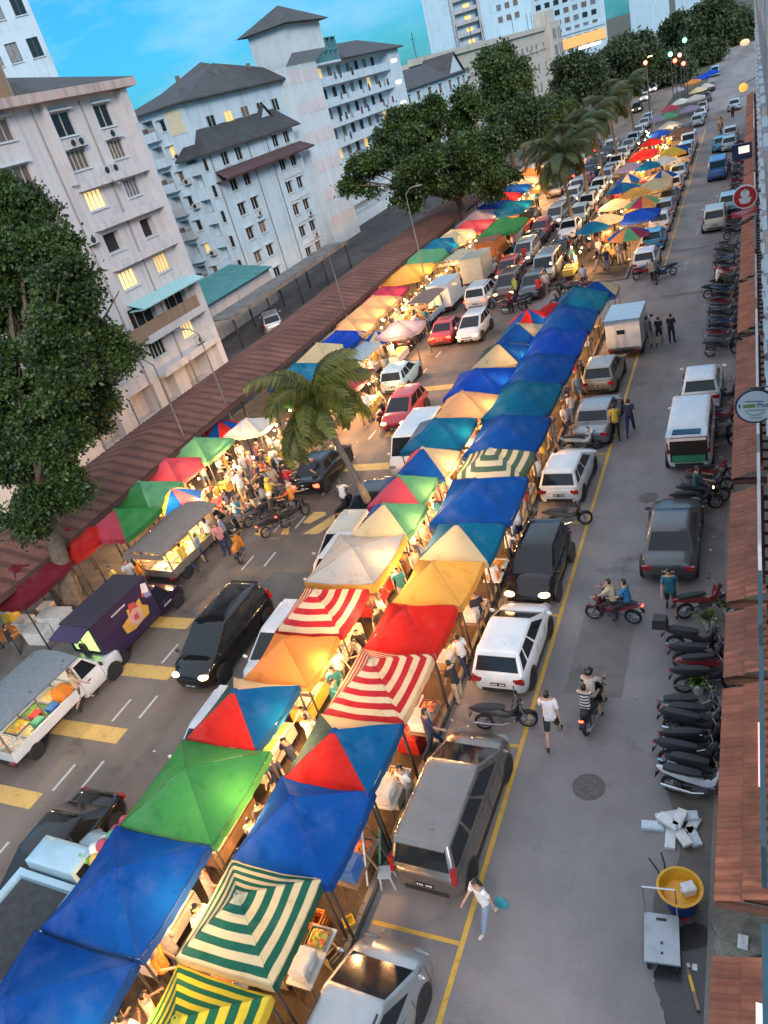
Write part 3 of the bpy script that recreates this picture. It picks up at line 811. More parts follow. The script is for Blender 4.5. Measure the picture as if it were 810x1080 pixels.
def table(x, y, w, d, rz, col, label, z0=0.0, h=.76, group=None, skirt=True):
    t = empty('folding_table', (x, y, z0), rz)
    b = MB(); b.box((0, 0, h - .02), (w, d, .04)); b.build('tabletop', [CLOTHM[col]], t)
    if skirt:
        b = MB(); k = 14
        for sy, sx in ((-1, 0), (1, 0)):
            b.patch((-w / 2 * -sy, sy * (d / 2 + .004), h - .45), (w / 2 * -sy, sy * (d / 2 + .004), h - .45), (w / 2 * -sy, sy * (d / 2 + .004), h), (-w / 2 * -sy, sy * (d / 2 + .004), h), nu=k)
        for sx in (-1, 1): b.patch((sx * (w / 2 + .0), -sx * (d / 2 + .004), h - .45), (sx * (w / 2 + .0), sx * (d / 2 + .004), h - .45), (sx * (w / 2 + .0), sx * (d / 2 + .004), h), (sx * (w / 2), -sx * (d / 2 + .004), h), nu=k)
        b.build('table_skirt', [CLOTHM[col]], t)
    for sx in (-1, 1):
        for sy in (-1, 1):
            b = MB(); b.cyl((sx * (w / 2 - .08), sy * (d / 2 - .06), 0), (sx * (w / 2 - .08), sy * (d / 2 - .06), h - .04), .016, n=5); b.build('leg', [STEEL], t)
    return tag(t, label, 'table', group)
TRAYLIB = {}
def tray(x, y, z, w, d, food, label, rz=0.0, group=None):
    key = (round(w, 2), round(d, 2), food)
    if key not in TRAYLIB:
        a = MB(); a.box((0, 0, .01), (w, d, .02))
        for s in (-1, 1): a.box((s * (w / 2 - .01), 0, .055), (.02, d, .07)); a.box((0, s * (d / 2 - .01), .055), (w - .04, .02, .07))
        f = MB(); nx, ny = 10, 8; r_ = random.Random(len(TRAYLIB)); vs = []
        for j in range(ny + 1):
            for i in range(nx + 1):
                u, v = i / nx * 2 - 1, j / ny * 2 - 1; e = (1 - u ** 4) * (1 - v ** 4)
                vs.append((u * (w / 2 - .022), v * (d / 2 - .022), .05 + e * (.06 + r_.uniform(-.03, .045))))
        f.add(vs, [(j * (nx + 1) + i, j * (nx + 1) + i + 1, (j + 1) * (nx + 1) + i + 1, (j + 1) * (nx + 1) + i) for j in range(ny) for i in range(nx)])
        TRAYLIB[key] = (a.mesh('tray', [STEEL if len(TRAYLIB) % 2 else TOPW]), f.mesh('food', [FOODS[food]], 25))
    t = empty('food_tray', (x, y, z), rz); obj('tray_body', TRAYLIB[key][0], t); obj('food', TRAYLIB[key][1], t)
    return tag(t, label, 'food tray', group)
BOXM = {k: plain('box_' + k, v, .6, scale=7) for k, v in dict(red=(.42, .02, .02), white=(.62, .61, .58), blue=(.03, .12, .36), foam=(.70, .70, .68), orange=(.62, .20, .03), green=(.04, .24, .14), yellow=(.65, .42, .04), card=(.36, .25, .15), grey=(.25, .26, .27)).items()}
def coolbox(x, y, w, d, h, col, lid, label, rz=0.0, z0=0.0, kind='cool_box'):
    t = empty(kind, (x, y, z0), rz)
    b = MB(); b.box((0, 0, h / 2), (w, d, h), taper=1.06); b.build('box_body', [BOXM[col]], t)
    b = MB(); b.box((0, 0, h + .03), (w * 1.1, d * 1.1, .06)); b.box((0, 0, h + .066), (w * .9, d * .86, .012)); b.build('lid', [BOXM[lid]], t)
    for s in (-1, 1):
        b = MB(); b.box((s * (w / 2 * 1.06 + .02), 0, h * .7), (.03, d * .4, .05)); b.build('handle', [BOXM[lid]], t)
    return tag(t, label, 'box')
def crate(x, y, w, d, h, col, label, rz=0.0, z0=0.0, food=None, group=None):
    t = empty('plastic_crate', (x, y, z0), rz); b = MB(); th = .025
    b.box((0, 0, th / 2), (w, d, th))
    for s in (-1, 1):
        for q in range(3):
            zz = h * (q + .5) / 3 + .01
            b.box((s * (w / 2 - th / 2), 0, zz), (th, d, h / 3 * .72)); b.box((0, s * (d / 2 - th / 2), zz), (w - 2 * th, th, h / 3 * .72))
        for s2 in (-1, 1): b.box((s * (w / 2 - th * .6), s2 * (d / 2 - th * .6), h / 2), (th * 1.4, th * 1.4, h))
    b.build('crate_body', [BOXM[col]], t)
    if food:
        f = MB(); r_ = random.Random(int(x * 99)); 
        for q in range(16): f.ball((r_.uniform(-w / 2 + .07, w / 2 - .07), r_.uniform(-d / 2 + .07, d / 2 - .07), h * .8 + r_.uniform(0, .05)), .055, 7)
        f.build('contents', [FOODS[food]], t)
    return tag(t, label, 'crate', group)
BULB = glow('warm_lamp_bulb', (1.0, .60, .24), 45); TUBE = glow('white_tube_lamp', (.85, 1.0, .8), 10)
def lamp(x, y, z, power, label, col=(1.0, .52, .19), bulb=True, group=None, z_hang=None):
    t = empty('hanging_lamp', (x, y, z))
    b = MB(); b.ball((0, 0, 0), .045, 8); b.build('bulb', [BULB], t)
    b = MB(); b.cyl((0, 0, .03), (0, 0, .09), .022, n=6); b.cyl((0, 0, .09), (0, 0, z_hang or .3), .006, n=4); b.build('lamp_cord', [BLACK], t)
    L = bpy.data.lights.new('lamp_light', 'POINT'); L.energy = power; L.color = col; L.shadow_soft_size = .07
    lo = bpy.data.objects.new('lamp_light', L); COL.objects.link(lo); lo.parent = t; lo.location = (0, 0, -.09)
    return tag(t, label, 'lamp', group)
STOOLM = plain('grey_stool_plastic', (.36, .40, .42), .5)
def stool(x, y, rz, label, z0=0.0, m=None):
    t = empty('plastic_stool', (x, y, z0), rz); m = m or STOOLM
    b = MB(); b.box((0, 0, .44), (.32, .32, .03)); b.box((0, 0, .40), (.27, .27, .05)); b.build('seat', [m], t)
    for sx in (-1, 1):
        for sy in (-1, 1):
            b = MB(); b.tube([(sx * .12, sy * .12, .40), (sx * .17, sy * .17, 0)], [.03, .025], 5); b.build('leg', [m], t)
    return tag(t, label, 'stool')
# ------------------------------------------------------------------ trees
BARK = plain('tree_bark', (.16, .115, .08), .9, var=.4, scale=5, bmp=.8)
PALMBARK = plain('palm_bark', (.16, .13, .10), .9, var=.35, scale=4, bmp=.8)
LEAF = leafmat('dark_foliage', (.026, .056, .014), (.085, .140, .028))
LEAF2 = leafmat('mid_foliage', (.016, .042, .014), (.060, .11, .028))
PALML = leafmat('palm_leaf', (.055, .075, .016), (.24, .23, .05), .35)
PALMF = leafmat('far_palm_leaf', (.024, .044, .014), (.085, .115, .030), .25)
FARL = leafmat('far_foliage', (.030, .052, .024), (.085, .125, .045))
POTL = leafmat('pot_plant_leaf', (.05, .10, .02), (.22, .30, .06), .3)
def leaf_mesh(name, clumps, n, size, mat, seed, thick=.0):
    """n bent leaf sprays spread through the clumps' volume, denser towards their skins."""
    r = np.random.default_rng(seed)
    cl = np.array([(c[0], c[1], c[2], c[3]) for c in clumps]); w = cl[:, 3] ** 2.2; w /= w.sum()
    per = 26; ns = n // per + 1                      # leaves hang in sprays, sprays sit in clumps
    k = r.choice(len(cl), ns, p=w)
    ds = r.normal(size=(ns, 3)); ds /= np.linalg.norm(ds, axis=1)[:, None]
    rad = cl[k, 3] * (r.random(ns) ** .45) * (1 + .18 * r.normal(size=ns))
    sp = cl[k, :3] + ds * rad[:, None] * np.array([1, 1, .75])
    q = np.repeat(np.arange(ns), per)[:n]; d = ds[q]
    off = r.normal(size=(n, 3)) * np.array([1.25, 1.25, .8]) * size * 1.15
    p = sp[q] + off + np.array([0, 0, -.35]) * (np.linalg.norm(off[:, :2], axis=1) ** 1.0)[:, None]
    a = r.normal(size=(n, 3)) * .8 + d * .6 + np.array([0, 0, -.25]); a /= np.linalg.norm(a, axis=1)[:, None]
    b = np.cross(a, r.normal(size=(n, 3))); b /= np.linalg.norm(b, axis=1)[:, None]
    c = np.cross(a, b)
    s = size * (.6 + .8 * r.random(n))[:, None]
    v = np.empty((n, 6, 3))
    v[:, 0] = p - b * s * .10; v[:, 1] = p + a * s * .5 - b * s * .36 + c * s * .08; v[:, 2] = p + a * s * 1.0 - b * s * .1 - c * s * .10
    v[:, 3] = p + a * s * 1.0 + b * s * .1 - c * s * .10; v[:, 4] = p + a * s * .5 + b * s * .36 + c * s * .08; v[:, 5] = p + b * s * .10
    me = bpy.data.meshes.new(name); nv = n * 6
    me.vertices.add(nv); me.vertices.foreach_set('co', v.reshape(-1))
    idx = np.arange(n)[:, None] * 6 + np.array([0, 1, 4, 5, 1, 2, 3, 4])[None, :]
    me.loops.add(n * 8); me.loops.foreach_set('vertex_index', idx.reshape(-1).astype(np.int32))
    me.polygons.add(n * 2); me.polygons.foreach_set('loop_start', (np.arange(n * 2) * 4).astype(np.int32)); me.polygons.foreach_set('loop_total', np.full(n * 2, 4, np.int32))
    me.materials.append(mat); me.update(); me.validate()
    return me
def limbs(mb, base, tips, r0, seed, fork=.35):
    r_ = random.Random(seed); base = Vector(base); cen = sum((Vector(t) for t in tips), Vector()) / len(tips)
    trunk_top = base.lerp(cen, fork); trunk_top.x = base.x + (cen.x - base.x) * fork * .6; trunk_top.y = base.y + (cen.y - base.y) * fork * .6
    m = base.lerp(trunk_top, .5) + Vector((r_.uniform(-.15, .15), r_.uniform(-.15, .15), 0))
    mb.tube([base + Vector((0, 0, -.1)), base + Vector((0, 0, .35)), m, trunk_top], [r0 * 1.5, r0 * 1.08, r0 * .88, r0 * .72], 12)
    for t in tips:
        t = Vector(t); q = trunk_top.lerp(t, .45) + Vector((r_.uniform(-.4, .4), r_.uniform(-.4, .4), r_.uniform(.1, .6)))
        k = r_.uniform(.3, .5)
        mb.tube([trunk_top - Vector((0, 0, r0 * .5)), q, t], [r0 * k, r0 * k * .6, r0 * .1], 7)
        for _ in range(2):
            e = t + Vector((r_.uniform(-1.4, 1.4), r_.uniform(-1.4, 1.4), r_.uniform(-.3, 1.0)))
            mb.tube([q, q.lerp(e, .6) + Vector((0, 0, .2)), e], [r0 * k * .4, r0 * .14, r0 * .05], 5)
def tree(name, base, cen, rad, nclump, nleaf, size, label, mat, seed, r0=.3, squash=.75, fork=.35, group=None, lobes=None):
    """base = trunk foot, cen/rad = centre and half size (x, y, z) of the crown."""
    r_ = random.Random(seed); t = empty(name, base); b = Vector(base); clumps = []
    if lobes:                                         # crown made of separate lobes, each a set of clumps of its own
        for lx, ly, lz, lr in lobes:
            for _ in range(nclump):
                d = Vector((r_.gauss(0, 1), r_.gauss(0, 1), r_.gauss(0, .8))).normalized() * lr * r_.uniform(.3, .95)
                clumps.append((lx + d.x - b.x, ly + d.y - b.y, lz + d.z - b.z, lr * r_.uniform(.16, .34)))
    while not lobes and len(clumps) < nclump:
        d = Vector((r_.gauss(0, 1), r_.gauss(0, 1), r_.gauss(0, 1))).normalized(); k = r_.uniform(.35, .86)
        q = Vector((d.x * rad[0] * k, d.y * rad[1] * k, d.z * rad[2] * k))
        if q.z < -rad[2] * .72: continue
        clumps.append((cen[0] + q.x - b.x, cen[1] + q.y - b.y, cen[2] + q.z - b.z, r_.uniform(.16, .33) * min(rad[0], rad[1])))
    tips = [Vector(c[:3]) for c in r_.sample(clumps, min(7, len(clumps)))] if not lobes else [Vector((l[0] - b.x, l[1] - b.y, l[2] - b.z)) for l in lobes]
    mb = MB(); limbs(mb, (0, 0, 0), tips, r0, seed, fork); mb.build('trunk', [BARK], t)
    obj('crown', leaf_mesh('crown', clumps, nleaf, size, mat, seed), t)
    return tag(t, label, 'tree', group)
PALMLIB = {}
def frond_mesh(seed, L=3.0, lm=None):
    r_ = random.Random(seed); mb = MB(); n = 74; pts = []
    droop = r_.uniform(1.0, 1.5)
    for i in range(15):
        s = i / 14; a = R(62) - droop * s * 1.55
        pts.append((pts[-1][0] + math.cos(a) * L / 14, 0, pts[-1][1 + 1] + math.sin(a) * L / 14) if pts else (0, 0, 0))
    mb.tube(pts, [.035 - .03 * i / 14 for i in range(15)], 4)
    for i in range(4, n):
        s = i / (n - 1); f = s * 14; k = min(13, int(f)); p = Vector(pts[k]).lerp(Vector(pts[k + 1]), f - k); d = (Vector(pts[k + 1]) - Vector(pts[k])).normalized()
        ln = (.35 + .75 * math.sin(PI * min(1, s * .9 + .1))) * L / 3.2 * r_.uniform(.85, 1.1)
        for sy in (-1, 1):
            sd = Vector((0, sy, 0)); tip = p + d * ln * .55 + sd * ln * .62 + Vector((0, 0, -ln * r_.uniform(.35, .75))); mid = p + d * ln * .32 + sd * ln * .42 + Vector((0, 0, ln * .02)); wv = d * .024
            mb.add([p - wv, p + wv, mid + wv * 1.3, mid - wv * 1.3, tip], [(0, 1, 2, 3), (3, 2, 4)])
    return mb.mesh('frond', [lm or PALML], 0)
def palm(x, y, h, L, nf, label, seed, lean=(0, 0), r0=.17, group=None, z0=0.0):
    r_ = random.Random(seed); t = empty('palm_tree', (x, y, z0))
    mb = MB(); top = Vector((lean[0], lean[1], h)); pts = []; rr = []
    for i in range(13):
        s = i / 12; pts.append((lean[0] * s ** 1.4, lean[1] * s ** 1.4, h * s)); rr.append(r0 * (1.35 - .55 * min(1, s * 3) if s < .33 else .8 - .15 * s) * (1 + .05 * (i % 2)))
    mb.tube(pts, rr, 10); mb.tube([top - Vector((0, 0, .1)), top + Vector((0, 0, .7))], [r0 * .75, r0 * .3], 8); mb.build('trunk', [PALMBARK], t)
    if L not in PALMLIB: PALMLIB[L] = [frond_mesh(s, L, PALMF if L > 3.5 else None) for s in (1, 2, 3)]
    for k in range(nf):
        o = obj('frond', PALMLIB[L][k % 3], t, tuple(top + Vector((0, 0, .25 + .35 * (k % 3) / 2))))
        tilt = (-.45, -.1, .3, .75)[k % 4] + r_.uniform(-.12, .12)
        o.rotation_euler = Euler((r_.uniform(-.2, .2), tilt, k * 2.399 + r_.uniform(-.2, .2)), 'XYZ'); s = r_.uniform(.85, 1.08); o.scale = (s, s, s)
    return tag(t, label, 'palm tree', group)
# ------------------------------------------------------------------ buildings
def wallmat(name, c, streak=.36, scale=.5):
    """Painted render: rain streaks run down from ledges, patches of grey mould."""
    m, t, b = nt(name); V = N(t, 'ShaderNodeTexCoord').outputs['Object']
    mp = N(t, 'ShaderNodeMapping'); t.links.new(V, mp.inputs[0]); mp.inputs['Scale'].default_value = (1, 1.6, .10)
    st = ramp(t, noise(t, 1.3, 6, .65, vec=mp.outputs[0]), [(.3, (1 - streak,) * 3), (.52, (1, 1, 1))])
    pt = ramp(t, noise(t, scale, 6, .7, vec=V), [(.26, (.80, .79, .76)), (.48, (1, 1, 1)), (.8, (1.04, 1.03, 1.02))])
    col = mixc(t, .6, mixc(t, 1.0, c, pt, 'MULTIPLY'), st, 'MULTIPLY')
    t.links.new(col, b.inputs['Base Color']); b.inputs['Roughness'].default_value = .85
    bump(t, b, noise(t, 30, 3, vec=V), .2, .01)
    return m
W_PINK = wallmat('pink_painted_wall', (.58, .54, .53)); W_WHITE = wallmat('white_painted_wall', (.50, .61, .68)); W_PALE = wallmat('pale_tower_wall', (.55, .62, .66), .25); W_CREAM = wallmat('cream_slab_wall', (.50, .46, .40), .6)
W_BLUE = wallmat('pale_blue_wall', (.42, .58, .68), .3); W_BROWN = wallmat('brown_render_wall', (.30, .20, .13), .5); W_GREY = wallmat('grey_render_wall', (.42, .42, .43), .5)  # W_BROWN: plain brown of the balcony rail and roof house
def rooftile(name, c, c2, period=.3):
    m, t, b = nt(name); V = N(t, 'ShaderNodeTexCoord').outputs['Object']
    w = N(t, 'ShaderNodeTexWave', wave_type='BANDS', bands_direction='Z'); w.inputs['Scale'].default_value = 1.2 / period * .3; w.inputs['Distortion'].default_value = .6; t.links.new(V, w.inputs['Vector'])
    col = mixc(t, .5, ramp(t, noise(t, .8, 6, .7, vec=V), [(.3, sc(c, .6)), (.6, c), (.8, c2)]), ramp(t, w.outputs['Fac'], [(0, (.6, .6, .6)), (.4, (1, 1, 1))]), 'MULTIPLY')
    t.links.new(col, b.inputs['Base Color']); b.inputs['Roughness'].default_value = .75; bump(t, b, w.outputs['Fac'], .5, .04)
    return m
ROOFD = rooftile('dark_roof_tiles', (.055, .055, .058), (.10, .10, .10)); ROOFR = rooftile('maroon_roof_tiles', (.10, .05, .05), (.15, .09, .08))
FRAMEW = plain('window_frame_white', (.5, .49, .46), .5, scale=5); FRAMED = plain('window_frame_dark', (.06, .06, .06), .5, scale=5)
PANE = mk_glass('dark_window_glass', (.018, .020, .024), .08)
CURT = plain('curtained_pane', (.16, .115, .085), .35, var=.45, scale=3); CURT2 = plain('grey_curtained_pane', (.16, .17, .18), .35, var=.45, scale=3)
LITW = glow('lit_window_pane', (1, .60, .20), .24); LITW2 = glow('bright_lit_window_pane', (1, .70, .30), .36)
HOLE = plain('dark_recess', (.02, .02, .022), .9, scale=2)
PMAT = {'dark': PANE, 'curt': CURT, 'grey': CURT2, 'lit': LITW, 'lit2': LITW2, 'hole': HOLE}
ACM = plain('ac_casing', (.50, .50, .48), .5, scale=5)
acm = MB(); acm.box((.16, 0, 0), (.32, .80, .55)); acm.lathe([(.0, .325), (.22, .325), (.22, .318)], (0, -.08, 0), 14, 1, 'x'); acm.box((.16, 0, -.31), (.4, .6, .05), 1)
AC_MESH = None
def ac_unit(par, u, v, x=0.02):
    global AC_MESH
    if AC_MESH is None: AC_MESH = acm.mesh('air_conditioner', [ACM, BLACK])
    return obj('air_conditioner', AC_MESH, par, (x, u, v))
dsh = MB(); dsh.lathe([(.0, -.10), (.2, -.08), (.36, -.02), (.40, .02), (.37, 0), (.2, -.05), (.0, -.07)], n=14, axis='x', cap=False); dsh.cyl((0, 0, 0), (-.3, 0, -.5), .02, n=5); dsh.cyl((-.08, 0, -.3), (.25, 0, 0), .012, n=4)
DISH = None
def dish(par, u, v, x, rz=0):
    global DISH
    if DISH is None: DISH = dsh.mesh('satellite_dish', [plain('dish_metal', (.34, .36, .38), .45, .3, scale=6)])
    o = obj('satellite_dish', DISH, par, (x, u, v)); o.rotation_euler = (0, -.6, rz); return o
WLIB = {}
def window(par, u0, u1, v0, v1, pane='dark', bars=3, depth=.16, frame='w', hood=False, xoff=0.0):
    w, h = u1 - u0, v1 - v0; key = (round(w, 2), round(h, 2), bars, frame, hood)
    if key not in WLIB:
        f = MB(); t = .05; x = -depth + .03
        f.box((x, w / 2, t / 2), (.06, w, t)); f.box((x, w / 2, h - t / 2), (.06, w, t))
        for k in range(bars + 1): f.box((x, t / 2 + (w - t) * k / bars, h / 2), (.055, t, h - 2 * t))
        if hood: f.box((.13, w / 2, h + .10), (.34, w + .3, .09), 1)
        f.box((.04, w / 2, -.04), (.14, w + .12, .07), 1)
        p = MB(); p.box((-depth - .005, w / 2, h / 2), (.02, w - .02, h - .02))
        WLIB[key] = (f.mesh('window', [FRAMEW if frame == 'w' else FRAMED, W_PALE]), p.mesh('pane', [PANE]))
    o = obj('window', WLIB[key][0], par, (xoff, u0, v0)); q = obj('pane', WLIB[key][1], o)
    if pane != 'dark': slot(q, 0, PMAT[pane])
    return o
def wall_grid(mb, L, H, ops, depth=.2, x=0.0, v_base=0.0, mi=0, u_base=0.0):
    us = sorted({0, L} | {a for o in ops for a in (o[0], o[1])}); vs = sorted({0, H} | {a for o in ops for a in (o[2], o[3])})
    us = [u for u in us if 0 <= u <= L]; vs = [v for v in vs if 0 <= v <= H]
    for i in range(len(us) - 1):
        for j in range(len(vs) - 1):
            cu, cv = (us[i] + us[i + 1]) / 2, (vs[j] + vs[j + 1]) / 2
            if any(o[0] < cu < o[1] and o[2] < cv < o[3] for o in ops): continue
            mb.add([(x, u_base + us[i], v_base + vs[j]), (x, u_base + us[i + 1], v_base + vs[j]), (x, u_base + us[i + 1], v_base + vs[j + 1]), (x, u_base + us[i], v_base + vs[j + 1])], [(0, 1, 2, 3)], mi)
    for o in ops:
        a, b, c, d = o[0] + u_base, o[1] + u_base, o[2] + v_base, o[3] + v_base; dp = o[4] if len(o) > 4 else depth
        mb.add([(x, a, c), (x, b, c), (x, b, d), (x, a, d), (x - dp, a, c), (x - dp, b, c), (x - dp, b, d), (x - dp, a, d)], [(0, 4, 5, 1), (1, 5, 6, 2), (2, 6, 7, 3), (3, 7, 4, 0), (4, 7, 6, 5)], mi)
def body_walls(L, H, D, ops, depth=.2):
    mb = MB(); wall_grid(mb, L, H, ops, depth)
    mb.add([(0, 0, 0), (-D, 0, 0), (-D, 0, H), (0, 0, H), (0, L, 0), (-D, L, 0), (-D, L, H), (0, L, H)], [(0, 3, 2, 1), (4, 5, 6, 7), (1, 2, 6, 5), (3, 7, 6, 2)])
    return mb
def hip(mb, x0, x1, y0, y1, z, rise, over=.6, mi=0, gable=None):
    x0 -= over; x1 += over; y0 -= over; y1 += over; h = (x1 - x0) / 2; xm = (x0 + x1) / 2; k = min(h, (y1 - y0) / 2 - .05)
    mb.add([(x0, y0, z), (x1, y0, z), (x1, y1, z), (x0, y1, z), (xm, y0 + k, z + rise), (xm, y1 - k, z + rise), (x0, y0, z - .16), (x1, y0, z - .16), (x1, y1, z - .16), (x0, y1, z - .16)],
           [(0, 1, 4), (1, 2, 5, 4), (2, 3, 5), (3, 0, 4, 5), (0, 6, 7, 1), (1, 7, 8, 2), (2, 8, 9, 3), (3, 9, 6, 0), (6, 9, 8, 7)], mi)
def bld(name, X, Y, rz, label, cat='building', z=0.0, group=None):
    return tag(empty(name, (X, Y, z), rz), label, cat, group)

# --- pink block of flats behind the walkway ------------------------------------------------
Y0 = 20.0; t = bld('apartment_block', -39.1, Y0, 0, 'pink rendered block of flats with rain-streaked eave, behind the rust-red walkway roof', 'apartment block')
FZ = [0, 2.6, 5.1, 7.7, 10.3, 13.0, 15.5, 18.0, 20.4]; ops = []; wins = []
def Aop(u0, u1, v0, v1, pane, bars=4, d=.2, hood=False, ac=None):
    ops.append((u0, u1, v0, v1, d)); wins.append((u0, u1, v0, v1, pane, bars, hood, ac))
for k in range(8):                      # two bays: the far one has two windows per floor, the near one has wide windows
    b = FZ[k]
    for ci, (ua, ub) in enumerate(((21.3, 23.0), (25.3, 26.8))):
        pane = [['curt', 'grey'], ['dark', 'lit2'], ['hole', 'hole'], ['lit2', 'lit'], ['hole', 'dark'], ['lit2', 'grey'], ['curt', 'curt'], ['dark', 'dark']][k][ci]
        if k == 0: continue
        if k == 2: Aop(ua - .6, ub + .5, b + .45, b + 2.2, 'hole', 3, 1.3)
        elif k == 4: Aop(ua + .1, ub, b + .75, b + 2.0, 'hole', 1, .5)
        else: Aop(ua, ub, b + .85 if k < 7 else b + .35, b + 2.05 if k < 7 else b + 1.75, pane, 4 if k < 7 else 2, .2, k >= 5)
    for ua, ub in ((15.6, 17.9), (11.5, 13.4), (7.4, 9.3), (3.2, 5.2)):
        if k == 0: continue
        Aop(ua, ub, b + .8, b + 2.0, ['dark', 'curt', 'lit', 'dark', 'grey', 'curt', 'curt', 'dark'][(k + int(ua)) % 8], 4, .2, k >= 5)
for ua, ub, va, vb, d in ((8.6, 9.6, 1.1, 1.9, .2), (10.3, 11.4, 1.1, 1.9, .2), (13.6, 16.0, .1, 2.2, 1.2), (17.6, 20.2, .1, 2.2, 1.2), (21.2, 22.6, .1, 2.1, .9), (24.0, 26.9, .1, 2.2, 1.2)): ops.append((ua, ub, va, vb, d))
w = body_walls(28.5, 20.4, 11, ops)
w.bb(.002, .42, 20.55, 20.85, 15.6, 20.38)                       # pier between the bays
w.bb(-.3, .55, 27.9, 28.6, 0, 20.3)                              # end fin
w.build('wall', [W_PINK], t, 30)
for (u0, u1, v0, v1, pane, bars, hood, ac) in wins: window(t, u0, u1, v0, v1, pane, bars, .16 if pane != 'hole' else .45, hood=hood)
for u0, u1, v0, v1 in ((8.6, 9.6, 1.1, 1.9), (10.3, 11.4, 1.1, 1.9)): window(t, u0, u1, v0, v1, 'dark', 2)
for q, zz in enumerate((15.25, 12.75, 10.1, 7.45, 4.9, 2.35)):     # ledges that ring the far bay
    b = MB(); dd = (.55, .6, .6, 1.35, .8, .9)[q]
    if q == 3: b.patch((dd, 20.9, zz - .25), (dd, 28.4, zz - .25), (.01, 28.4, zz + .2), (.01, 20.9, zz + .2), nu=8); b.bb(.004, dd - .01, 20.9, 28.4, zz - .32, zz - .26)
    else:
        b.bb(.002, dd, 20.9, 27.88, zz - .1, zz + .12); b.bb(dd - .1, dd, 20.9, 27.88, zz + .12, zz + .42)
        for uu in (22.6, 24.6): b.bb(dd - .02, dd + .05, uu, uu + .18, zz - .06, zz + .38)
    b.build('awning' if q == 3 else 'ledge', [plain('teal_sheet_awning', (.30, .55, .56), .5) if q == 3 else W_PINK], t, 30)
b = MB(); b.bb(.3, .42, 12.0, 28.2, 7.8 - 2.7, 6.1); b.build('balcony_rail', [W_BROWN], t)
for u, v in ((22.0, 17.9), (22.75, 17.9), (25.9, 17.9), (24.0, 15.9), (17.6, 15.3), (24.9, 15.9), (20.2, 12.3), (24.3, 7.95 - 2.5), (26.6, 3.0), (16.8, 13.2), (12.6, 18.0)): ac_unit(t, u, v)
dish(t, 24.1, 15.2, .5, .4); dish(t, 20.0, 21.6, -1.5, .3)
r = MB(); hip(r, -11, 0, 20.9, 28.5, 20.9, 1.9, .9); r.build('roof', [ROOFD], t, 20)
r = MB(); r.bb(.0, .95, 0, 29.4, 20.36, 20.88); r.bb(-11, -.01, 28.6, 29.4, 20.36, 20.88); r.bb(-11, .0, 0, 20.0, 20.42, 20.9); r.build('eave', [wallmat('streaked_eave_wall', (.50, .38, .34), .9, .9)], t, 30)
r = MB(); r.bb(-6, -1.6, 14, 19.6, 20.9, 23.4); r.bb(-1.55, -1.0, 19.62, 20.2, 20.9, 23.6); r.bb(-1.55, -1.1, 16.6, 17.0, 20.9, 23.4); r.bb(-6.3, -0.9, 13.7, 20.4, 23.62, 23.85); r.build('roof_house', [W_BROWN], t, 30)
for u in (8.0, 14.6, 19.9, 24.2):
    b = MB(); b.tube([(.06, u, .1), (.06, u, 20.2)], .055, 6); b.build('downpipe', [plain('grimy_pipe', (.30, .27, .25), .6)], t)
for k in range(4):
    b = MB(); b.tube([(.9, 13 + k * 3.6, 2.4), (.9, 13 + k * 3.6, 0)], .06, 6); b.build('downpipe', [POLEW], t)

def flats(name, label, X, Y, L, H, D, floors, cols, wall, pane_seq, rise=2.2, first=0.0, fh=2.5, wh=1.2, ww=1.2, sill=.85, hood=True, bars=2, roof=True, over=.7, cut=None, acs=0, seed=1, holes=None, roofm=None, rz=0.0, frame='w'):
    t = bld(name, X, Y, rz, label, 'apartment block'); r_ = random.Random(seed); ops = []; ws = []
    for k in range(floors):
        for ci, u in enumerate(cols):
            v = first + k * fh + sill
            if v + wh > H - .2: continue
            if holes and ci in holes: ops.append((u, u + holes[ci], v, v + 1.25, .9)); continue
            ops.append((u, u + ww, v, v + wh, .2)); ws.append((u, u + ww, v, v + wh, r_.choice(pane_seq)))
    w = body_walls(L, H, D, ops); w.build('wall', [wall], t, 30)
    for q, (a, b_, c, d, pn) in enumerate(ws):
        window(t, a, b_, c, d, pn, bars, hood=hood, frame=frame)
        if acs and r_.random() < acs: ac_unit(t, a + .5, c - .45)
    if roof:
        r = MB(); hip(r, -D, 0, 0, L, H, rise, over); r.build('roof', [roofm or ROOFD], t, 20)
    return t
# --- white block with a stepped front and two hipped roofs
t = flats('apartment_block', 'white block with dark hipped roof and a maroon lower roof, in front of the tower', -48.3, 69.2, 18.0, 14.7, 1.05, 6, [2.2, 4.9, 12.9, 15.6], W_WHITE, ['dark', 'dark', 'dark', 'curt', 'dark'], 2.4, acs=.3, seed=4, sill=.68, ww=1.35, wh=1.25, roof=False)
r = MB(); hip(r, -2.7, 0, 0, 18, 14.75, 2.5, .8); r.build('roof', [ROOFD], t, 20)
for k in range(6):
    w_ = window(t, 0, .5, 0, 1.2, 'dark', 1, -.03); w_.location = (-.78, -.01, .7 + k * 2.5); w_.rotation_euler = (0, 0, -PI / 2)
b = MB(); b.bb(.002, .5, 11.9, 18.05, .0, 11.9); 
b = MB(); b.patch((1.5, -.4, 12.15), (1.5, 19.4, 12.15), (.02, 19.0, 12.95), (.02, .2, 12.95), nu=10); b.patch((1.5, 19.4, 12.0), (1.5, -.4, 12.0), (1.5, -.4, 12.15), (1.5, 19.4, 12.15)); b.bb(.01, 1.48, -.2, 19.2, 11.95, 12.0); b.build('lower_roof', [ROOFR], t, 20)
b = MB(); b.prism([(11.5, 14.9), (16.5, 14.9), (14.0, 17.3)], -1.2, -.6, 0, 'x'); b.build('gable', [W_WHITE], t, 20)
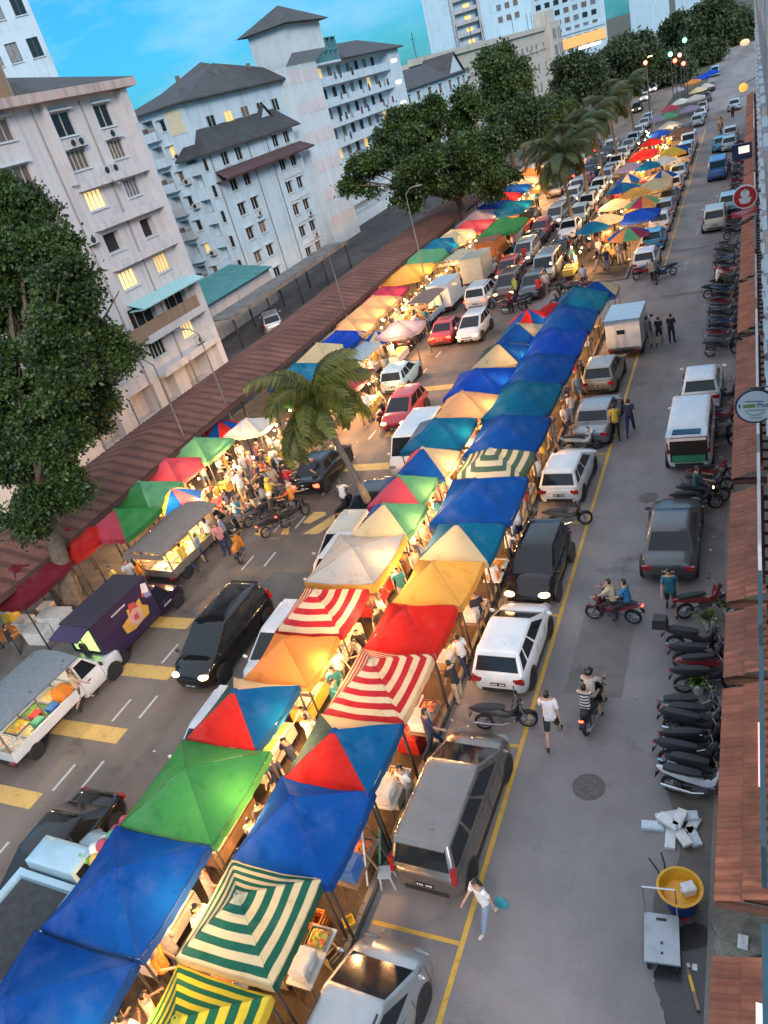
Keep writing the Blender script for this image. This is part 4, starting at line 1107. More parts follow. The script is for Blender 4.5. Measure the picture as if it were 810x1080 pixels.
b = MB(); b.patch((-.4, 11.2, 14.8), (-.4, 14.0, 17.6), (-5, 14.0, 17.6), (-5, 11.2, 14.8)); b.patch((-.4, 14.0, 17.6), (-.4, 16.8, 14.8), (-5, 16.8, 14.8), (-5, 14.0, 17.6)); b.build('gable_roof', [ROOFD], t, 20)
for u in (12.0, 17.6): 
    b = MB(); b.bb(.002, .3, u, u + .35, 0, 11.5); b.build('pier', [W_WHITE], t, 30)
for u in (.25, 7.6, 11.5):
    b = MB(); b.tube([(.07, u, .1), (.07, u, 14.5)], .05, 6); b.build('downpipe', [POLEW], t)
for zz in (2.4, 4.9, 7.4, 9.9):
    b = MB(); b.bb(.002, .12, 12.4, 17.5, zz - .16, zz); b.build('ledge', [W_PINK], t, 30)
# --- taller wing behind it: its end wall, with dark recesses and stacked balconies, faces down the street
t = bld('apartment_block', -57.0, 69.3, -PI / 2, 'white wing with stacked dark balconies on its end wall and long dark roof', 'apartment block')
ops = []; ws = []
for k in range(8):
    v = .35 + k * 2.4
    if k < 7: ops.append((5.85, 7.15, v - .55, v + .75, 1.0))
    ops.append((2.3, 3.6, v - .1 if k else .3, v + 1.75, 1.1)); ops.append((4.35, 5.0, v + .45, v + 1.5, .2)); ws.append((4.35, 5.0, v + .45, v + 1.5, ('dark', 'curt', 'lit', 'dark')[k % 4]))
    ops.append((.4, 1.5, v + .3, v + 1.6, .2)); ws.append((.4, 1.5, v + .3, v + 1.6, 'dark'))
body_walls(7.6, 19.5, 27, ops).build('wall', [W_WHITE], t, 30)
for q in ws: window(t, *q[:4], q[4], 1, hood=True)
b = MB(); b.bb(.005, .05, 5.4, 7.2, 17.0, 19.2); b.build('wall_panel', [plain('buff_render_panel', (.66, .58, .40), .8)], t)
for k in range(8):
    b = MB(); v = .2 + k * 2.4; b.bb(.002, .8, 2.1, 4.1, v, v + .13); b.bb(.72, .8, 2.1, 4.1, v + .13, v + .85); b.build('balcony', [W_GREY if k in (1, 3, 4) else W_WHITE], t, 30)
    if k % 2:
        b = MB(); b.bb(.3, .5, 2.4, 3.0, v + .2, v + 1.3); b.bb(.25, .4, 3.2, 3.8, v + .3, v + 1.1, 1); b.build('balcony_clutter', [CURT, BOXM['grey']], t)
    if k in (2, 4, 5, 6): ac_unit(t, 5.35, v + .6)
for k in range(7):                                                   # upper windows of its street front, above the stepped block
    w_ = window(t, 0, 1.5, 0, 1.3, ('dark', 'lit', 'curt', 'dark')[k % 4], 2, -.03); w_.location = (-3.2 - k * 3.4, 7.61, 16.6); w_.rotation_euler = (0, 0, PI / 2)
r = MB(); hip(r, -27, 0, 0, 7.6, 19.6, 3.2, .8); r.build('roof', [ROOFD], t, 20)
b = MB(); hip(b, -30, -14, -8, 1.5, 20.4, 3.6, .8); b.bb(-29.5, -14.5, -7.5, -.01, 0, 20.2, 1); b.build('rear_roof', [ROOFD, W_WHITE], t, 20)
for u in (-4, -11, -18):
    b = MB(); b.bb(u, u + .4, 5.4, 5.7, 20.9, 22.0); b.build('vent_pipe', [POLEW], t)
# --- stair tower
t = bld('stair_tower', -48.2, 89.6, 0, 'tall pale stair tower with overhanging head and dark pyramid roof', 'tower')
b = MB(); b.bb(-3.4, 0, 0, 7.9, 0, 21.6); b.bb(.002, .10, 3.3, 3.42, 0, 21.4); b.build('shaft', [W_PALE], t, 30)
for k in range(6):
    b = MB(); b.bb(.004, .03, .3, 7.6, 2.2 + k * 3.3, 3.6 + k * 3.3); b.build('painted_band', [wallmat('pink_band_wall_%d' % k, (.60, .56, .57), .3)], t, 30)
b = MB(); b.loft([[Vector(p) for p in ((.0, 0, 20.6), (.0, 7.9, 20.6), (-3.4, 7.9, 20.6), (-3.4, 0, 20.6))], [Vector(p) for p in ((1.4, -.25, 21.7), (1.4, 8.7, 21.7), (-3.6, 8.7, 21.7), (-3.6, -.25, 21.7))], [Vector(p) for p in ((1.4, -.25, 24.6), (1.4, 8.7, 24.6), (-3.6, 8.7, 24.6), (-3.6, -.25, 24.6))]]); b.build('tower_head', [W_PALE], t, 20)
r = MB(); x0, x1, y0, y1 = -4.6, 2.4, -1.3, 9.7; r.add([(x0, y0, 24.55), (x1, y0, 24.55), (x1, y1, 24.55), (x0, y1, 24.55), (-1.1, 4.2, 26.9)], [(0, 1, 4), (1, 2, 4), (2, 3, 4), (3, 0, 4), (0, 3, 2, 1)]); r.build('roof', [ROOFD], t, 10)
for yy in (0.2, 6.6):
    b = MB(); b.lathe([(.0, 1.32), (.28, 1.32)], (0, yy, 23.3), 10, 0, 'x'); b.build('vent_hole', [HOLE], t)
# --- wing with open corridors full of washing, beyond the tower
t = bld('corridor_wing', -50.5, 97.6, 0, 'white wing with open corridors, laundry and lit doorways, just beyond the stair tower', 'apartment block')
ops = [(.8, 29.5, 1.3 + k * 2.5, 2.75 + k * 2.5, 1.6) for k in range(8)]
body_walls(34, 20.5, 9, ops).build('wall', [W_WHITE], t, 30)
r_ = random.Random(5)
for k in range(2, 8):
    for q in range(9):
        u = 1.2 + q * 3.1; b = MB(); b.bb(-1.58, -1.5, u, u + 1.0, .35 + k * 2.5, 2.5 + k * 2.5); o = b.build('door', [LITW if r_.random() < .3 else (CURT if r_.random() < .5 else HOLE)], t)
    for q in range(14):
        if r_.random() < .55:
            u = .9 + q * 2.0 + r_.uniform(-.4, .4); b = MB(); b.patch((.05, u, .8 + k * 2.5), (.05, u + r_.uniform(.4, .9), .8 + k * 2.5), (.05, u + .6, 1.7 + k * 2.5), (.05, u, 1.7 + k * 2.5)); b.build('laundry', [cloth(r_.choice([(.05, .07, .12), (.12, .03, .04), (.3, .3, .32), (.03, .03, .03), (.10, .14, .12)]))], t)
r = MB(); hip(r, -9, 0, 13, 34, 20.5, 2.4, .8); r.build('roof', [ROOFD], t, 20)
b = MB()
for k in range(9): b.bb(-6, -.2, .4 + k * 1.5, .5 + k * 1.5, 20.5, 23.2)
b.bb(-6, -.2, .4, 12.6, 23.2, 23.3); b.bb(-.3, -.2, .4, 12.6, 21.8, 21.95); b.build('roof_shelter', [plain('teal_roof_sheet', (.10, .26, .30), .4)], t, 20)
for k in range(3):
    b = MB(); b.bb(.02, .10, 30.2, 32.4, 18.6 - k * 3.0, 18.95 - k * 3.0); b.build('tube_light', [glow('white_corridor_tube_%d' % k, (1, .8, .75), 1.6)], t)
# --- low house with dark hipped roof beyond, then long slab
t = flats('apartment_block', 'low white block with broad dark hipped roof, between the corridor wing and the long slab', -52, 132, 38, 14.3, 10, 5, [3, 8, 14, 20, 26, 31.5, 35], W_WHITE, ['dark', 'curt', 'dark'], 3.0, acs=.2, seed=14, fh=2.8, ww=1.7, wh=1.5)
b = MB(); b.prism([(26.5, 14.4), (35.5, 14.4), (31, 17.6)], -.4, .2, 0, 'x'); b.build('gable', [W_WHITE], t, 20)
b = MB(); b.patch((.5, 25.8, 14.3), (.5, 31, 18.0), (-6, 31, 18.0), (-6, 25.8, 14.3)); b.patch((.5, 31, 18.0), (.5, 36.2, 14.3), (-6, 36.2, 14.3), (-6, 31, 18.0)); b.build('gable_roof', [ROOFD], t, 20)
t = flats('slab_block', 'long cream slab block with flat parapet, behind the round dark tree', -60, 160, 143, 18.2, 14, 3, [12 + 6.2 * k for k in range(17)] + [122, 130], W_CREAM, ['dark', 'dark', 'curt'], roof=False, fh=5.3, wh=2.6, ww=2.8, sill=1.3, bars=3, hood=False, seed=21)
b = MB(); b.bb(.01, 2.2, 126, 143, 0, 19.4); b.bb(-14, .0, 134, 145, 18.3, 23.0); b.build('end_block', [W_CREAM], t, 30)
for k in range(4):
    window(t, 128.6, 133.6, .6 + k * 4.6, 3.6 + k * 4.6, 'dark', 4, -.05, xoff=2.20)
    for uu in (136.6, 140): window(t, uu, uu + 1.8, .4 + k * 4.6, 3.9 + k * 4.6, 'curt', 1, -.05, xoff=2.20)
b = MB(); b.bb(.01, .7, 0, 125.9, 17.6, 18.8); b.bb(.01, .3, 0, 125.9, 12.6, 13.2); b.build('cornice', [W_CREAM], t, 30)
for u in (11, 41, 52, 63, 95, 114, 120):
    b = MB(); b.cyl((-2, u, 18.2), (-2, u, 23.5), .08, n=5); b.cyl((-2, u - 1.1, 22.3), (-2, u + 1.1, 22.3), .05, n=4); b.cyl((-2, u - .8, 21.2), (-2, u + .8, 21.2), .05, n=4); b.build('aerial', [POLE], t)
# --- towers far behind
def far_block(name, label, pxl, pxr, dist, ztop, D, wall, floors, cols, fh=3.2, balcony=None, py=20, ww=1.5, wh=1.6):
    """A block whose front spans two bearings at that distance; it faces back down the street."""
    a = ROT @ np.array([pxl - 405., py - 540., FOC]); b = ROT @ np.array([pxr - 405., py - 540., FOC])
    A = Vector((a[0], a[1])) * dist / math.hypot(a[0], a[1]); B = Vector((b[0], b[1])) * dist / math.hypot(b[0], b[1])
    d = B - A; L = d.length; rz = math.atan2(d.y, d.x) - PI / 2
    t = bld(name, A.x, A.y, rz, label, 'building'); ops = []; ws = []; r_ = random.Random(int(pxl))
    z1 = ztop - .6
    for k in range(floors):
        v = z1 - fh * (k + 1) + .8
        for u in cols:
            if v < 1: continue
            ops.append((u * L, u * L + ww, v, v + wh, .25)); ws.append((u * L, u * L + ww, v, v + wh))
    if balcony: ops.append((balcony[0] * L, balcony[1] * L, 2, z1, 2.0))
    body_walls(L, ztop, D, ops).build('wall', [wall], t, 30)
    for q in ws: window(t, *q, r_.choice(['dark', 'dark', 'grey', 'curt']), 2, frame='d')
    if balcony:
        for k in range(floors + 2):
            v = z1 - fh * (k + 1)
            o = MB(); o.bb(-1.8, .25, balcony[0] * L + .1, balcony[1] * L - .1, v, v + .35); o.bb(.05, .2, balcony[0] * L + .1, balcony[1] * L - .1, v + .35, v + 1.1); o.build('balcony', [W_GREY], t)
            o = MB(); o.bb(-1.9, -1.7, (balcony[0] * .6 + balcony[1] * .4) * L, (balcony[0] * .35 + balcony[1] * .65) * L, v + 1.0, v + 2.2); o.build('lit_window', [LITW], t)
        for s in balcony: 
            o = MB(); o.bb(.01, .7, s * L - .5, s * L + .5, 0, ztop); o.build('fin', [W_GREY], t)
    return t, L
far_block('apartment_tower', 'white tower block with rows of dark windows, rising behind the pink block of flats', -75, 66, 78, 46, 14, W_WHITE, 10, [.10, .34, .52, .68, .86], 3.0, py=90, ww=.95, wh=1.4)
far_block('high_rise', 'pale blue high-rise with a dark lit balcony shaft up its front', 448, 562, 300, 64, 20, W_BLUE, 12, [.68, .76, .84], 3.4, (.27, .52))
t, L = far_block('hotel_block', 'pale blue block with one warmly lit storey, behind the roadside trees', 560, 640, 400, 60, 20, W_BLUE, 14, [.1, .22, .34, .46, .58, .7, .82], 3.8, py=30, ww=2.2, wh=2.0)
o = MB(); o.bb(.3, .5, .3 * L, .98 * L, 8.6, 12.6); o.build('lit_storey', [glow('warm_lit_storey', (1, .46, .14), .10)], t)
o = MB(); o.bb(.02, .6, .02 * L, .98 * L, 14.0, 15.4); o.build('cornice', [W_BLUE], t)
o = MB(); o.bb(.52, .6, .6 * L, .9 * L, 7.0, 8.2); o.build('light_strip', [glow('white_sign_strip', (1, 1, 1), .5)], t)
far_block('office_block', 'small pale block far down the street, above the tree line', 664, 706, 420, 44, 20, W_BLUE, 6, [.2, .5, .75], 3.4, py=10)
far_block('office_block', 'pale far block beside the topmost trees at the street end', 712, 745, 480, 60, 20, W_BLUE, 6, [.15, .4, .65, .85], 3.4, py=2)
# ------------------------------------------------------------------ ground, roads, walkway, shophouses
def sheet(name, x0, x1, y0, y1, z, m, n=1):
    b = MB(); b.patch((x0, y0, z), (x1, y0, z), (x1, y1, z), (x0, y1, z), nu=n, nv=n); return struct(b.build(name, [m], None, 0))
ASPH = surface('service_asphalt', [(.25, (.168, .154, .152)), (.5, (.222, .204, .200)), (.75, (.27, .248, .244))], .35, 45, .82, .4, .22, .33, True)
ASPH2 = surface('main_asphalt', [(.25, (.150, .116, .094)), (.5, (.205, .160, .130)), (.75, (.25, .197, .158))], .3, 45, .8, .4, .3, .3, True)  # warm light of the stall lamps is put into this road colour
DIRT = surface('verge_dirt', [(.25, (.028, .020, .015)), (.5, (.065, .046, .032)), (.75, (.12, .09, .062))], .8, 30, .9, .6, None, .8)
PAVE = surface('pavement_concrete', [(.25, (.14, .125, .11)), (.5, (.21, .19, .165)), (.75, (.27, .245, .21))], .7, 35, .85, .4, None, .6)
LOT = surface('car_park_asphalt', [(.25, (.055, .052, .052)), (.6, (.085, .08, .078)), (.8, (.11, .10, .098))], .4, 40, .85, .4, .3, .4)
EARTH = surface('far_ground', [(.3, (.05, .06, .035)), (.6, (.09, .085, .06)), (.8, (.13, .12, .09))], .05, 3, .95, .3)
sheet('ground', -6000, 6000, -300, 12000, -.012, EARTH)
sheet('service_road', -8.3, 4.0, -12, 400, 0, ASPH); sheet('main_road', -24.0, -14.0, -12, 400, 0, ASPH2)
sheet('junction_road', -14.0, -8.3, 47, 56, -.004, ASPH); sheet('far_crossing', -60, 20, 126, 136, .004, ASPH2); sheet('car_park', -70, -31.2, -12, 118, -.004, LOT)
def kerbed(name, x0, x1, y0, y1, h, m, em):
    b = MB(); b.bb(x0 + .12, x1 - .12, y0 + .12, y1 - .12, -.02, h)
    o = struct(b.build(name, [m], None, 0))
    k = MB()
    n = max(1, int((y1 - y0) / 1.0)); st = (y1 - y0) / n
    for i in range(n):
        for x in (x0, x1 - .13): k.bb(x, x + .13, y0 + i * st + .01, y0 + (i + 1) * st - .01, -.02, h + .03, 0)
    k.bb(x0 + .13, x1 - .13, y0, y0 + .13, -.02, h + .03); k.bb(x0 + .13, x1 - .13, y1 - .13, y1, -.02, h + .03)
    struct(k.build('kerb', [em], None, 0))
KERB = surface('kerb_concrete', [(.3, (.13, .12, .105)), (.6, (.22, .20, .175)), (.8, (.28, .26, .23))], 1.2, 40, .85, .4)
kerbed('verge', -14.2, -8.35, -10, 47, .12, DIRT, KERB); kerbed('verge', -14.4, -8.35, 56, 124, .12, DIRT, KERB); kerbed('pavement', -31.2, -24.0, -10, 124, .12, PAVE, KERB)
# paint on the road
def paintmat(name, c):
    m, t, b = nt(name); V = N(t, 'ShaderNodeTexCoord').outputs['Object']
    f = ramp(t, noise(t, 3, 7, .8, vec=V), [(.30, (.55, .52, .48)), (.5, (1, 1, 1))])
    t.links.new(mixc(t, .9, c, f, 'MULTIPLY'), b.inputs['Base Color']); b.inputs['Roughness'].default_value = .7; return m
YEL = paintmat('worn_yellow_road_paint', (.56, .33, .055)); YEL2 = paintmat('worn_orange_road_paint', (.66, .40, .12)); WHT = paintmat('worn_white_road_paint', (.52, .50, .47))
def mark(x0, x1, y0, y1, m, name='road_marking', z=.006): return sheet(name, x0, x1, y0, y1, z, m)
mark(-6.02, -5.90, -8, 46, YEL); mark(-6.02, -5.90, 56, 120, YEL)
for k in range(9):
    yy = 7.98 + (k - 1) * 5.5
    if yy < 46: mark(-8.15, -6.03, yy - .05, yy + .05, YEL)
for k in range(14): mark(-8.15, -6.03, 58 + k * 4.6, 58.1 + k * 4.6, YEL)
for ya, yb, xa, xb in ((11.55, 12.2, -22.6, -19.15), (14.5, 15.15, -23.0, -19.2), (17.2, 17.85, -23, -20.3), (8.75, 9.35, -23, -20.35), (6.2, 6.8, -23, -20.3), (29.5, 30.2, -19.0, -15.4), (36.0, 36.7, -19.0, -15.5), (33.2, 33.9, -18.2, -15.5), (39.0, 39.7, -18.5, -15.5)): mark(xa, xb, ya, yb, YEL2)
for k in range(24): mark(-19.12, -19.02, 4.0 + k * 2.9, 5.05 + k * 2.9, WHT)
for k in range(7): mark(-20.12, -20.02, 6.6 + k * 2.9, 7.65 + k * 2.9, WHT)
for k in range(20): mark(-19.12, -19.02, 74 + k * 3, 75.2 + k * 3, WHT)
for pts in (((319, 563.5), (335, 563.5), (360, 547), (359, 541.5), (354, 542)), ((319, 551.5), (326, 552.5), (344, 543), (343, 540), (331, 540)), ((296, 564), (304, 564), (306, 553), (299, 558)), ((268, 564), (277, 566), (280, 556), (271, 560)), ((244, 566), (252, 568), (257, 556), (248, 561))):
    b = MB(); b.add([(*P(px, py), .007) for px, py in pts], [tuple(range(len(pts)))]); struct(b.build('road_marking', [YEL2], None, 0))
# faded arrows
def arrow(x, y, s=1):
    b = MB(); b.add([(x - .08, y, .006), (x + .08, y, .006), (x + .08, y + 1.6, .006), (x - .08, y + 1.6, .006), (x - .3, y + 1.6, .006), (x + .3, y + 1.6, .006), (x, y + 2.4, .006)], [(0, 1, 2, 3), (4, 5, 6)]); struct(b.build('road_marking', [paintmat('faded_white_arrow_paint', (.25, .245, .24))], None, 0))
arrow(*P(722, 285)); arrow(*P(735, 248))
# covers, drain, patches
MAN = plain('manhole_iron', (.15, .125, .115), .6, .3, var=.4, scale=14, bmp=.6)
for q, (px, py, r) in enumerate(((621, 830, .40), (684, 525, .36))):
    x, y = P(px, py); b = MB(); b.lathe([(0, .010), (r * .86, .010), (r * .86, .004), (r * .9, .004), (r * .9, .012), (r, .012), (r, -.01)], n=28)
    for k in range(5): b.box((0, -r * .6 + k * r * .3, .012), (r * 1.1, .03, .008))
    o = b.build('manhole_cover', [MAN]); o.location = (x, y, 0); tag(o, ('rusty round manhole cover in the open road, by the walker in a white vest', 'round manhole cover in the road, beside the parked white van with open tailgate')[q], 'manhole cover')
WET = plain('wet_patch_asphalt', (.040, .040, .042), .25, var=.35, scale=2.5); WETB = plain('brown_stain_asphalt', (.115, .098, .084), .6, var=.4, scale=2)
def blob(name, pts, m, z):
    q = [Vector((*P(px, py), z)) for px, py in pts]; n = len(q); out = []; rj = random.Random(n * 7 + int(pts[0][0]))
    for i in range(n):                     # smooth, slightly ragged outline
        a, b_, c, d = q[i - 1], q[i], q[(i + 1) % n], q[(i + 2) % n]
        for k in range(7):
            u = k / 7; v = .5 * ((2 * b_) + (c - a) * u + (2 * a - 5 * b_ + 4 * c - d) * u * u + (3 * b_ - a - 3 * c + d) * u ** 3)
            out.append((v.x + rj.uniform(-.025, .025), v.y + rj.uniform(-.025, .025), z))
    b = MB(); b.add(out, [tuple(range(len(out)))]); return struct(b.build(name, [m], None, 0))
blob('wet_patch', [(707, 1002), (752, 985), (752, 1040), (757, 1074), (722, 1095), (706, 1088), (697, 1060), (690, 1030)], WET, .005)
blob('wet_patch', [(716, 978), (741, 975), (748, 990), (738, 1000), (712, 1000)], plain('dark_grease_asphalt', (.022, .020, .018), .5, var=.4, scale=4), .009)
blob('stain', [(702, 800), (752, 790), (757, 860), (758, 960), (742, 985), (700, 990), (690, 940), (716, 900)], WETB, .003)
b = MB()                                # concrete apron between the two near tiled roofs
pts = [(749, 966), (812, 960), (815, 1004), (760, 1014), (752, 998), (756, 985), (750, 975)]
b.add([(*P(px, py, .12), .12) for px, py in pts] + [(*P(px, py, .12), -.01) for px, py in pts], [tuple(range(7))] + [(i, (i + 1) % 7, 7 + (i + 1) % 7, 7 + i) for i in range(7)]); struct(b.build('apron', [surface('apron_concrete', [(.3, (.17, .155, .125)), (.6, (.27, .25, .205)), (.8, (.33, .31, .26))], 1.5, 30, .85, .5, None, .9)], None, 0))
b = MB()
for k in range(8): b.bb(-1.55 + k * .075, -1.515 + k * .075, 5.7, 6.35, -.02, .02)
b.bb(-1.6, -.96, 5.64, 5.7, -.02, .022); b.bb(-1.6, -.96, 6.35, 6.41, -.02, .022); tag(b.build('drain_grate', [plain('grate_steel', (.32, .28, .2), .5, .5, scale=20)]), 'steel drain grate in the wet patch by the near tiled roof', 'drain grate')
PATCH = surface('patched_asphalt', [(.25, (.135, .122, .11)), (.5, (.172, .156, .141)), (.75, (.205, .186, .168))], .6, 45, .85, .4, None, .5)
DPATCH = surface('dark_patched_asphalt', [(.25, (.105, .095, .086)), (.5, (.14, .127, .115)), (.75, (.17, .154, .14))], .6, 45, .85, .4, None, .5)
for x0, x1, y0, y1, q in ((-5.2, -3.6, 15.6, 19.4, 0), (-3.4, -1.6, 25, 25.9, 1), (-5.6, -1.8, 50.5, 51.1, 1), (-5.7, -2.0, 61, 61.5, 1), (-5.6, -4.3, 35, 41, 0), (-18.4, -16.2, 18.5, 21, 1), (-18.8, -15.2, 41, 41.8, 1)): mark(x0, x1, y0, y1, DPATCH if q else PATCH, 'road_patch', .0035)
r_ = random.Random(3); OIL = plain('oil_stain_asphalt', (.095, .088, .084), .6, var=.35, scale=5)
for k in range(18):
    if k < 14: x, y = -7.1 + r_.uniform(-.5, .6), 4 + k * 2.6
    else: x, y = r_.choice([-2.9, -17.5, -21, -4.5]) + r_.uniform(-.6, .6), r_.uniform(6, 45)
    b = MB(); n = 14; rr = r_.uniform(.12, .28); b.add([(x + rr * r_.uniform(.6, 1.15) * math.cos(2 * PI * i / n), y + rr * 1.5 * r_.uniform(.6, 1.15) * math.sin(2 * PI * i / n), .0055) for i in range(n)], [tuple(range(n))]); struct(b.build('stain', [OIL], None, 0))
# five-foot way
sheet('arcade_floor', -1.15, .25, -8, 125, .02, PAVE)

# --- rust-red walkway roof on posts
WALKM = None
def walkway():
    m, t, b = nt('rusty_corrugated_roof'); V = N(t, 'ShaderNodeTexCoord').outputs['Object']
    w = N(t, 'ShaderNodeTexWave', wave_type='BANDS', bands_direction='Y'); w.inputs['Scale'].default_value = .42; w.inputs['Distortion'].default_value = 1.4; w.inputs['Detail'].default_value = 3; t.links.new(V, w.inputs['Vector'])
    c = ramp(t, noise(t, .35, 7, .7, vec=V), [(.28, (.085, .034, .022)), (.5, (.165, .062, .040)), (.72, (.24, .10, .068))])
    c = mixc(t, .8, c, ramp(t, w.outputs['Fac'], [(.1, (.5, .45, .45)), (.45, (1, 1, 1)), (1, (1.1, 1.08, 1.05))]), 'MULTIPLY')
    c = mixc(t, .5, c, ramp(t, noise(t, 5, 5, .7, vec=V), [(.35, (.55, .5, .5)), (.6, (1, 1, 1))]), 'MULTIPLY')
    t.links.new(c, b.inputs['Base Color']); b.inputs['Roughness'].default_value = .85; bump(t, b, w.outputs['Fac'], .5, .05)
    th = tag(empty('covered_walkway', (-29, -8, .12)), 'long covered walkway with rust-red corrugated roof along the far side of the street', 'walkway')
    r = MB(); n = 520; L = 104.0; vs = []
    for i in range(n + 1):
        y = L * i / n; z = .028 * math.sin(i * PI / 1.0 * .97) + .05 * math.sin(y * .21) 
        vs += [(-2.45, y, 3.12 + z), (-.2, y, 3.52 + z), (.2, y, 3.53 + z), (2.45, y, 2.95 + z)]
    r.add(vs, [(4 * i + k, 4 * i + k + 1, 4 * i + k + 5, 4 * i + k + 4) for i in range(n) for k in range(3)]); r.build('roof', [m], th, 80)
    f = MB(); f.bb(2.38, 2.44, 0, L, 2.68, 2.92); f.bb(-2.44, -2.38, 0, L, 2.85, 3.08); f.build('fascia', [plain('rust_fascia', (.10, .045, .036), .8)], th)
    pm = MB(); pm.box((0, 0, 1.42), (.12, .12, 2.84)); pm = pm.mesh('post', [POLE])
    for k in range(26):
        for x in (-2.2, 2.2): obj('post', pm, th, (x, .6 + k * 4.1, 0))
walkway()

W_SHADE = wallmat('shadow_toned_grimy_wall', (.17, .15, .13), .5)  # dark tone paints in the shadow of the awning gaps
# --- shophouse row on this side: one unit per tiled awning
def awning_mesh(L, D=.86, rise=.36, rows=2):
    b = MB(); per = .235; n = int(L / per * 6)
    for q in range(rows):
        x0 = -D + D * q / rows; x1 = -D + D * (q + 1) / rows + .03; vs = []
        for i in range(n + 1):
            y = L * i / n; ph = (y / per) % 1; z = .045 * math.sin(PI * min(1, ph / .62)) if ph < .62 else -.012 * math.sin(PI * (ph - .62) / .38); jit = .010 * math.sin(17.3 * int(y / per) + q * 3)
            za = rise * (q / rows) + .05 + jit; zb = rise * ((q + 1) / rows) + .015 + jit
            vs += [(x0, y, za + z - .04), (x0, y, za + z), (x1, y, zb + z)]
        b.add(vs, [(3 * i + k, 3 * i + k + 1, 3 * i + k + 4, 3 * i + k + 3) for i in range(n) for k in (0, 1)])
    return b
def tilemat(name, c):
    m, t, b = nt(name); V = N(t, 'ShaderNodeTexCoord').outputs['Object']
    br = N(t, 'ShaderNodeTexBrick'); mp = N(t, 'ShaderNodeMapping'); t.links.new(V, mp.inputs[0]); mp.inputs['Scale'].default_value = (1, 1, 1); mp.inputs['Rotation'].default_value = (0, 0, PI / 2); t.links.new(mp.outputs[0], br.inputs['Vector'])
    br.inputs['Color1'].default_value = (*c, 1); br.inputs['Color2'].default_value = (*sc(c, .74), 1); br.inputs['Mortar'].default_value = (*sc(c, .5), 1); br.inputs['Scale'].default_value = 1; br.inputs['Brick Width'].default_value = .235; br.inputs['Row Height'].default_value = .43; br.inputs['Mortar Size'].default_value = .004; br.offset = 0
    d = ramp(t, noise(t, 1.4, 6, .72, vec=V), [(.3, (.55, .52, .5)), (.55, (1, 1, 1)), (.8, (1.15, 1.1, 1.05))])
    t.links.new(mixc(t, .9, br.outputs['Color'], d, 'MULTIPLY'), b.inputs['Base Color']); b.inputs['Roughness'].default_value = .72; bump(t, b, noise(t, 40, 3, vec=V), .3, .01)
    return m
TILE = tilemat('terracotta_tiles', (.42, .135, .068)); TILE2 = tilemat('brown_terracotta_tiles', (.33, .115, .066))
SIGNM = plain('dark_teal_signboard', (.022, .075, .10), .4, scale=2); SIGNW = plain('white_signboard', (.62, .63, .64), .5, scale=2); SIGNN = plain('navy_signboard', (.02, .03, .09), .4, scale=2)
edges = [1100, 1004, 952, 712, 640, 560, 512, 362, 318, 262, 214, 190]
segs = []
def yz(py, z=3.05):
    return P(0.0356 * (1041 - py) + 755.5, py, z)[1]
spans = [(1110, 1012), (952, 728), (716, 648), (636, 521), (506, 362), (352, 300), (296, 238), (234, 206)]
spans_y = [(yz(a), yz(b)) for a, b in spans]; spans_y[0] = (3.6, spans_y[0][1])
last = spans_y[-1][1]
for k in range(9): spans_y.append((last + .4 + k * 6.4, last + 6.4 + k * 6.4))
SHOP = []
desc = ['nearest shophouse, its tiled awning cut short above the drain grate', 'shophouse with the long terracotta awning beside the yellow cart', 'shophouse whose awning hangs over the parked motorbikes and a pot plant', 'shophouse with brown awning tiles just beyond the pot plants', 'shophouse with long brown awning under the round white hanging sign',
        'shophouse with terracotta awning just beyond the round white sign', 'shophouse with narrow terracotta awning below the red hanging sign', 'shophouse with terracotta awning directly under the red hanging sign']
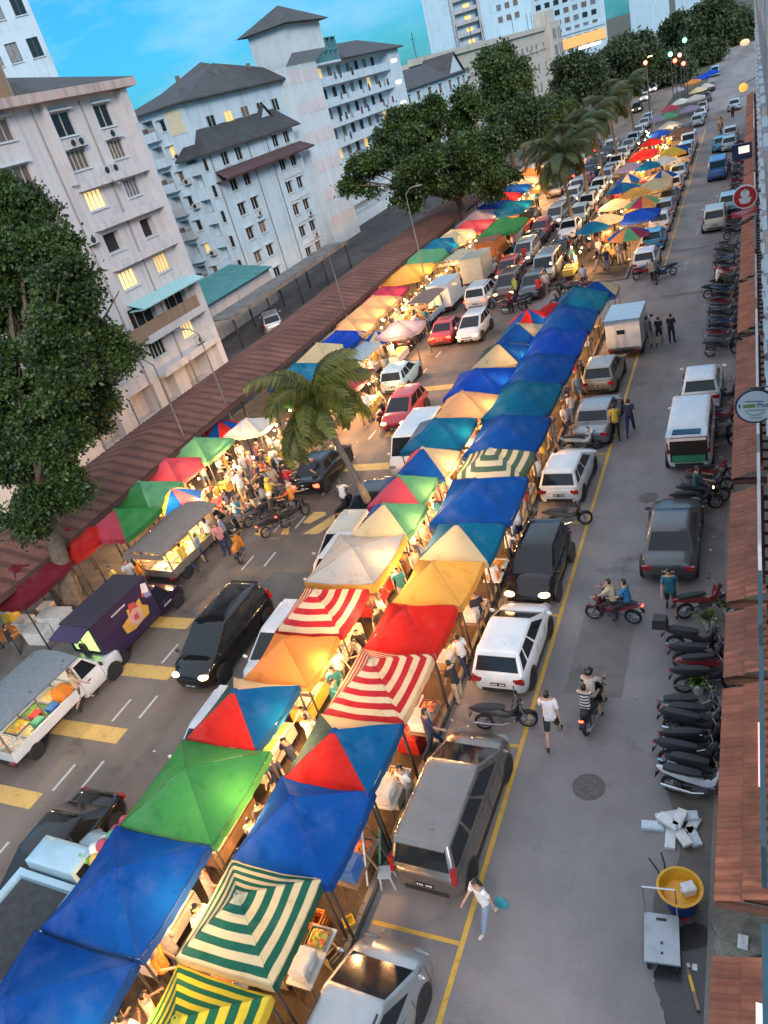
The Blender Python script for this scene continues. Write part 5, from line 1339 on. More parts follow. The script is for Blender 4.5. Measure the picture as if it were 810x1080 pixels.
for k, (ya, yb) in enumerate(spans_y):
    t = bld('shophouse', 0, ya, 0, desc[k] if k < 8 else 'distant shophouse with tiled awning, %s beyond the red hanging sign' % ordn(k - 8), 'shophouse'); L = yb - ya
    a = awning_mesh(L); o = a.build('tiled_awning', [TILE if k in (0, 1, 5, 6, 8, 11, 13) else TILE2], t, 50); o.location = (0, 0, 3.02)
    f = MB(); f.bb(-.84, -.80, .01, L - .01, 2.92, 3.0); f.bb(-.80, .2, L - .09, L - .03, 2.86, 3.02); f.bb(-.8, .2, .03, .09, 2.86, 3.02)
    for q in range(int(L / .6)): f.bb(-.8, .2, .2 + q * .6, .26 + q * .6, 2.9, 2.97)
    f.build('awning_frame', [plain('brown_awning_timber', (.14, .06, .035), .8)], t)
    ops = [(.3, L - .3, .1, 2.75, -.8)]; w = MB(); wall_grid(w, L, 3.3, ops, x=.24)
    if k >= 3:
        n = max(1, int(L / 2.2)); o2 = [(.5 + q * (L - .6) / n, .5 + q * (L - .6) / n + 1.3, 1.0 + f_ * 3.0, 2.4 + f_ * 3.0, -.2) for q in range(n) for f_ in range(4)]
        wall_grid(w, L, 13.5, o2, x=.24, v_base=3.3)
    w.bb(.26, 8, .03, L - .03, *((3.20, 3.28) if k < 3 else (16.7, 16.78)));
    if k >= 3: w.bb(.26, 8, L - .02, L, 3.3, 16.6); w.bb(.26, 8, 0, .02, 3.32, 16.6)
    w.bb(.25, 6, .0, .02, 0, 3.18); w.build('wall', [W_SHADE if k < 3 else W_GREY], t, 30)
    if k >= 3:
        for u0, u1, v0, v1, _ in o2: w_ = window(t, u0, u1, v0 + 3.3, v1 + 3.3, 'dark', 2); w_.location = (.24, u1, v0 + 3.3); w_.rotation_euler = (0, 0, PI)
    if L > 1.2:
        s = MB(); s.bb(-.13, -.05, .15, L - .15, 3.44, 4.5); s.build('signboard', [[SIGNM, SIGNM, SIGNM, SIGNW, SIGNW, W_GREY, SIGNM, SIGNW][k % 8]], t)
    if k == 0:
        s = MB(); s.bb(-.22, -.14, 1.0, 2.75, 3.55, 3.7); s.build('tube_light', [glow('white_sign_tube', (1, 1, .92), .42)], t)
    if k == 1:
        s = MB(); s.bb(-.17, -.14, 2.2, L - 1.2, 3.40, 3.43); s.build('tube_light', [glow('pink_sign_tube', (1, .6, .55), .4)], t)
    SHOP.append(t)
# hanging signs
def frame_at(px, py, depth):
    d = ROT @ np.array([px - 405., py - 540., FOC]) / FOC * depth
    return Vector((d[0], d[1], CAM_H + d[2]))
c = frame_at(797, 428, 18); c.x = -.12
t = tag(empty('hanging_sign', c), 'round white hanging sign with dark rim, projecting over the brown tiled awning', 'sign')
b = MB(); b.lathe([(.40, -.03), (.44, -.035), (.44, .035), (.40, .03)], n=32, axis='y', cap=False); b.build('rim', [plain('sign_rim_navy', (.02, .03, .05), .4)], t)
b = MB(); b.lathe([(.0, -.028), (.405, -.028)], n=32, axis='y', cap=False); b.lathe([(.405, .028), (.0, .028)], n=32, axis='y', cap=False); b.build('sign_face', [plain('sign_face_white', (.66, .67, .68), .5, var=.06, scale=1)], t)
INK = plain('sign_ink_dark', (.03, .07, .09), .5); INKG = plain('sign_ink_green', (.22, .32, .06), .5)
b = MB(); b.box((-.02, -.033, .13), (.40, .006, .018), ry=.05); b.box((-.01, -.033, -.10), (.42, .006, .012))
for k in range(9):
    a = R(225 + k * 11); b.box((.25 * math.cos(a), -.033, .02 + .25 * math.sin(a)), (.05, .006, .012), ry=-(a + PI / 2))
b.box((-.34, -.033, .03), (.03, .006, .10)); b.build('sign_lines', [INK], t)
def text(s, size, m, par, loc, rot=(PI / 2, 0, 0), name='lettering'):
    cu = bpy.data.curves.new(name, 'FONT'); cu.body = s; cu.size = size; cu.extrude = .003; cu.align_x = 'CENTER'; cu.align_y = 'CENTER'
    o = bpy.data.objects.new(name, cu); COL.objects.link(o); dg = bpy.context.evaluated_depsgraph_get(); dg.update(); me = bpy.data.meshes.new_from_object(o.evaluated_get(dg)); bpy.data.objects.remove(o)
    me.materials.clear(); me.materials.append(m); q = obj(name, me, par, loc); q.rotation_euler = rot; return q
text('O N C A A', .055, INK, t, (0, -.034, -.30))
text('Plus', .15, INK, t, (.16, -.034, .02))
b = MB(); b.box((-.13, -.033, .02), (.26, .006, .08)); b.build('sign_stripe', [INKG], t)
b = MB(); b.cyl((.3, 0, .32), (.36, 0, .5), .02, n=5); b.cyl((-.1, 0, .47), (.36, 0, .47), .018, n=5); b.cyl((0, 0, .44), (0, 0, .48), .012, n=4); b.build('bracket', [POLE], t)
c = frame_at(783, 208, 31); c.x = -.42
t = tag(empty('hanging_sign', c), 'round red hanging sign with a white bowl emblem and a red strip below', 'sign')
REDS = plain('sign_red', (.48, .02, .02), .4, var=.1, scale=2); WS = plain('sign_white', (.7, .7, .7), .5)
b = MB(); b.lathe([(.0, -.04), (.42, -.04), (.42, .04), (.0, .04)], n=28, axis='y'); b.build('sign_face', [REDS], t)
b = MB(); b.lathe([(.42, -.05), (.46, -.05), (.46, .05), (.42, .05)], n=28, axis='y', cap=False); b.build('rim', [WS], t)
b = MB(); b.prism([(-.24, -.03), (.24, -.03), (.19, -.20), (.10, -.26), (-.10, -.26), (-.19, -.20)], -.05, -.041, 0, 'y'); b.lathe([(.0, -.05), (.17, -.05), (.17, -.042)], (0, 0, .12), 14, 0, 'y'); b.prism([(-.05, .25), (.05, .25), (0, .34)], -.05, -.041, 0, 'y'); b.build('emblem', [WS], t)
b = MB(); b.box((-.05, 0, -.62), (.95, .05, .22), ry=-.12); b.build('name_strip', [plain('sign_pink_red', (.55, .06, .09), .4)], t)
b = MB()
for k in range(3): b.box((-.05, -.03, -.56 - k * .05), (.7 - k * .2, .006, .018), ry=-.12)
b.build('strip_lines', [WS], t)
b = MB(); b.cyl((.4, 0, .1), (.9, 0, .1), .025, n=5); b.cyl((.3, 0, -.62), (.9, 0, -.62), .025, n=5); b.build('bracket', [POLE], t)
c = frame_at(795, 157, 46); c.x = -.75
t = tag(empty('sign_box', c), 'small navy sign box with a glowing white panel, beyond the red hanging sign', 'sign'); b = MB(); b.box((0, 0, 0), (1.1, .2, .9)); b.build('sign_case', [SIGNN], t); b = MB(); b.box((.12, -.105, .1), (.6, .01, .4)); b.build('lit_panel', [glow('white_lit_panel', (1, .8, .7), .35)], t)
c = frame_at(793, 90, 62); c.x = -.8
t = tag(empty('shop_lamp', c), 'glowing yellow lamp box far along the shophouse row', 'lamp'); b = MB(); b.ball((0, 0, 0), .34, 10); b.build('lit_box', [glow('yellow_lit_box', (1, .45, .08), .4)], t); b = MB(); b.cyl((.2, 0, .3), (.9, 0, .5), .03, n=5); b.build('bracket', [POLE], t)
c = frame_at(792, 43, 100); c.x = -1.0
t = tag(empty('shop_lamp', c), 'pale lit sign box at the far end of the shophouse row', 'sign'); b = MB(); b.ball((0, 0, 0), .5, 10, 0, (1.2, .6, .8)); b.build('lit_box', [glow('pale_lit_box', (1, .65, .35), .3)], t); b = MB(); b.cyl((.5, 0, .3), (1.2, 0, .5), .03, n=5); b.build('bracket', [POLE], t)
# ------------------------------------------------------------------ food trucks
def wheel_pair(t, ys, hw, r=.31):
    for sx in (-1, 1):
        for y in ys:
            x0, x1 = (hw - .2, hw) if sx > 0 else (-hw, -hw + .2)
            w = MB(); w.lathe([(.18, x0), (r - .03, x0), (r, x0 + .03), (r, x1 - .03), (r - .03, x1), (.185, x1)], (0, y, r), 18, 0, 'x'); o = w.build('wheel', [TYRE], t)
            m = MB(); xf = x1 - .01 if sx > 0 else x0 + .01; m.lathe([(.0, xf - .02 * sx), (.10, xf - .02 * sx), (.185, xf)], (0, y, r), 14, 0, 'x', cap=False); m.build('rim', [RIM], o)
def cab(t, y0, y1, W, H, pm, hood=.75, head_on=False):
    hw = W / 2; b = MB(); fb = y1 - hood; rings = []
    for y, zz, w in ((y0, .95, hw * .98), (fb, .98, hw), (fb + hood * .5, .93, hw * .98), (y1 - .1, .84, hw * .92), (y1, .66, hw * .82)):
        rings.append([Vector(p) for p in ((w * .93, y, .28), (w, y, .45), (w, y, zz - .12), (w * .92, y, zz), (-w * .92, y, zz), (-w, y, zz - .12), (-w, y, .45), (-w * .93, y, .28))])
    b.loft(rings, 0); wr = hw * .84; z1 = H - .05
    b.loft([[Vector(p) for p in ((hw * .94, y0 + .02, .93), (hw * .94, fb, .95), (-hw * .94, fb, .95), (-hw * .94, y0 + .02, .93))], [Vector(p) for p in ((wr, y0 + .06, z1), (wr, fb - .5, z1), (-wr, fb - .5, z1), (-wr, y0 + .06, z1))], [Vector(p) for p in ((wr - .1, y0 + .14, H), (wr - .1, fb - .62, H), (-wr + .1, fb - .62, H), (-wr + .1, y0 + .14, H))]], 0)
    for sx in (-1, 1):
        b.lathe([(.0, -.05), (.37, -.05), (.37, .012), (.0, .012)], (sx * (hw - .005), y1 - .62, .31), 16, 1, 'x'); b.box((sx * hw, fb - .08, .62), (.012, .012, .6), 1); b.box((sx * (hw + .01), y0 + .35, .84), (.03, .14, .03), 1)
    b.box((0, y1 + .01, .42), (W * .8, .06, .2), 1); b.build('cab', [pm, BLACK], t)
    A = lambda s, y, z, w: (s * w, y, z)
    g = MB(); g.patch(A(1, fb, .95, hw * .94), A(-1, fb, .95, hw * .94), A(-1, fb - .5, z1, wr), A(1, fb - .5, z1, wr), .06, .94, .08, .94, 3, 2, .006); g.build('windshield', [GLASS], t)
    g = MB(); g.patch(A(1, y0 + .02, .94, hw * .94), A(1, fb, .94, hw * .94), A(1, fb - .5, z1, wr), A(1, y0 + .06, z1, wr), .12, .9, .12, .9, 1, 1, .006); g.build('side_window', [GLASS], t)
    g = MB(); g.patch(A(-1, fb, .94, hw * .94), A(-1, y0 + .02, .94, hw * .94), A(-1, y0 + .06, z1, wr), A(-1, fb - .5, z1, wr), .1, .88, .12, .9, 1, 1, .006); g.build('side_window', [GLASS], t)
    for sx in (-1, 1):
        h = MB(); h.ball((sx * hw * .7, y1 - .05, .70), 1, 8, 0, (.16, .1, .08)); h.build('headlight', [HEAD_ON if head_on else HEADL], t)
        h = MB(); h.box((sx * (hw + .12), fb - .1, 1.08), (.16, .06, .14)); h.build('wing_mirror', [BLACK], t)
def truck(name, x, y, rz, L, W, pm, label, kind, boxm=None, roofm=None, H=2.1, boxh=2.4, trim=None, foods=(), lit=True, cablen=1.75, cabh=1.75, cat='food truck', over=.25, head_on=False, hood=.75):
    """kind 'box': closed body, 'open': bed with roof on posts and goods, 'tray': low flat body."""
    t = empty(name, (x, y, 0), rz); y0, y1 = -L / 2, L / 2; yc = y1 - cablen; hw = W / 2
    cab(t, yc, y1, W, cabh, pm, hood, head_on=head_on); wheel_pair(t, (y0 + .75, y1 - .62), hw + .012)
    ch = MB(); ch.bb(-hw * .8, hw * .8, y0 + .05, yc, .36, .52); ch.bb(-hw * .9, hw * .9, y0 - .04, y0 + .04, .34, .5); ch.build('chassis', [BLACK], t)
    for sx in (-1, 1):
        h = MB(); h.box((sx * hw * .8, y0 - .05, .52), (.22, .05, .1)); h.build('taillight', [TAILL], t)
    if kind == 'box':
        b = MB(); b.bb(-hw, hw, y0, yc - .03, .54, boxh); b.build('cargo_box', [boxm], t, 30)
        r = MB(); r.bb(-hw - .03, hw + .03, y0 - .03, yc, boxh + .002, boxh + .05)
        if trim:
            for s in (-1, 1): r.bb(s * (hw + .01) - .03, s * (hw + .01) + .03, y0 - .03, yc, boxh + .05, boxh + .08, 1)
        r.build('roof', [roofm or boxm, trim or boxm], t, 30)
    elif kind == 'open':
        b = MB(); b.bb(-hw, hw, y0, yc - .03, .54, .62)
        for s in (-1, 1): b.bb(s * hw - .03, s * hw + .03, y0 + .031, yc - .03, .62, .95)
        b.bb(-hw, hw, yc - .08, yc - .03, .62, 1.0); b.bb(-hw, hw, y0, y0 + .03, .62, .9); b.build('bed', [pm], t, 30)
        p = MB()
        for sx in (-1, 1):
            for yy in (y0 + .06, (y0 + yc) / 2, yc - .1): p.bb(sx * (hw - .05) - .025, sx * (hw - .05) + .025, yy - .025, yy + .025, .62, H - .02)
        p.build('roof_post', [POLEW], t)
        r = MB(); n = 10; vs = []
        for i in range(n + 1):
            u = i / n * 2 - 1; vs += [(u * (hw + over), y0 - over - .1, H - .16 * u * u), (u * (hw + over), yc + .25, H - .16 * u * u), (u * (hw + over), y0 - over - .1, H - .04 - .16 * u * u), (u * (hw + over), yc + .25, H - .04 - .16 * u * u)]
        r.add(vs, [(4 * i, 4 * i + 4, 4 * i + 5, 4 * i + 1) for i in range(n)] + [(4 * i + 2, 4 * i + 3, 4 * i + 7, 4 * i + 6) for i in range(n)] + [(4 * i, 4 * i + 2, 4 * i + 6, 4 * i + 4) for i in range(n)] + [(4 * i + 1, 4 * i + 5, 4 * i + 7, 4 * i + 3) for i in range(n)])
        r.bb(-hw - over, hw + over, y0 - over - .12, y0 - over - .1, H - .42, H - .16); r.build('roof', [roofm], t, 30)
    else:
        b = MB(); b.bb(-hw, hw, y0, yc - .03, .54, 1.55); b.build('body', [boxm], t, 30)
        r = MB(); r.bb(-hw + .16, hw - .16, y0 + .18, yc - .25, 1.56, 1.60); r.build('cover', [roofm], t, 30)
        f = MB()
        for s in (-1, 1): f.bb(s * hw - .09, s * hw + .09, y0, yc - .03, 1.552, 1.66)
        f.bb(-hw + .091, hw - .091, yc - .2, yc - .04, 1.552, 1.66); f.bb(-hw + .091, hw - .091, y0, y0 + .14, 1.552, 1.66); f.build('rim_rail', [pm], t, 30)
    return tag(t, label, cat)
# ------------------------------------------------------------------ the market on the verge: two rows of canopies
VZ = .12
STR = lambda n, a, b, bands, half, asp=1.0: fabric(n, a, .3, (b, bands, half, half / asp))
S_GREEN = STR('green_cream_stripe', (.015, .12, .085), (.66, .58, .36), 4.5, 1.15); S_YEL = STR('green_yellow_stripe', (.015, .13, .075), (.72, .58, .05), 4.5, 1.15)
S_RED = STR('red_cream_stripe', (.45, .025, .035), (.70, .58, .38), 5.0, 1.28); S_RED2 = STR('small_red_cream_stripe', (.45, .025, .035), (.70, .58, .38), 4.0, 1.22)
G1 = 'canopies in the row beside the parked cars'; G2 = 'canopies in the row beside the main road'
def can(x, y, hx, hy, cols, label, ref, ez=2.2, az=3.0, rz=0.0, st=None, g=G1, **k): return canopy(x, y, hx, hy, ez, az, cols, label, ref, rz, st, VZ, g, **k)
can(-9.6, 4.05, 1.15, 1.10, 'yellow', 'green and yellow striped square canopy, nearest in the row beside the parked cars', 'the green-yellow striped canopy', st=S_YEL, ez=2.1, az=2.75)
q = can(-9.62, 6.35, 1.18, 1.12, 'cream', 'green and cream striped square canopy with a small white poster at its peak', 'the green-cream striped canopy', st=S_GREEN, rz=.03)
p = MB(); p.box((.02, -.02, 0), (.34, .40, .012)); p.box((-.05, .07, .008), (.12, .12, .006), 1); p.box((.1, -.1, .008), (.08, .14, .006), 1); o = p.build('poster', [plain('poster_paper', (.5, .52, .5), .6, var=.2, scale=8), INK], q); o.location = (-.02, -.08, 2.66); o.rotation_euler = (.25, 0, .1)
can(-9.55, 8.62, 1.30, 1.22, 'blue', 'deep blue canopy between the green-cream striped one and a four-colour one', 'the near blue canopy', az=3.1)
can(-9.5, 10.75, 1.22, 1.12, ('red', 'blue2', 'cream', 'dgreen'), 'four-colour canopy, red, blue, cream and dark green, just below the large red striped canopy', 'the red-blue-green canopy')
can(-9.45, 13.15, 1.16, 1.32, 'cream', 'large red and cream striped canopy between a plain red and a four-colour canopy', 'the large red striped canopy', st=S_RED, az=3.05, rz=-.03)
can(-9.45, 15.55, 1.15, 1.12, 'red', 'plain bright red canopy between the large red striped and the amber canopy', 'the bright red canopy')
can(-9.3, 17.75, 1.18, 1.14, 'amber', 'amber yellow canopy between the bright red one and a cream-teal one', 'the amber canopy')
can(-9.2, 20.0, 1.25, 1.12, ('cream', 'teal', 'pink', 'teal'), 'cream and teal canopy with a pink back panel, beyond the amber canopy', 'the cream-teal canopy')
can(-9.35, 22.75, 1.50, 1.55, 'blue', 'large blue canopy in front of the small grey-green striped canopy', 'the large blue canopy', az=3.15)
S_GR = STR('grey_green_stripe', (.06, .13, .10), (.62, .58, .42), 4.0, 1.4); can(-9.45, 25.25, 1.40, .95, 'cream', 'small green-grey and cream striped canopy between two blue ones', 'the grey striped canopy', st=S_GR)
for i, (x, y) in enumerate(((-9.6, 27.9), (-9.75, 31.3), (-9.7, 34.8), (-9.65, 38.0), (-9.6, 41.4), (-9.5, 44.6))):
    can(x, y, 1.5, 1.62, ('blue', 'teal', 'blue', 'bright', 'blue', 'teal')[i], '%s canopy, %s of the six blue ones past the grey striped canopy' % (('deep blue', 'teal blue', 'deep blue', 'bright blue', 'deep blue', 'teal blue')[i], ordn(i)), 'the %s far blue canopy' % ordn(i), az=3.2 + .08 * (i % 2))
can(-8.7, 47.0, 1.1, 1.0, ('blue', 'cream', 'pink', 'blue'), 'small blue, cream and pink canopy at the far end beside the white food van', 'the last small canopy', ez=2.0, az=2.7)
can(-13.1, 3.3, 1.50, 1.62, 'blue', 'blue canopy over the nearest end of the row, cut by the picture edge', 'the nearest blue canopy', g=G2, az=3.1)
can(-13.0, 6.3, 1.45, 1.33, 'blue', 'blue canopy joined to the nearest one, beside the pale blue pickup', 'the second blue canopy', g=G2)
can(-12.95, 9.05, 1.45, 1.40, 'green', 'leaf green canopy beside the balloons', 'the leaf green canopy', g=G2, az=3.05)
can(-13.1, 11.65, 1.18, 1.20, ('red', 'blue2', 'cream', 'dgreen'), 'dark green, red and blue canopy with a cream back, between leaf green and orange', 'the small red-blue canopy', g=G2)
can(-12.85, 13.95, 1.15, 1.08, 'orange', 'plain orange canopy beside the parked white cars', 'the orange canopy', g=G2, ez=2.15, az=2.85)
can(-12.85, 16.2, 1.22, 1.12, 'cream', 'smaller red and cream striped canopy beyond the orange one', 'the small red striped canopy', g=G2, st=S_RED2)
can(-12.75, 18.85, 1.35, 1.45, 'grey', 'pale grey canopy with cream valance beside the leaning palm', 'the pale grey canopy', g=G2, az=2.75, ez=2.3, vcol='amber', drop=.35)
can(-12.5, 21.4, 1.15, 1.05, ('cream', 'lgreen', 'pink', 'blue'), 'cream, green, pink and blue canopy just past the palm foot', 'the cream-green canopy', g=G2)
can(-12.75, 23.5, 1.15, 1.05, ('pink', 'lgreen', 'yellow', 'blue'), 'pink-fronted canopy with green, yellow and blue panels', 'the pink-front canopy', g=G2)
can(-12.5, 25.7, 1.15, 1.08, ('blue', 'cream', 'cream', 'pink'), 'blue-fronted canopy with cream and pink panels beside the white van', 'the blue-front canopy', g=G2)
can(-12.9, 28.5, 1.40, 1.45, 'teal', 'teal blue canopy over the white van tail', 'the teal van canopy', g=G2)
can(-12.45, 31.2, 1.40, 1.15, 'peach', 'peach coloured canopy between teal and bright blue', 'the peach canopy', g=G2)
can(-12.55, 34.0, 1.5, 1.55, 'bright', 'bright blue canopy beyond the peach one', 'the bright blue canopy', g=G2)
can(-12.35, 37.4, 1.3, 1.3, ('cream', 'blue', 'cream', 'dgreen'), 'dark green, cream and blue canopy beyond the bright blue one', 'the dark green canopy', g=G2)
can(-12.0, 40.4, 1.2, 1.2, ('blue', 'cream', 'blue', 'teal'), 'blue and cream canopy beyond the dark green one', 'the blue-cream canopy', g=G2)
umbrella(-12.2, 43.4, 1.3, 2.0, 2.7, ('blue', 'red'), 'blue and red round umbrella near the junction end of the verge', 'the blue-red umbrella', VZ); umbrella(-11.0, 44.4, 1.1, 2.0, 2.6, ('red',), 'plain red round umbrella near the junction end of the verge', 'the plain red umbrella', VZ)

# --- stalls along the far kerb
G3 = 'canopies along the far kerb'
def wat(px, py, z=2.8): return P(px, py, z)
def wc(px, py, hx, hy, cols, label, ref, ez=2.5, az=3.3, **k):
    hx *= 1.16; hy *= 1.12; ez = max(ez, 2.3); az = max(az, 2.9)
    x, y = P(px, py, az); return canopy(x, y, hx, hy, ez, az, cols, label, ref, k.pop('rz', 0), None, VZ, G3, **k)
wc(14, 598, 1.25, 1.3, 'maroon', 'dull maroon canopy beside the foot of the big near tree', 'the maroon canopy')
wc(70, 556, 1.1, 1.15, 'red', 'glowing red canopy beyond the trunk of the near tree', 'the glowing red canopy')
wc(120, 535, 1.15, 1.15, ('pink', 'green', 'blue', 'blue'), 'pink, green and blue canopy beyond the glowing red one', 'the pink-green canopy')
wc(146, 507, 1.15, 1.15, ('green', 'lgreen', 'orange', 'pink'), 'green-fronted canopy with pink and orange panels beneath the lamp post', 'the green-front canopy')
wc(174, 482, 1.2, 1.15, ('pink', 'pink', 'maroon', 'dgreen'), 'dusty pink and dark green canopy by the walkway roof', 'the dusty pink canopy')
wc(205, 461, 1.15, 1.1, ('lgreen', 'lgreen', 'blue', 'red'), 'green canopy with red and blue panels just short of the tall lamp post', 'the green-red canopy')
x, y = P(181, 516, 2.6); umbrella(x, y, 1.25, 1.9, 2.6, ('yellow', 'blue', 'pink', 'blue'), 'yellow, blue and pink round umbrella beside the grey-roofed food truck', 'the yellow umbrella', VZ)
x, y = P(230, 443, 2.6); umbrella(x, y, 1.25, 1.9, 2.6, ('red', 'blue'), 'red and blue round umbrella at the tall lamp post', 'the red-blue umbrella', VZ)
wc(259, 440, 1.0, .8, 'white', 'small flat white canopy just beyond the tall lamp post', 'the small white canopy', ez=2.3, az=2.5)
wc(311, 384, 1.2, 1.4, 'teal', 'teal canopy half hidden by the leaning palm', 'the teal palm canopy')
wc(334, 361, 1.1, 1.2, 'cream', 'cream canopy beyond the palm crown', 'the cream canopy')
wc(354, 347, 1.2, 1.2, 'bright', 'bright blue canopy next to the lit peach ones', 'the bright kerb canopy')
for i, (px, py) in enumerate(((366, 336), (380, 322), (393, 311))): wc(px, py, 1.3, 1.35, 'peach', 'lit peach canopy, %s of three side by side along the far kerb' % ordn(i), 'the %s lit peach canopy' % ordn(i))
wc(360, 392, 1.1, 1.3, 'magenta', 'dusky magenta canopy in front of the grey-roofed truck, with a red lit board', 'the magenta canopy', ez=2.0, az=2.5)
wc(316, 404, 1.2, 1.2, 'green', 'green canopy edge showing past the palm crown', 'the green palm canopy', ez=2.0, az=2.4)
x, y = P(397, 349, 2.5); umbrella(x, y, 1.3, 1.9, 2.5, ('blue', 'cream'), 'blue and cream round umbrella between the lit peach canopies and the parked bikes', 'the blue-cream umbrella', VZ)
wc(420, 338, 1.2, 1.0, 'lav', 'grey-blue canopy over the row of parked motorbikes', 'the grey-blue canopy', ez=2.0, az=2.5)
x, y = P(416, 284, 2.6); umbrella(x, y, 1.4, 1.9, 2.6, ('dgreen',), 'dark green round umbrella at the lamp post by the parked motorbikes', 'the dark green umbrella', VZ)
wc(403, 301, 1.3, 1.3, 'magenta', 'magenta canopy at the far end of the lit peach ones', 'the far magenta canopy')
for i, (px, py, c, d) in enumerate(((428, 278, 'amber', 'amber'), (444, 264, 'lgreen', 'pale green'), (460, 252, 'teal', 'blue-green'), (476, 243, 'cream', 'cream'), (493, 232, 'pink', 'pink'), (503, 222, 'lav', 'grey'), (515, 212, 'bright', 'bright blue'), (526, 203, 'red', 'red'), (537, 194, 'blue', 'deep blue'), (547, 186, 'cream', 'off-white'), (529, 230, 'green', 'leaf green'), (536, 211, 'teal', 'teal'), (553, 178, 'orange', 'orange'), (560, 170, 'grey', 'pale grey'))):
    wc(px, py, 1.6, 2.0, c, '%s canopy by the big spreading tree, %s past the three peach ones' % (d, ordn(i)), 'the %s kerb canopy' % d, legs=i < 6)

# --- second stretch of verge beyond the junction: umbrellas and small canopies
U = [(624, 234, 'teal', 0), (638, 226, 'cream', 1), (662, 240, ('orange', 'lgreen', 'magenta', 'blue'), 1), (675, 220, 'bright', 2), (649, 210, 'cream', 1), (656, 193, ('teal', 'blue'), 1), (662, 184, ('blue', 'cream'), 1), (677, 207, ('orange', 'lgreen', 'magenta'), 1), (690, 189, 'cream', 2), (698, 180, ('blue', 'cream'), 1),
     (670, 198, 'amber', 1), (678, 158, 'red', 2), (687, 146, 'red', 1), (695, 137, 'bright', 1), (710, 154, ('yellow', 'blue', 'lgreen'), 2), (718, 134, 'brown', 2), (704, 119, 'lgreen', 1), (707, 111, 'pink', 1), (727, 111, 'lav', 2), (733, 100, 'grey', 2), (718, 104, 'white', 1), (714, 92, 'lav', 1), (730, 83, 'orange', 2), (741, 78, 'bright', 2), (750, 73, 'bright', 2), (736, 92, 'cream', 1), (664, 172, 'lav', 1), (684, 170, 'teal', 1), (700, 165, 'white', 1), (706, 128, 'grey', 1), (693, 122, 'lav', 1), (744, 88, 'grey', 1)]
def cname(c): return {'bright': 'bright blue', 'lav': 'grey-lilac', 'amber': 'amber', 'lgreen': 'green', 'dgreen': 'dark green', 'grey': 'pale grey', 'teal': 'teal'}.get(c, c)
for i, (px, py, c, k) in enumerate(U):
    x, y = P(px, py, 2.5); cs = (c,) if isinstance(c, str) else c; d = ' and '.join(cname(q) for q in cs[:2])
    if k == 2: canopy(x, y, 1.4, 1.4 + .2 * (i % 3), 1.95, 2.5, cs[0] if len(cs) == 1 else (cs * 4)[:4], '%s square canopy on the verge beyond the junction' % d, 'the far %s canopy' % d, 0, None, VZ, 'canopies on the far verge', legs=py > 150)
    else: umbrella(x, y, 1.4 + .1 * (i % 3), 1.9, 2.55, cs, '%s round umbrella on the verge beyond the junction' % d, 'the far %s umbrella' % d, VZ, 'umbrellas on the far verge')

# ------------------------------------------------------------------ trees
x, y = P(84, 648); gy = y
def lobes_at(base_depth, rows):
    out = []
    for px, py, rr, dd in rows:
        c = frame_at(px, py, base_depth + dd); out.append((c.x, c.y, c.z, rr * (base_depth + dd) / FOC))
    return out
tree('broadleaf_tree', (x, y, VZ), (x + 1.1, y + 1.3, 10.7), (4.7, 4.9, 6.0), 18, 165000, .14, 'huge dark broadleaf tree in front of the pink block of flats', LEAF, 3, .42, fork=.42, lobes=lobes_at(28.5, [(-5, 225, 44, 0), (14, 205, 32, -.5), (40, 256, 44, -1.0), (62, 290, 34, -2), (30, 290, 36, 1), (8, 300, 52, 1.5), (78, 318, 38, -.5), (104, 366, 36, .5), (58, 372, 46, -2.5), (10, 395, 55, 0), (92, 425, 34, 1.5), (52, 452, 48, -1), (5, 480, 46, 1), (66, 515, 28, 0), (28, 540, 30, -1), (-40, 420, 60, 0), (-40, 300, 60, 1)]))
yb, zb = PX(455, 165, -27.0)
tree('broadleaf_tree', (-26.0, 77.0, VZ), (-28.3, 77.0, 9.0), (8.0, 8.0, 5.6), 11, 90000, .27, 'spreading dark tree standing over the far stalls, in front of the corridor wing', LEAF, 8, .42, fork=.5, lobes=lobes_at(75, [(392, 172, 30, 0), (415, 140, 32, 3), (440, 175, 36, -4), (455, 128, 32, 2), (478, 160, 36, -2), (495, 124, 30, 3), (518, 150, 28, 0), (508, 185, 26, -3), (430, 198, 20, -2), (376, 190, 18, 1), (532, 178, 16, 0)]))
for i, (px, py, dist, rad, nl, sz, lab_, m) in enumerate(((527, 86, 118, (4.5, 4.5, 4.6), 16000, .6, 'round dense dark tree in front of the long cream slab block', LEAF), (545, 128, 112, (4.4, 4.4, 2.8), 12000, .6, 'lighter bushy tree below the round dark one', LEAF2), (608, 84, 150, (4.6, 4.6, 4.6), 16000, .75, 'dark rounded tree before the pale blue hotel block', LEAF), (658, 64, 165, (6.0, 6.0, 5.6), 22000, .85, 'biggest dark tree of the roadside line, above the traffic lights', LEAF),
        (702, 72, 190, (5.5, 5.5, 3.6), 11000, .9, 'low olive tree at the far traffic lights', LEAF2), (752, 24, 260, (9, 9, 8), 14000, 1.3, 'dark tree mass topmost at the street end', LEAF), (722, 30, 270, (7, 7, 6), 9000, 1.3, 'dark tree at the street end beside the far pale block', LEAF), (778, 30, 250, (6, 6, 6), 9000, 1.3, 'dark tree closing the end of the shophouse row', LEAF2), (740, 55, 215, (5, 5, 3.2), 8000, 1.0, 'small dark tree before the street-end crossing', LEAF), (572, 122, 130, (4.6, 4.6, 3), 11000, .7, 'dark bushy tree left of the far palms', LEAF))):
    c = frame_at(px, py, dist * .86); tree('broadleaf_tree', (c.x, c.y, 0), (c.x, c.y, c.z), rad, 46, nl * 2, sz * .55, lab_, FARL if dist > 140 else m, 30 + i, .35, fork=.6)
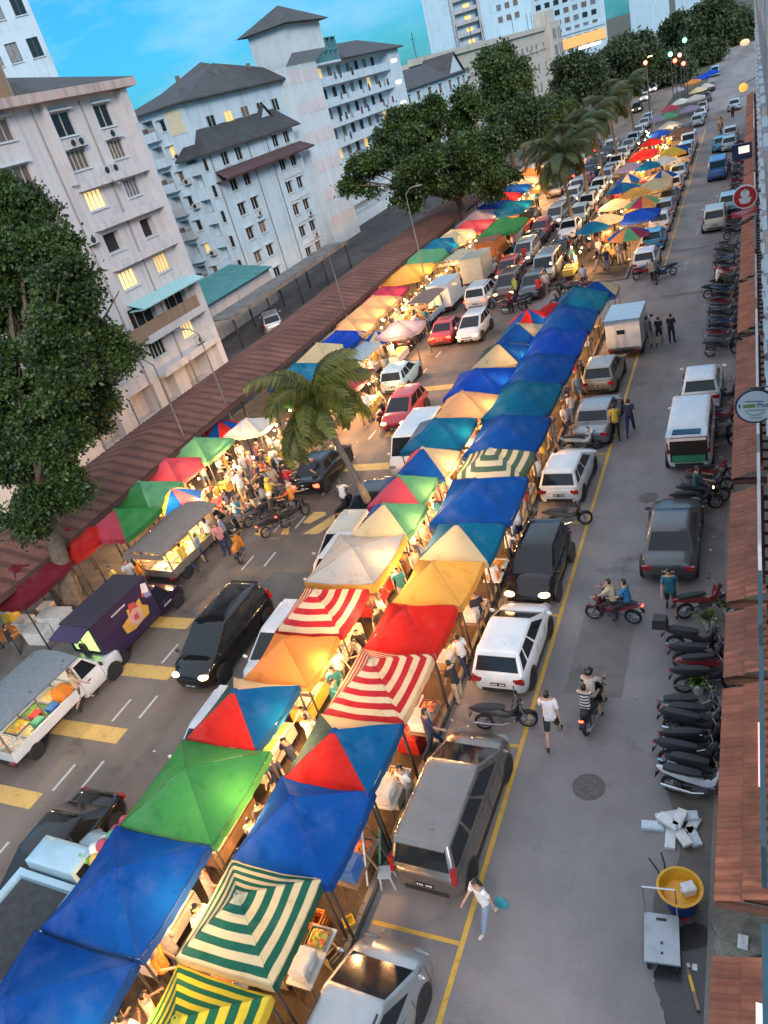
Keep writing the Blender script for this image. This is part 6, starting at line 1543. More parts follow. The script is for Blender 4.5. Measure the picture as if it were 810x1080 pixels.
palm(-15.0, 24.6, 5.2, 2.95, 30, 'leaning palm rising between the main road and the pale grey canopy', 5, (-1.3, .3), .19, z0=VZ)
PG = 'palms along the far verge'
for i, (px, py, h, L, nf, d) in enumerate(((596, 246, 5.8, 4.0, 26, 'full-crowned palm at the junction corner of the far verge'), (627, 200, 6.2, 3.6, 18, 'palm beside the teal and cream umbrellas, second from the junction corner'), (645, 178, 6.5, 3.6, 18, 'palm on the far verge, third from the junction corner'), (663, 152, 6.4, 3.6, 18, 'palm on the far verge, fourth from the junction corner'), (612, 222, 6.3, 3.6, 18, 'palm close behind the full-crowned palm at the junction corner'))):
    x, y = P(px, py); x = max(min(x, -13.2), -15.2); palm(x, y, h, L, nf, d, 20 + i, (-.5, .4), .2, PG, VZ)
# hanging palm top at the far right corner, behind the shophouse wall line
def pot(px, py, z, r, h, label, seed, lm=POTL):
    x, y = P(px, py, z); t = empty('pot_plant', (x, y, 0)); b = MB(); b.lathe([(r * .62, 0), (r, h), (r * 1.1, h), (r * 1.1, h + .05), (r * .95, h + .05), (r * .9, h - .03), (0, h - .03)], n=14); b.build('pot', [BOXM['foam']], t)
    r_ = random.Random(seed); f = MB()
    for k in range(46):
        a = r_.uniform(0, 6.28); e = r_.uniform(.25, 1.35); ln = r_.uniform(.35, .62); d = Vector((math.cos(a) * math.cos(e), math.sin(a) * math.cos(e), math.sin(e))); s = Vector((-math.sin(a), math.cos(a), 0)) * .035; p0 = Vector((0, 0, h)); p1 = p0 + d * ln * .6; p2 = p0 + d * ln + Vector((0, 0, -.16 * ln * 2))
        f.add([p0 - s * .4, p0 + s * .4, p1 + s, p1 - s, p2], [(0, 1, 2, 3), (3, 2, 4)])
    f.build('foliage', [lm], t, 0); return tag(t, label, 'pot plant')
pot(748, 655, .3, .19, .36, 'green plant in a white pot by the motorbike row, below a red-striped bike', 1); pot(769, 642, .3, .19, .34, 'potted plant tucked against the awning, behind the first pot', 2); pot(783, 638, .3, .14, .26, 'small potted plant under the gap between two awnings', 3); pot(736, 722, .3, .19, .34, 'spiky pot plant in a white pot between two parked motorbikes', 4)

# ------------------------------------------------------------------ lamp posts, traffic lights
def lamp_post(x, y, h, label, arm=.9, z=VZ, dx=1, on=False, r=.05):
    t = empty('street_lamp', (x, y, z)); b = MB(); b.tube([(0, 0, 0), (0, 0, h * .5), (0, 0, h)], [r * 1.5, r * 1.1, r * .6], 8); b.lathe([(.18, 0), (.18, .05), (.1, .4)], n=10); b.build('pole', [POLEW], t)
    a = MB(); a.tube([(0, 0, h - .05), (dx * arm * .5, 0, h + .3), (dx * arm, 0, h + .38)], .035, 6); a.build('arm', [POLEW], t)
    a = MB(); a.box((dx * (arm + .22), 0, h + .36), (.6, .2, .1), taper=.8); a.build('lamp_head', [glow('amber_lamp_head', (1, .45, .12), 6) if on else POLEW], t)
    return tag(t, label, 'street lamp')
x, y = P(258, 477, VZ); lamp_post(x, y, 7.2, 'tall grey lamp post by the red-blue umbrella on the far kerb', dx=-1)
x, y = P(193, 458, 3.3); lamp_post(x, y, 7.2, 'dark slender lamp post rising through the walkway roof by the pink block', z=0, dx=-1, r=.05)
x, y = P(455, 322, VZ); lamp_post(x, y, 8.6, 'lamp post behind the brown-roofed food stall truck', dx=1)
x, y = P(363, 325, 3.2); lamp_post(x, y, 7.0, 'thin lamp post standing behind the walkway by the lit peach canopies', z=0, dx=-1, r=.05)
x, y = P(576, 182, 0); lamp_post(x, y, 12, 'tall thin post in front of the far palms', dx=-1)
x, y = P(688, 142, VZ); lamp_post(x, y, 9.5, 'tall post with an orange lamp above the far verge', arm=.3, on=True)
for i, (px, py, c, d) in enumerate(((722, 40, (.1, 1, .45), 'green-lit traffic signal highest of the cluster'), (707, 55, (.1, 1, .5), 'green-lit traffic signal below the highest one'), (712, 66, (1, .06, .03), 'red-lit traffic signal, upper of the two close together'), (721, 69, (1, .06, .03), 'red-lit traffic signal, lower of the two close together'), (681, 68, (1, .1, .06), 'red-lit traffic signal nearest the biggest roadside tree'), (717, 60, (1, .12, .08), 'small red-lit traffic signal between the two green ones'))):
    c3 = frame_at(px, py, 118 + 3 * i); t = empty('traffic_light', (c3.x, c3.y, 0)); b = MB(); b.cyl((0, .2, 0), (0, .2, c3.z + .6), .08, n=6); b.build('pole', [POLE], t)
    b = MB(); b.box((0, 0, c3.z), (.45, .3, 1.2)); b.build('signal_case', [BLACK], t); b = MB(); b.ball((0, -.2, c3.z + (-.3 if c[1] > .5 else .3)), .32, 10); b.build('lit_lens', [glow('lens_%d' % i, c, 7)], t); tag(t, d, 'traffic light')
# ------------------------------------------------------------------ vehicles
WHITEP = paint('white', (.62, .63, .64)); SILV = paint('silver', (.26, .27, .28), .7, .3); BEIGE = paint('beige', (.30, .27, .23), .6, .3); GREYP = paint('grey', (.075, .078, .082), .4, .3); BLK = paint('black', (.010, .010, .011)); SBR = paint('silver brown', (.19, .172, .158), .65, .26)
REDP = paint('red', (.40, .02, .03)); BLUEP = paint('blue', (.02, .12, .40)); CYANP = paint('sky blue', (.03, .30, .52)); CREAMP = paint('cream', (.52, .48, .38)); BRN = paint('brown', (.12, .065, .045), .5); PURP = paint('purple', (.020, .010, .030)); LBL = paint('pale blue', (.33, .50, .58)); DGP = paint('charcoal', (.05, .052, .055), .5); LSIL = paint('pale silver', (.36, .38, .39), .6)
def cr(ty, px, py, col, label, rz=0.0, near=True, X=None, cat='car', group=None, **k):
    sp = SPECS[ty]; x, y = P(px, py, sp['H']); rb = -sp['L'] / 2 + sp.get('trunk', .1); yr = (rb + sp.get('rrake', .28) + sp['L'] / 2 - sp['hood'] - sp.get('frake', .72)) / 2
    if X is not None: x = X
    x += math.sin(rz) * yr; y -= math.cos(rz) * yr
    return car(ty, col, x, y, rz, label, cat, group, near, **k)
S1 = 'cars parked along the verge'
cr('minivan', 372, 1088, LSIL, 'silver short-nosed people carrier with roof rails, nearest of those parked along the verge', rz=-.05, X=-7.2, group=S1); THINGS[-1].location.y = 5.15
cr('mpv', 461, 842, SBR, 'grey-brown people carrier parked beside the deep blue canopy', rz=-.03, group=S1)
cr('hatch', 531, 668, WHITEP, 'white hatchback seen from behind, parked beside the large red striped canopy', rz=-.02, group=S1)
cr('hatch', 569, 561, BLK, 'black hatchback facing this way with its headlamp lit, beside the large blue canopy', rz=PI - .02, group=S1, head_on=True)
cr('hatch', 593, 486, WHITEP, 'white hatchback just beyond the black one, beside the grey striped canopy', rz=-.04, group=S1)
cr('old_sedan', 628, 424, SILV, 'silver old saloon parked between a white scooter and a beige hatchback', rz=-.04, group=S1)
cr('hatch', 633, 380, BEIGE, 'beige hatchback right behind the white food van', rz=-.03, group=S1)
x, y = P(662, 322, 2.2); truck('food_van', x, y - .2, -.02, 4.4, 1.8, WHITEP, 'white boxy food van with pale blue roof and small rear window, parked by three walkers', 'box', WHITEP, plain('pale_blue_roof', (.42, .56, .62), .5), 2.2, 2.2, cabh=1.9)
v = THINGS[-1]; b = MB(); b.box((-.1, -2.215, 1.55), (.42, .02, .24)); b.box((-.1, -2.205, 1.55), (.52, .02, .34), 1); b.build('rear_window', [GLASS, WHITEP], v); b = MB(); b.box((0, -2.23, .62), (1.7, .08, .14)); b.build('bumper', [CHROME], v)
S2 = 'parked cars along the far verge, service road side'
for i, (px, py, ty, col, d) in enumerate(((682, 262, 'hatch', WHITEP, 'white'), (695, 240, 'hatch', CYANP, 'bright sky-blue'), (702, 222, 'sedan', WHITEP, 'white'), (705, 209, 'hatch', LSIL, 'silver'), (711, 197, 'sedan', GREYP, 'grey'), (715, 184, 'hatch', WHITEP, 'white'), (719, 172, 'sedan', LBL, 'pale blue'), (726, 157, 'hatch', WHITEP, 'white'), (729, 148, 'mpv', LBL, 'pale blue'), (733, 137, 'van', WHITEP, 'white'), (742, 119, 'hatch', LBL, 'pale blue'), (748, 111, 'sedan', WHITEP, 'white'), (753, 104, 'hatch', LSIL, 'silver'), (766, 66, 'van', LBL, 'pale blue'), (760, 84, 'sedan', DGP, 'charcoal'), (757, 94, 'hatch', GREYP, 'grey'))):
    cr(ty, px, py, col, '%s %s in the parked line beyond the junction, %s from its near end' % (d, 'van' if ty == 'van' else 'car', ordn(i)), X=-7.15, near=i < 2, group=S2)
# shophouse side
S4 = 'cars parked on the shophouse side'
cr('sedan', 717, 546, GREYP, 'dark grey saloon seen from behind, parked among the motorbikes', X=-2.75, group=S4)
cr('van', 732, 432, WHITEP, 'white van with its tailgate raised, parked on the shophouse side', X=-2.55, group=S4, cat='van')
v = THINGS[-1]; sp = SPECS['van']; b = MB(); b.box((0, -2.42, 1.93), (1.46, .86, .05), rx=-.10); b.box((0, -2.86, 1.86), (1.40, .06, .10)); b.build('tailgate', [WHITEP], v); b = MB(); b.box((0, -2.15, 1.02), (1.36, .03, 1.0)); b.box((0, -2.19, .66), (1.2, .06, .3), 1); b.build('open_boot', [HOLE, BOXM['green']], v)
b = MB(); b.box((0, -2.45, 1.98), (1.0, .5, .02), rx=-.10); b.build('tailgate_window', [GLASS], v)
cr('hatch', 742, 391, WHITEP, 'white hatchback parked just in front of the white van with raised tailgate', X=-2.4, group=S4)
cr('mpv', 761, 216, CREAMP, 'cream people carrier parked beneath the red hanging sign', X=-2.9, near=False, group=S4)
cr('hatch', 779, 201, LBL, 'pale blue car half hidden by the red hanging sign', X=-2.0, near=False, group=S4)
cr('van', 768, 163, BLUEP, 'bright blue van on the shophouse side, by two dark-clothed walkers', X=-3.3, near=False, group=S4, cat='van')
for i, (px, py, col, d) in enumerate(((779, 141, LBL, 'pale blue'), (783, 130, WHITEP, 'white'), (787, 101, LBL, 'pale blue'), (772, 141, CYANP, 'sky-blue'))): cr('hatch', px, py, col, '%s car far along the shophouse side, %s of the distant ones' % (d, ordn(i)), X=-2.6 - .9 * (i == 3), near=False, group=S4)
# main road traffic
cr('mpv', 238, 634, BLK, 'black people carrier driving this way with lit headlamps, beside the purple food truck', rz=PI - .03, head_on=True)
cr('sedan', 33, 872, BLK, 'black saloon with red tail lamps, lowest on the main road', X=-17.3, rz=PI + .02)
v = THINGS[-1]; 
G5 = 'cars parked against the canopy row'
cr('hatch', 208, 743, WHITEP, 'white hatchback tucked against the leaf green canopy', rz=PI, group=G5, X=-14.75)
cr('hatch', 288, 648, WHITEP, 'white hatchback tucked against the orange canopy', rz=PI, group=G5, X=-14.75)
cr('hatch', 348, 574, WHITEP, 'white car tucked against the pale grey canopy', rz=PI, group=G5, X=-14.6)
cr('hatch', 366, 549, CREAMP, 'cream car at the foot of the leaning palm', rz=PI, group=G5)
cr('sedan', 392, 512, DGP, 'dark car showing behind the pink-fronted canopy', rz=PI, group=G5)
cr('van', 439, 443, WHITEP, 'white van facing this way under the teal blue canopy', rz=PI, group=G5, cat='van')
cr('sedan', 333, 480, BLK, 'black saloon with red tail lamps lit, just past the palm crown', rz=.03, tail_on=True)
cr('hatch', 427, 411, REDP, 'red hatchback facing this way with lit lamps', rz=PI, head_on=True)
cr('hatch', 416, 386, LBL, 'pale blue hatchback seen from behind, beside the red hatchback', rz=.03, tail_on=True)
cr('sedan', 469, 336, REDP, 'red saloon with bright brake lamps, beside a white car', rz=.02, tail_on=True)
cr('hatch', 500, 328, WHITEP, 'white hatchback facing this way beside the red saloon', rz=PI, head_on=True)
cr('suv', 504, 299, WHITEP, 'white tall car with brake lamps lit, driving away past the white food van', rz=0, tail_on=True)
cr('mpv', 538, 284, BRN, 'brown people carrier with lit headlamps, driving this way', rz=PI, near=False, head_on=True)
cr('hatch', 563, 286, GREYP, 'grey car nose to nose with the parked pale van', rz=PI, near=False)
cr('van', 577, 264, LSIL, 'pale van parked at the junction corner by the full-crowned palm', rz=PI, near=False, cat='van')
cr('sedan', 590, 253, BLK, 'black car behind the trunk of the full-crowned palm', rz=PI, near=False)
S3 = 'parked cars along the far verge, main road side'
for i, (px, py, col, d) in enumerate(((607, 229, WHITEP, 'white'), (616, 214, LBL, 'pale blue'), (621, 203, WHITEP, 'white'), (630, 196, LBL, 'pale blue'), (638, 186, WHITEP, 'white'), (645, 176, LBL, 'pale blue'), (651, 170, LSIL, 'silver'), (657, 161, WHITEP, 'white'), (663, 153, LBL, 'pale blue'), (668, 145, LSIL, 'silver'), (673, 138, LBL, 'pale blue'), (678, 131, WHITEP, 'white'), (684, 123, LSIL, 'silver'), (689, 117, LBL, 'pale blue'))):
    cr('hatch' if i % 3 else 'sedan', px, py, col, '%s car on the main road edge of the far verge, %s from the junction' % (d, ordn(i)), rz=PI, X=-15.3, near=False, group=S3)
for i, (px, py, col, lit) in enumerate(((606, 190, WHITEP, 1), (680, 97, WHITEP, 1), (672, 108, DGP, 1), (689, 88, WHITEP, 1))): cr('hatch', px, py, col, ('white car with glaring headlamps between the far palms', 'white car in the far traffic queue, third back from the signals', 'dark car in the far traffic queue, fourth back from the signals', 'white car in the far traffic queue, second back from the signals')[i], rz=PI, near=False, head_on=True)
r_ = random.Random(31)
for i in range(30):
    y = 62 + i * 2.15 + r_.uniform(-.4, .4); k = i % 2; x = (-18.0, -20.9)[k] + r_.uniform(-.3, .3)
    if k and 84 < y < 92: continue
    c_, d = ((WHITEP, 'white'), (LSIL, 'silver'), (DGP, 'charcoal'), (REDP, 'red'), (LBL, 'pale blue'), (BLK, 'black'))[r_.randrange(6)]
    car(('hatch', 'sedan', 'mpv')[i % 3], c_, x, y, 0 if k else PI, '%s car in the far traffic on the main road, %s up from the junction' % (d, ordn(i)), 'car', 'far main road traffic', False, head_on=not k, tail_on=bool(k))
# car park behind the walkway
cr('mpv', 284, 330, LSIL, 'silver car in the car park between the pink block and the walkway roof', rz=.6, near=False)
SP = 'cars parked in the shade behind the walkway'
for i in range(12):
    car(('hatch', 'sedan', 'suv')[i % 3], (DGP, GREYP, BLK, BRN, SILV)[i % 5], -34.3, 57 + i * 2.9, PI / 2 + .1, '%s car in the shaded line behind the walkway roof, %s from the car port' % (('dark', 'grey', 'black', 'brown', 'silver')[i % 5], ordn(i)), 'car', SP, False)
# food trucks
tx, ty_ = P(110, 628, 2.55)
truck('food_truck', tx - .05, ty_ + .75, -.04, 5.3, 1.85, PURP, 'dark purple food truck with picture panels and raised rear flap', 'box', plain('purple_truck_panel', (.030, .016, .050), .4), plain('dark_truck_roof', (.035, .028, .042), .55), 2.55, 2.55, cablen=1.75, cabh=1.75, hood=.8)
v = THINGS[-1]; hw = .925; v.scale = (.88, .86, .88); v.location.x -= .25; v.location.y += .1
b = MB(); b.box((0, -3.05, 2.46), (1.7, .85, .05), rx=.18); b.build('rear_flap', [plain('purple_flap', (.04, .02, .07), .4)], v)
b = MB(); b.bb(-.7, .7, -2.668, -2.655, 1.25, 2.35); b.build('lit_hatch', [glow('lime_lit_hatch', (.55, 1, .25), .45)], v)
b = MB(); b.bb(-.85, .85, -3.0, -2.67, 1.05, 1.10); b.build('counter', [STEEL], v)
def art(par, polys, x, name, mats):
    b = MB()
    for mi, pts, lift in polys: b.prism(pts, x, x + .004 + lift * .003, mi, 'x')
    b.build(name, mats, par, 20)
ARTM = [plain('print_amber', (.55, .30, .05), .5), plain('print_pink', (.50, .30, .25), .5), plain('print_red', (.40, .06, .06), .5), plain('print_white', (.6, .58, .6), .5), plain('print_lilac', (.25, .22, .45), .5)]
art(v, [(0, [(-1.25, 1.05), (-.75, .92), (-.35, .98), (.25, 1.0), (.38, 1.35), (.10, 1.62), (.12, 1.95), (-.35, 1.82), (-.75, 1.95), (-.8, 1.62), (-1.3, 1.5)], 0), (2, [(-.7, 1.62), (-.1, 1.6), (-.2, 2.0), (-.55, 2.1)], 1), (1, [(-.85, 1.2), (-.45, .95), (-.05, 1.15), (-.08, 1.65), (-.45, 1.78), (-.82, 1.6)], 2), (2, [(-.6, 1.25), (-.3, 1.2), (-.28, 1.5), (-.55, 1.5)], 3)], hw + .002, 'picture_panel', ARTM)
b = MB(); [b.bb(hw + .004, hw + .008, -1.55 + k * .1, -1.49 + k * .1, 2.18, 2.26) for k in range(9)]; [b.bb(hw + .02, hw + .026, 1.15 + k * .09, 1.2 + k * .09, .66, .74) for k in range(6)]; b.build('painted_letters', [ARTM[3]], v)
art(v, [(3, [(.35, 2.0), (.75, 1.85), (.8, 2.3), (.5, 2.42)], 0), (4, [(.45, 1.7), (.8, 1.6), (.78, 1.85), (.4, 1.95)], 0), (2, [(.3, 1.85), (.42, 1.8), (.45, 2.0), (.3, 2.05)], 0)], hw + .002, 'picture_panel', ARTM)
def goods(v, L, W, y0, y1, base, seed, names):
    """Trays of food standing on a truck bed: loose things in their own right."""
    r_ = random.Random(seed); n = max(2, int((y1 - y0) / .62)); c, s = math.cos(v.rotation_euler.z), math.sin(v.rotation_euler.z)
    for k in range(n):
        for q in (-1, 1):
            lx, ly = q * W * .24, y0 + (k + .5) * (y1 - y0) / n; fo = r_.choice(names)
            tray(v.location.x + lx * c - ly * s, v.location.y + lx * s + ly * c, base, W * .42, (y1 - y0) / n * .9, fo, 'tray of %s on the %s bed, %s row, %s side' % (fo, v['ref'], ordn(k), 'kerb' if q < 0 else 'road'), v.rotation_euler.z)
def ref(t, s): t['ref'] = s; return t
tx, ty_ = P(22, 728, 2.0)
truck('food_pickup', tx - .1, ty_ + .9, -.05, 5.2, 1.75, WHITEP, 'white pickup selling food from its bed, grey canopy, lowest on the far kerb', 'open', None, plain('grey_blue_tarp', (.17, .19, .20), .6, bmp=.3), 2.2, cablen=2.0, cabh=1.72, hood=.95)
v = ref(THINGS[-1], 'white pickup'); goods(v, 5.2, 1.75, -2.5, .5, .62, 3, ['green vegetables', 'white packets', 'bright fruit', 'yellow rice dishes'])
coolbox(v.location.x + .45, v.location.y + .1, .62, .5, .42, 'orange', 'orange', 'orange cool box on the bed of the white food pickup', z0=.63)
for k, (c_, dx, dy) in enumerate((('blue', .55, -.55), ('red', .15, -.95), ('green', .5, -1.2))): coolbox(v.location.x + dx, v.location.y + dy, .34, .34, .26, c_, c_, '%s tub on the bed of the white food pickup' % c_, z0=.66, kind='plastic_tub')
tx, ty_ = P(186, 551, 2.05)
truck('food_pickup', tx, ty_ + .5, -.05, 5.0, 1.75, BEIGE, 'food truck with long grey-brown roof and full bed, by the yellow umbrella', 'open', None, plain('grey_brown_tarp', (.22, .18, .15), .7, bmp=.3), 2.15, cablen=1.6, cabh=1.7, hood=.7)
v = ref(THINGS[-1], 'grey-roofed food truck'); goods(v, 5.0, 1.75, -2.4, .7, .62, 4, ['green vegetables', 'white packets', 'yellow rice dishes', 'bright fruit'])
tx, ty_ = P(382, 366, 2.1)
truck('food_pickup', tx, ty_ + .4, -.04, 4.6, 1.7, SILV, 'food truck with curved pale blue-grey roof beside the magenta canopy', 'open', None, plain('pale_blue_tarp', (.30, .36, .38), .6, bmp=.3), 2.1, cablen=1.5, cabh=1.65, hood=.6); goods(ref(THINGS[-1], 'pale-roofed food truck'), 4.6, 1.7, -2.2, .7, .62, 5, ['yellow rice dishes', 'fried snacks'])
tx, ty_ = P(448, 310, 2.1)
truck('food_pickup', tx, ty_ + .3, -.04, 4.2, 1.7, LBL, 'food truck with brown roof and pale blue front, beside the red saloon', 'open', None, plain('brown_tarp', (.19, .12, .09), .7, bmp=.3), 2.1, cablen=1.4, cabh=1.6, hood=.6); goods(ref(THINGS[-1], 'brown-roofed food truck'), 4.2, 1.7, -2.0, .7, .62, 6, ['fried snacks', 'red meat skewers'])
tx, ty_ = P(470, 293, 2.2); truck('food_van', tx, ty_, -.02, 4.2, 1.75, WHITEP, 'white box van with pale roof beside the white car with brake lamps', 'box', WHITEP, plain('pale_van_roof', (.40, .50, .54), .5), 2.2, 2.2, cablen=1.4)
tx, ty_ = P(482, 266, 2.2); truck('food_pickup', tx, ty_, -.02, 4.4, 1.75, CREAMP, 'food truck with flat cream roof beside the white box truck', 'open', None, plain('cream_tarp', (.46, .40, .26), .7), 2.2, cablen=1.4); tx, ty_ = P(503, 266, 2.4); truck('box_truck', tx, ty_, -.02, 4.4, 1.8, WHITEP, 'white box truck just short of the orange food truck', 'box', CREAMP, None, 2.3, 2.4, cablen=1.4)
tx, ty_ = P(519, 248, 2.4); truck('food_truck', tx, ty_, -.02, 4.8, 1.85, paint('orange', (.45, .13, .03)), 'orange food truck with a lit side, farthest truck on the far kerb', 'box', paint('orange', (.45, .13, .03)), plain('rust_truck_roof', (.22, .09, .05), .6), 2.4, 2.4, cablen=1.4)
tx, ty_ = P(22, 970, 1.6); truck('flatbed_truck', tx - .1, ty_ - 1.0 + 1.2, -.03, 5.6, 2.0, LBL, 'pale blue pickup with dark covered bed, lowest in the picture beside the blue canopies', 'tray', LBL, plain('dark_bed_cover', (.035, .035, .036), .7, var=.4), cablen=1.9, cabh=1.95, hood=.6, cat='pickup')

# ------------------------------------------------------------------ motorbikes
B1 = 'motorbikes parked along the shophouse awnings'
MBLUE = paint('bike blue', (.015, .045, .13)); MRED = paint('bike red', (.22, .015, .02)); MWH = paint('bike white', (.55, .55, .56)); MGR = paint('bike grey', (.12, .125, .13)); MOR = paint('bike orange', (.55, .20, .02)); MTEAL = paint('bike teal', (.02, .25, .30)); MYEL = paint('bike yellow', (.5, .4, .05))
def bk(px, py, rz, label, col=None, near=True, group=None, X=None, z=.75, **k):
    x, y = P(px, py, z); return bike(x if X is None else X, y, rz, label, col, near, group, **k)
near_row = [(745, 626, 1.25, MRED, 'black motorbike with red and white flank beside the first pot plant'), (733, 667, 1.48, None, 'black motorbike with a top box, nose to the awning below the pot plants'), (738, 684, 1.40, None, 'black motorbike with a blue rain sheet over its bars'), (746, 707, 1.35, None, 'black motorbike standing just above the spiky pot plant'), (737, 737, 1.45, MGR, 'black motorbike with a bronze stripe, below the spiky pot plant'), (738, 757, 1.5, None, 'black motorbike, next below the bronze-striped one'), (738, 773, 1.46, None, 'black motorbike, second below the bronze-striped one'), (736, 791, 1.5, None, 'black motorbike just above the nearest white-fronted one'), (745, 748, 1.52, MGR, 'dark motorbike half under the long awning, behind the bronze-striped one'), (743, 806, 1.55, None, 'dark motorbike squeezed next to the nearest white-fronted one'), (752, 694, 1.3, MRED, 'motorbike deep under the awning gap beside the spiky pot plant'), (736, 817, 1.50, MWH, 'white-fronted motorbike, nearest of the parked row, above the white foam stack')]
rb_ = random.Random(8)
for px, py, a, c_, d in near_row: bk(px + rb_.uniform(-5, 5), py, -a + rb_.uniform(-.16, .16), d, c_, group=B1, lean=rb_.uniform(.03, .16))
x, y = P(716, 664, 1.0); b = MB(); b.box((0, 0, .12), (.40, .42, .30), taper=.85); tbx = obj('top_box', b.mesh('top_box', [BLACK]), None); tbx.location = (-.0, -.98, .88)
for o in list(bpy.data.objects):
    if o.get('label', '').startswith('black motorbike with a top box'): tbx.parent = o
r_ = random.Random(4)
for i in range(3): bk(742 + i * 5, 512 - i * 10, -1.4 + .1 * i, 'dark motorbike by the raised tailgate of the white van, %s from the grey saloon' % ordn(i), (None, MGR, MRED)[i], group=B1)
for i in range(3): bk(757 + 4 * i, 455 - i * 22, -1.3, 'motorbike squeezed between white van and awning, %s from the round sign' % ordn(i), (None, MRED, None)[i], group=B1)
for i in range(17):
    py = 360 - i * 6.6; bk(763 + r_.uniform(-2, 2) + (360 - py) * .05, py, -1.45 + r_.uniform(-.12, .12), '%s motorbike in the long rank past the round sign, %s from its near end' % (('black', 'grey', 'dark red', 'black', 'blue')[i % 5], ordn(i)), (None, MGR, MRED, None, MBLUE)[i % 5], i < 8, B1)
for i in range(15): bk(776 + i * .6, 240 - i * 6.6, -1.4, '%s motorbike beside the far parked cars, %s past the red hanging sign' % (('black', 'grey', 'red')[i % 3], ordn(i)), (None, MGR, MRED)[i % 3], False, B1)
bk(530, 747, -1.35, 'black motorbike parked sideways behind the grey-brown people carrier', near=True); bk(598, 538, -1.3, 'dark motorbike parked sideways in front of the white hatchback', None); bk(613, 460, -1.3, 'white motorbike parked sideways beside the old silver saloon', MWH)
bk(250, 572, .5, 'motorbike with orange seat on the main road behind the black people carrier', MOR, seat=plain('orange_seat', (.6, .22, .03), .5)); bk(243, 552, .9, 'white motorbike beside the lit food truck cab', MWH)
bk(287, 545, -.35, 'black motorbike in the riders\' group, tail lamp lit, nearest the zebra crossing', None, tail_on=True); bk(308, 535, -.4, 'black motorbike in the riders\' group with an orange-clad rider', None, tail_on=True); bk(362, 530, .1, 'black motorbike with a white-topped rider beside the palm trunk', None)
MK = 'motorbikes bunched on the main road'
for i, (px, py) in enumerate(((279, 512), (292, 500), (303, 515), (285, 528), (272, 522), (300, 490), (268, 535))): bk(px, py, -.3 + .2 * (i % 3), 'motorbike in the bunch before the zebra crossing, %s counted from the food truck' % ordn(i), (None, MRED, MOR, None, MWH, None, MGR)[i], True, MK)
MP = 'motorbikes parked in a rank on the main road'
for i in range(13): bk(420 + i * 2.9, 363 - i * 3.3, 1.2, '%s motorbike in the slanting rank by the grey-blue canopy, %s from its near end' % (('black', 'dark red', 'grey')[i % 3], ordn(i)), (None, MRED, MGR)[i % 3], False, MP)
for i, (px, py) in enumerate(((402, 432), (525, 365 - 50), (540, 318), (548, 312), (590, 302), (600, 298), (612, 296), (592, 318 - 8), (553, 322), (619, 302), (680, 282), (700, 281), (690, 284))): bk(px, py, (.2, 1.2, -1.2, 2.0)[i % 4], '%s motorbike standing about the junction, %s from the main road traffic' % (('black', 'grey', 'red', 'blue')[i % 4], ordn(i)), (None, MGR, MRED, MBLUE)[i % 4], False, 'motorbikes at the junction', tail_on=i == 0)
bk(553, 273, .1, 'red motorbike ridden behind the brown people carrier', MRED, False, tail_on=True)
bk(760, 134, .1, 'motorbike with an orange-clad rider, far down the service road', MOR, False); bk(757, 300, -1.3, 'motorbike with a seated rider at the long rank by the brown awnings', None)
bk(735, 520, -1.35, 'motorbike with its headlamp lit, held by a rider behind the grey saloon', None, head_on=True)
# ------------------------------------------------------------------ people
WHI, BLA, NAV, RED_, YLW, TEA, GRY, ORG, PNK, OLV, BEI, DEN = (.62, .61, .60), (.018, .018, .02), (.02, .03, .08), (.42, .03, .04), (.55, .40, .06), (.02, .17, .22), (.22, .22, .23), (.60, .20, .03), (.50, .20, .22), (.16, .17, .07), (.42, .34, .24), (.14, .20, .30)
def pp(px, py, rz, label, pose='stand', shirt=WHI, legs=BLA, z=0.0, **k):
    x, y = P(px, py, z); return person(x, y, rz, label, pose, shirt, legs, z=z, **k)
pp(518, 976, 2.6, 'woman in white top and blue jeans with a teal bag beside the grey-brown people carrier', 'walk', (.66, .64, .66), (.20, .27, .38), near=True, hair='long_hair', s=.97, shoe=(.5, .42, .35))
x, y = P(529, 952, .5); t = empty('carrier_bag', (x, y, .34)); b = MB(); b.loft([[Vector((w * math.cos(a), d * math.sin(a), z)) for a in [2 * PI * i / 10 for i in range(10)]] for z, w, d in ((0, .11, .05), (.05, .16, .08), (.22, .15, .07), (.30, .09, .03))]); b.build('bag', [plain('teal_plastic', (.03, .25, .30), .4)], t)
b = MB(); b.tube([(-.07, 0, .29), (-.05, 0, .40), (.05, 0, .40), (.07, 0, .29)], .008, 5); b.build('handle', [plain('teal_plastic', (.03, .25, .30), .4)], t); tag(t, 'teal carrier bag in the hand of the woman in blue jeans', 'bag')
pp(586, 784, .12, 'man in white sleeveless top and black shorts walking away beside the parking line', 'walk_b', (.66, .62, .64), BLA, near=True, wear='shorts', s=1.08)
pp(709, 648, PI + .1, 'person in teal shirt and black shorts walking beside the parked motorbikes', 'walk', (.015, .13, .20), BLA, near=True, wear='shorts', s=1.02)
pp(651, 463, .1, 'person in yellow shirt and black trousers walking behind the old silver saloon', 'walk', YLW, BLA, near=True, s=.98); pp(666, 459, .05, 'person in navy shirt and trousers walking beside the one in yellow', 'walk_b', NAV, NAV, near=True, s=1.02)
for i, (px, d, c_, w, s_) in enumerate(((684, 'grey', GRY, 'shorts', .98), (696, 'black', BLA, 'shorts', .92), (709, 'dark', BLA, 'trousers', 1.0))): pp(px, 365 - i * 1.5, .2 - .2 * i, 'person in %s top, %s of three walking abreast beside the white food van' % (d, ordn(i)), ('walk', 'walk_b', 'stand')[i], c_, (BEI, BLA, BLA)[i], near=True, wear=w, s=s_)
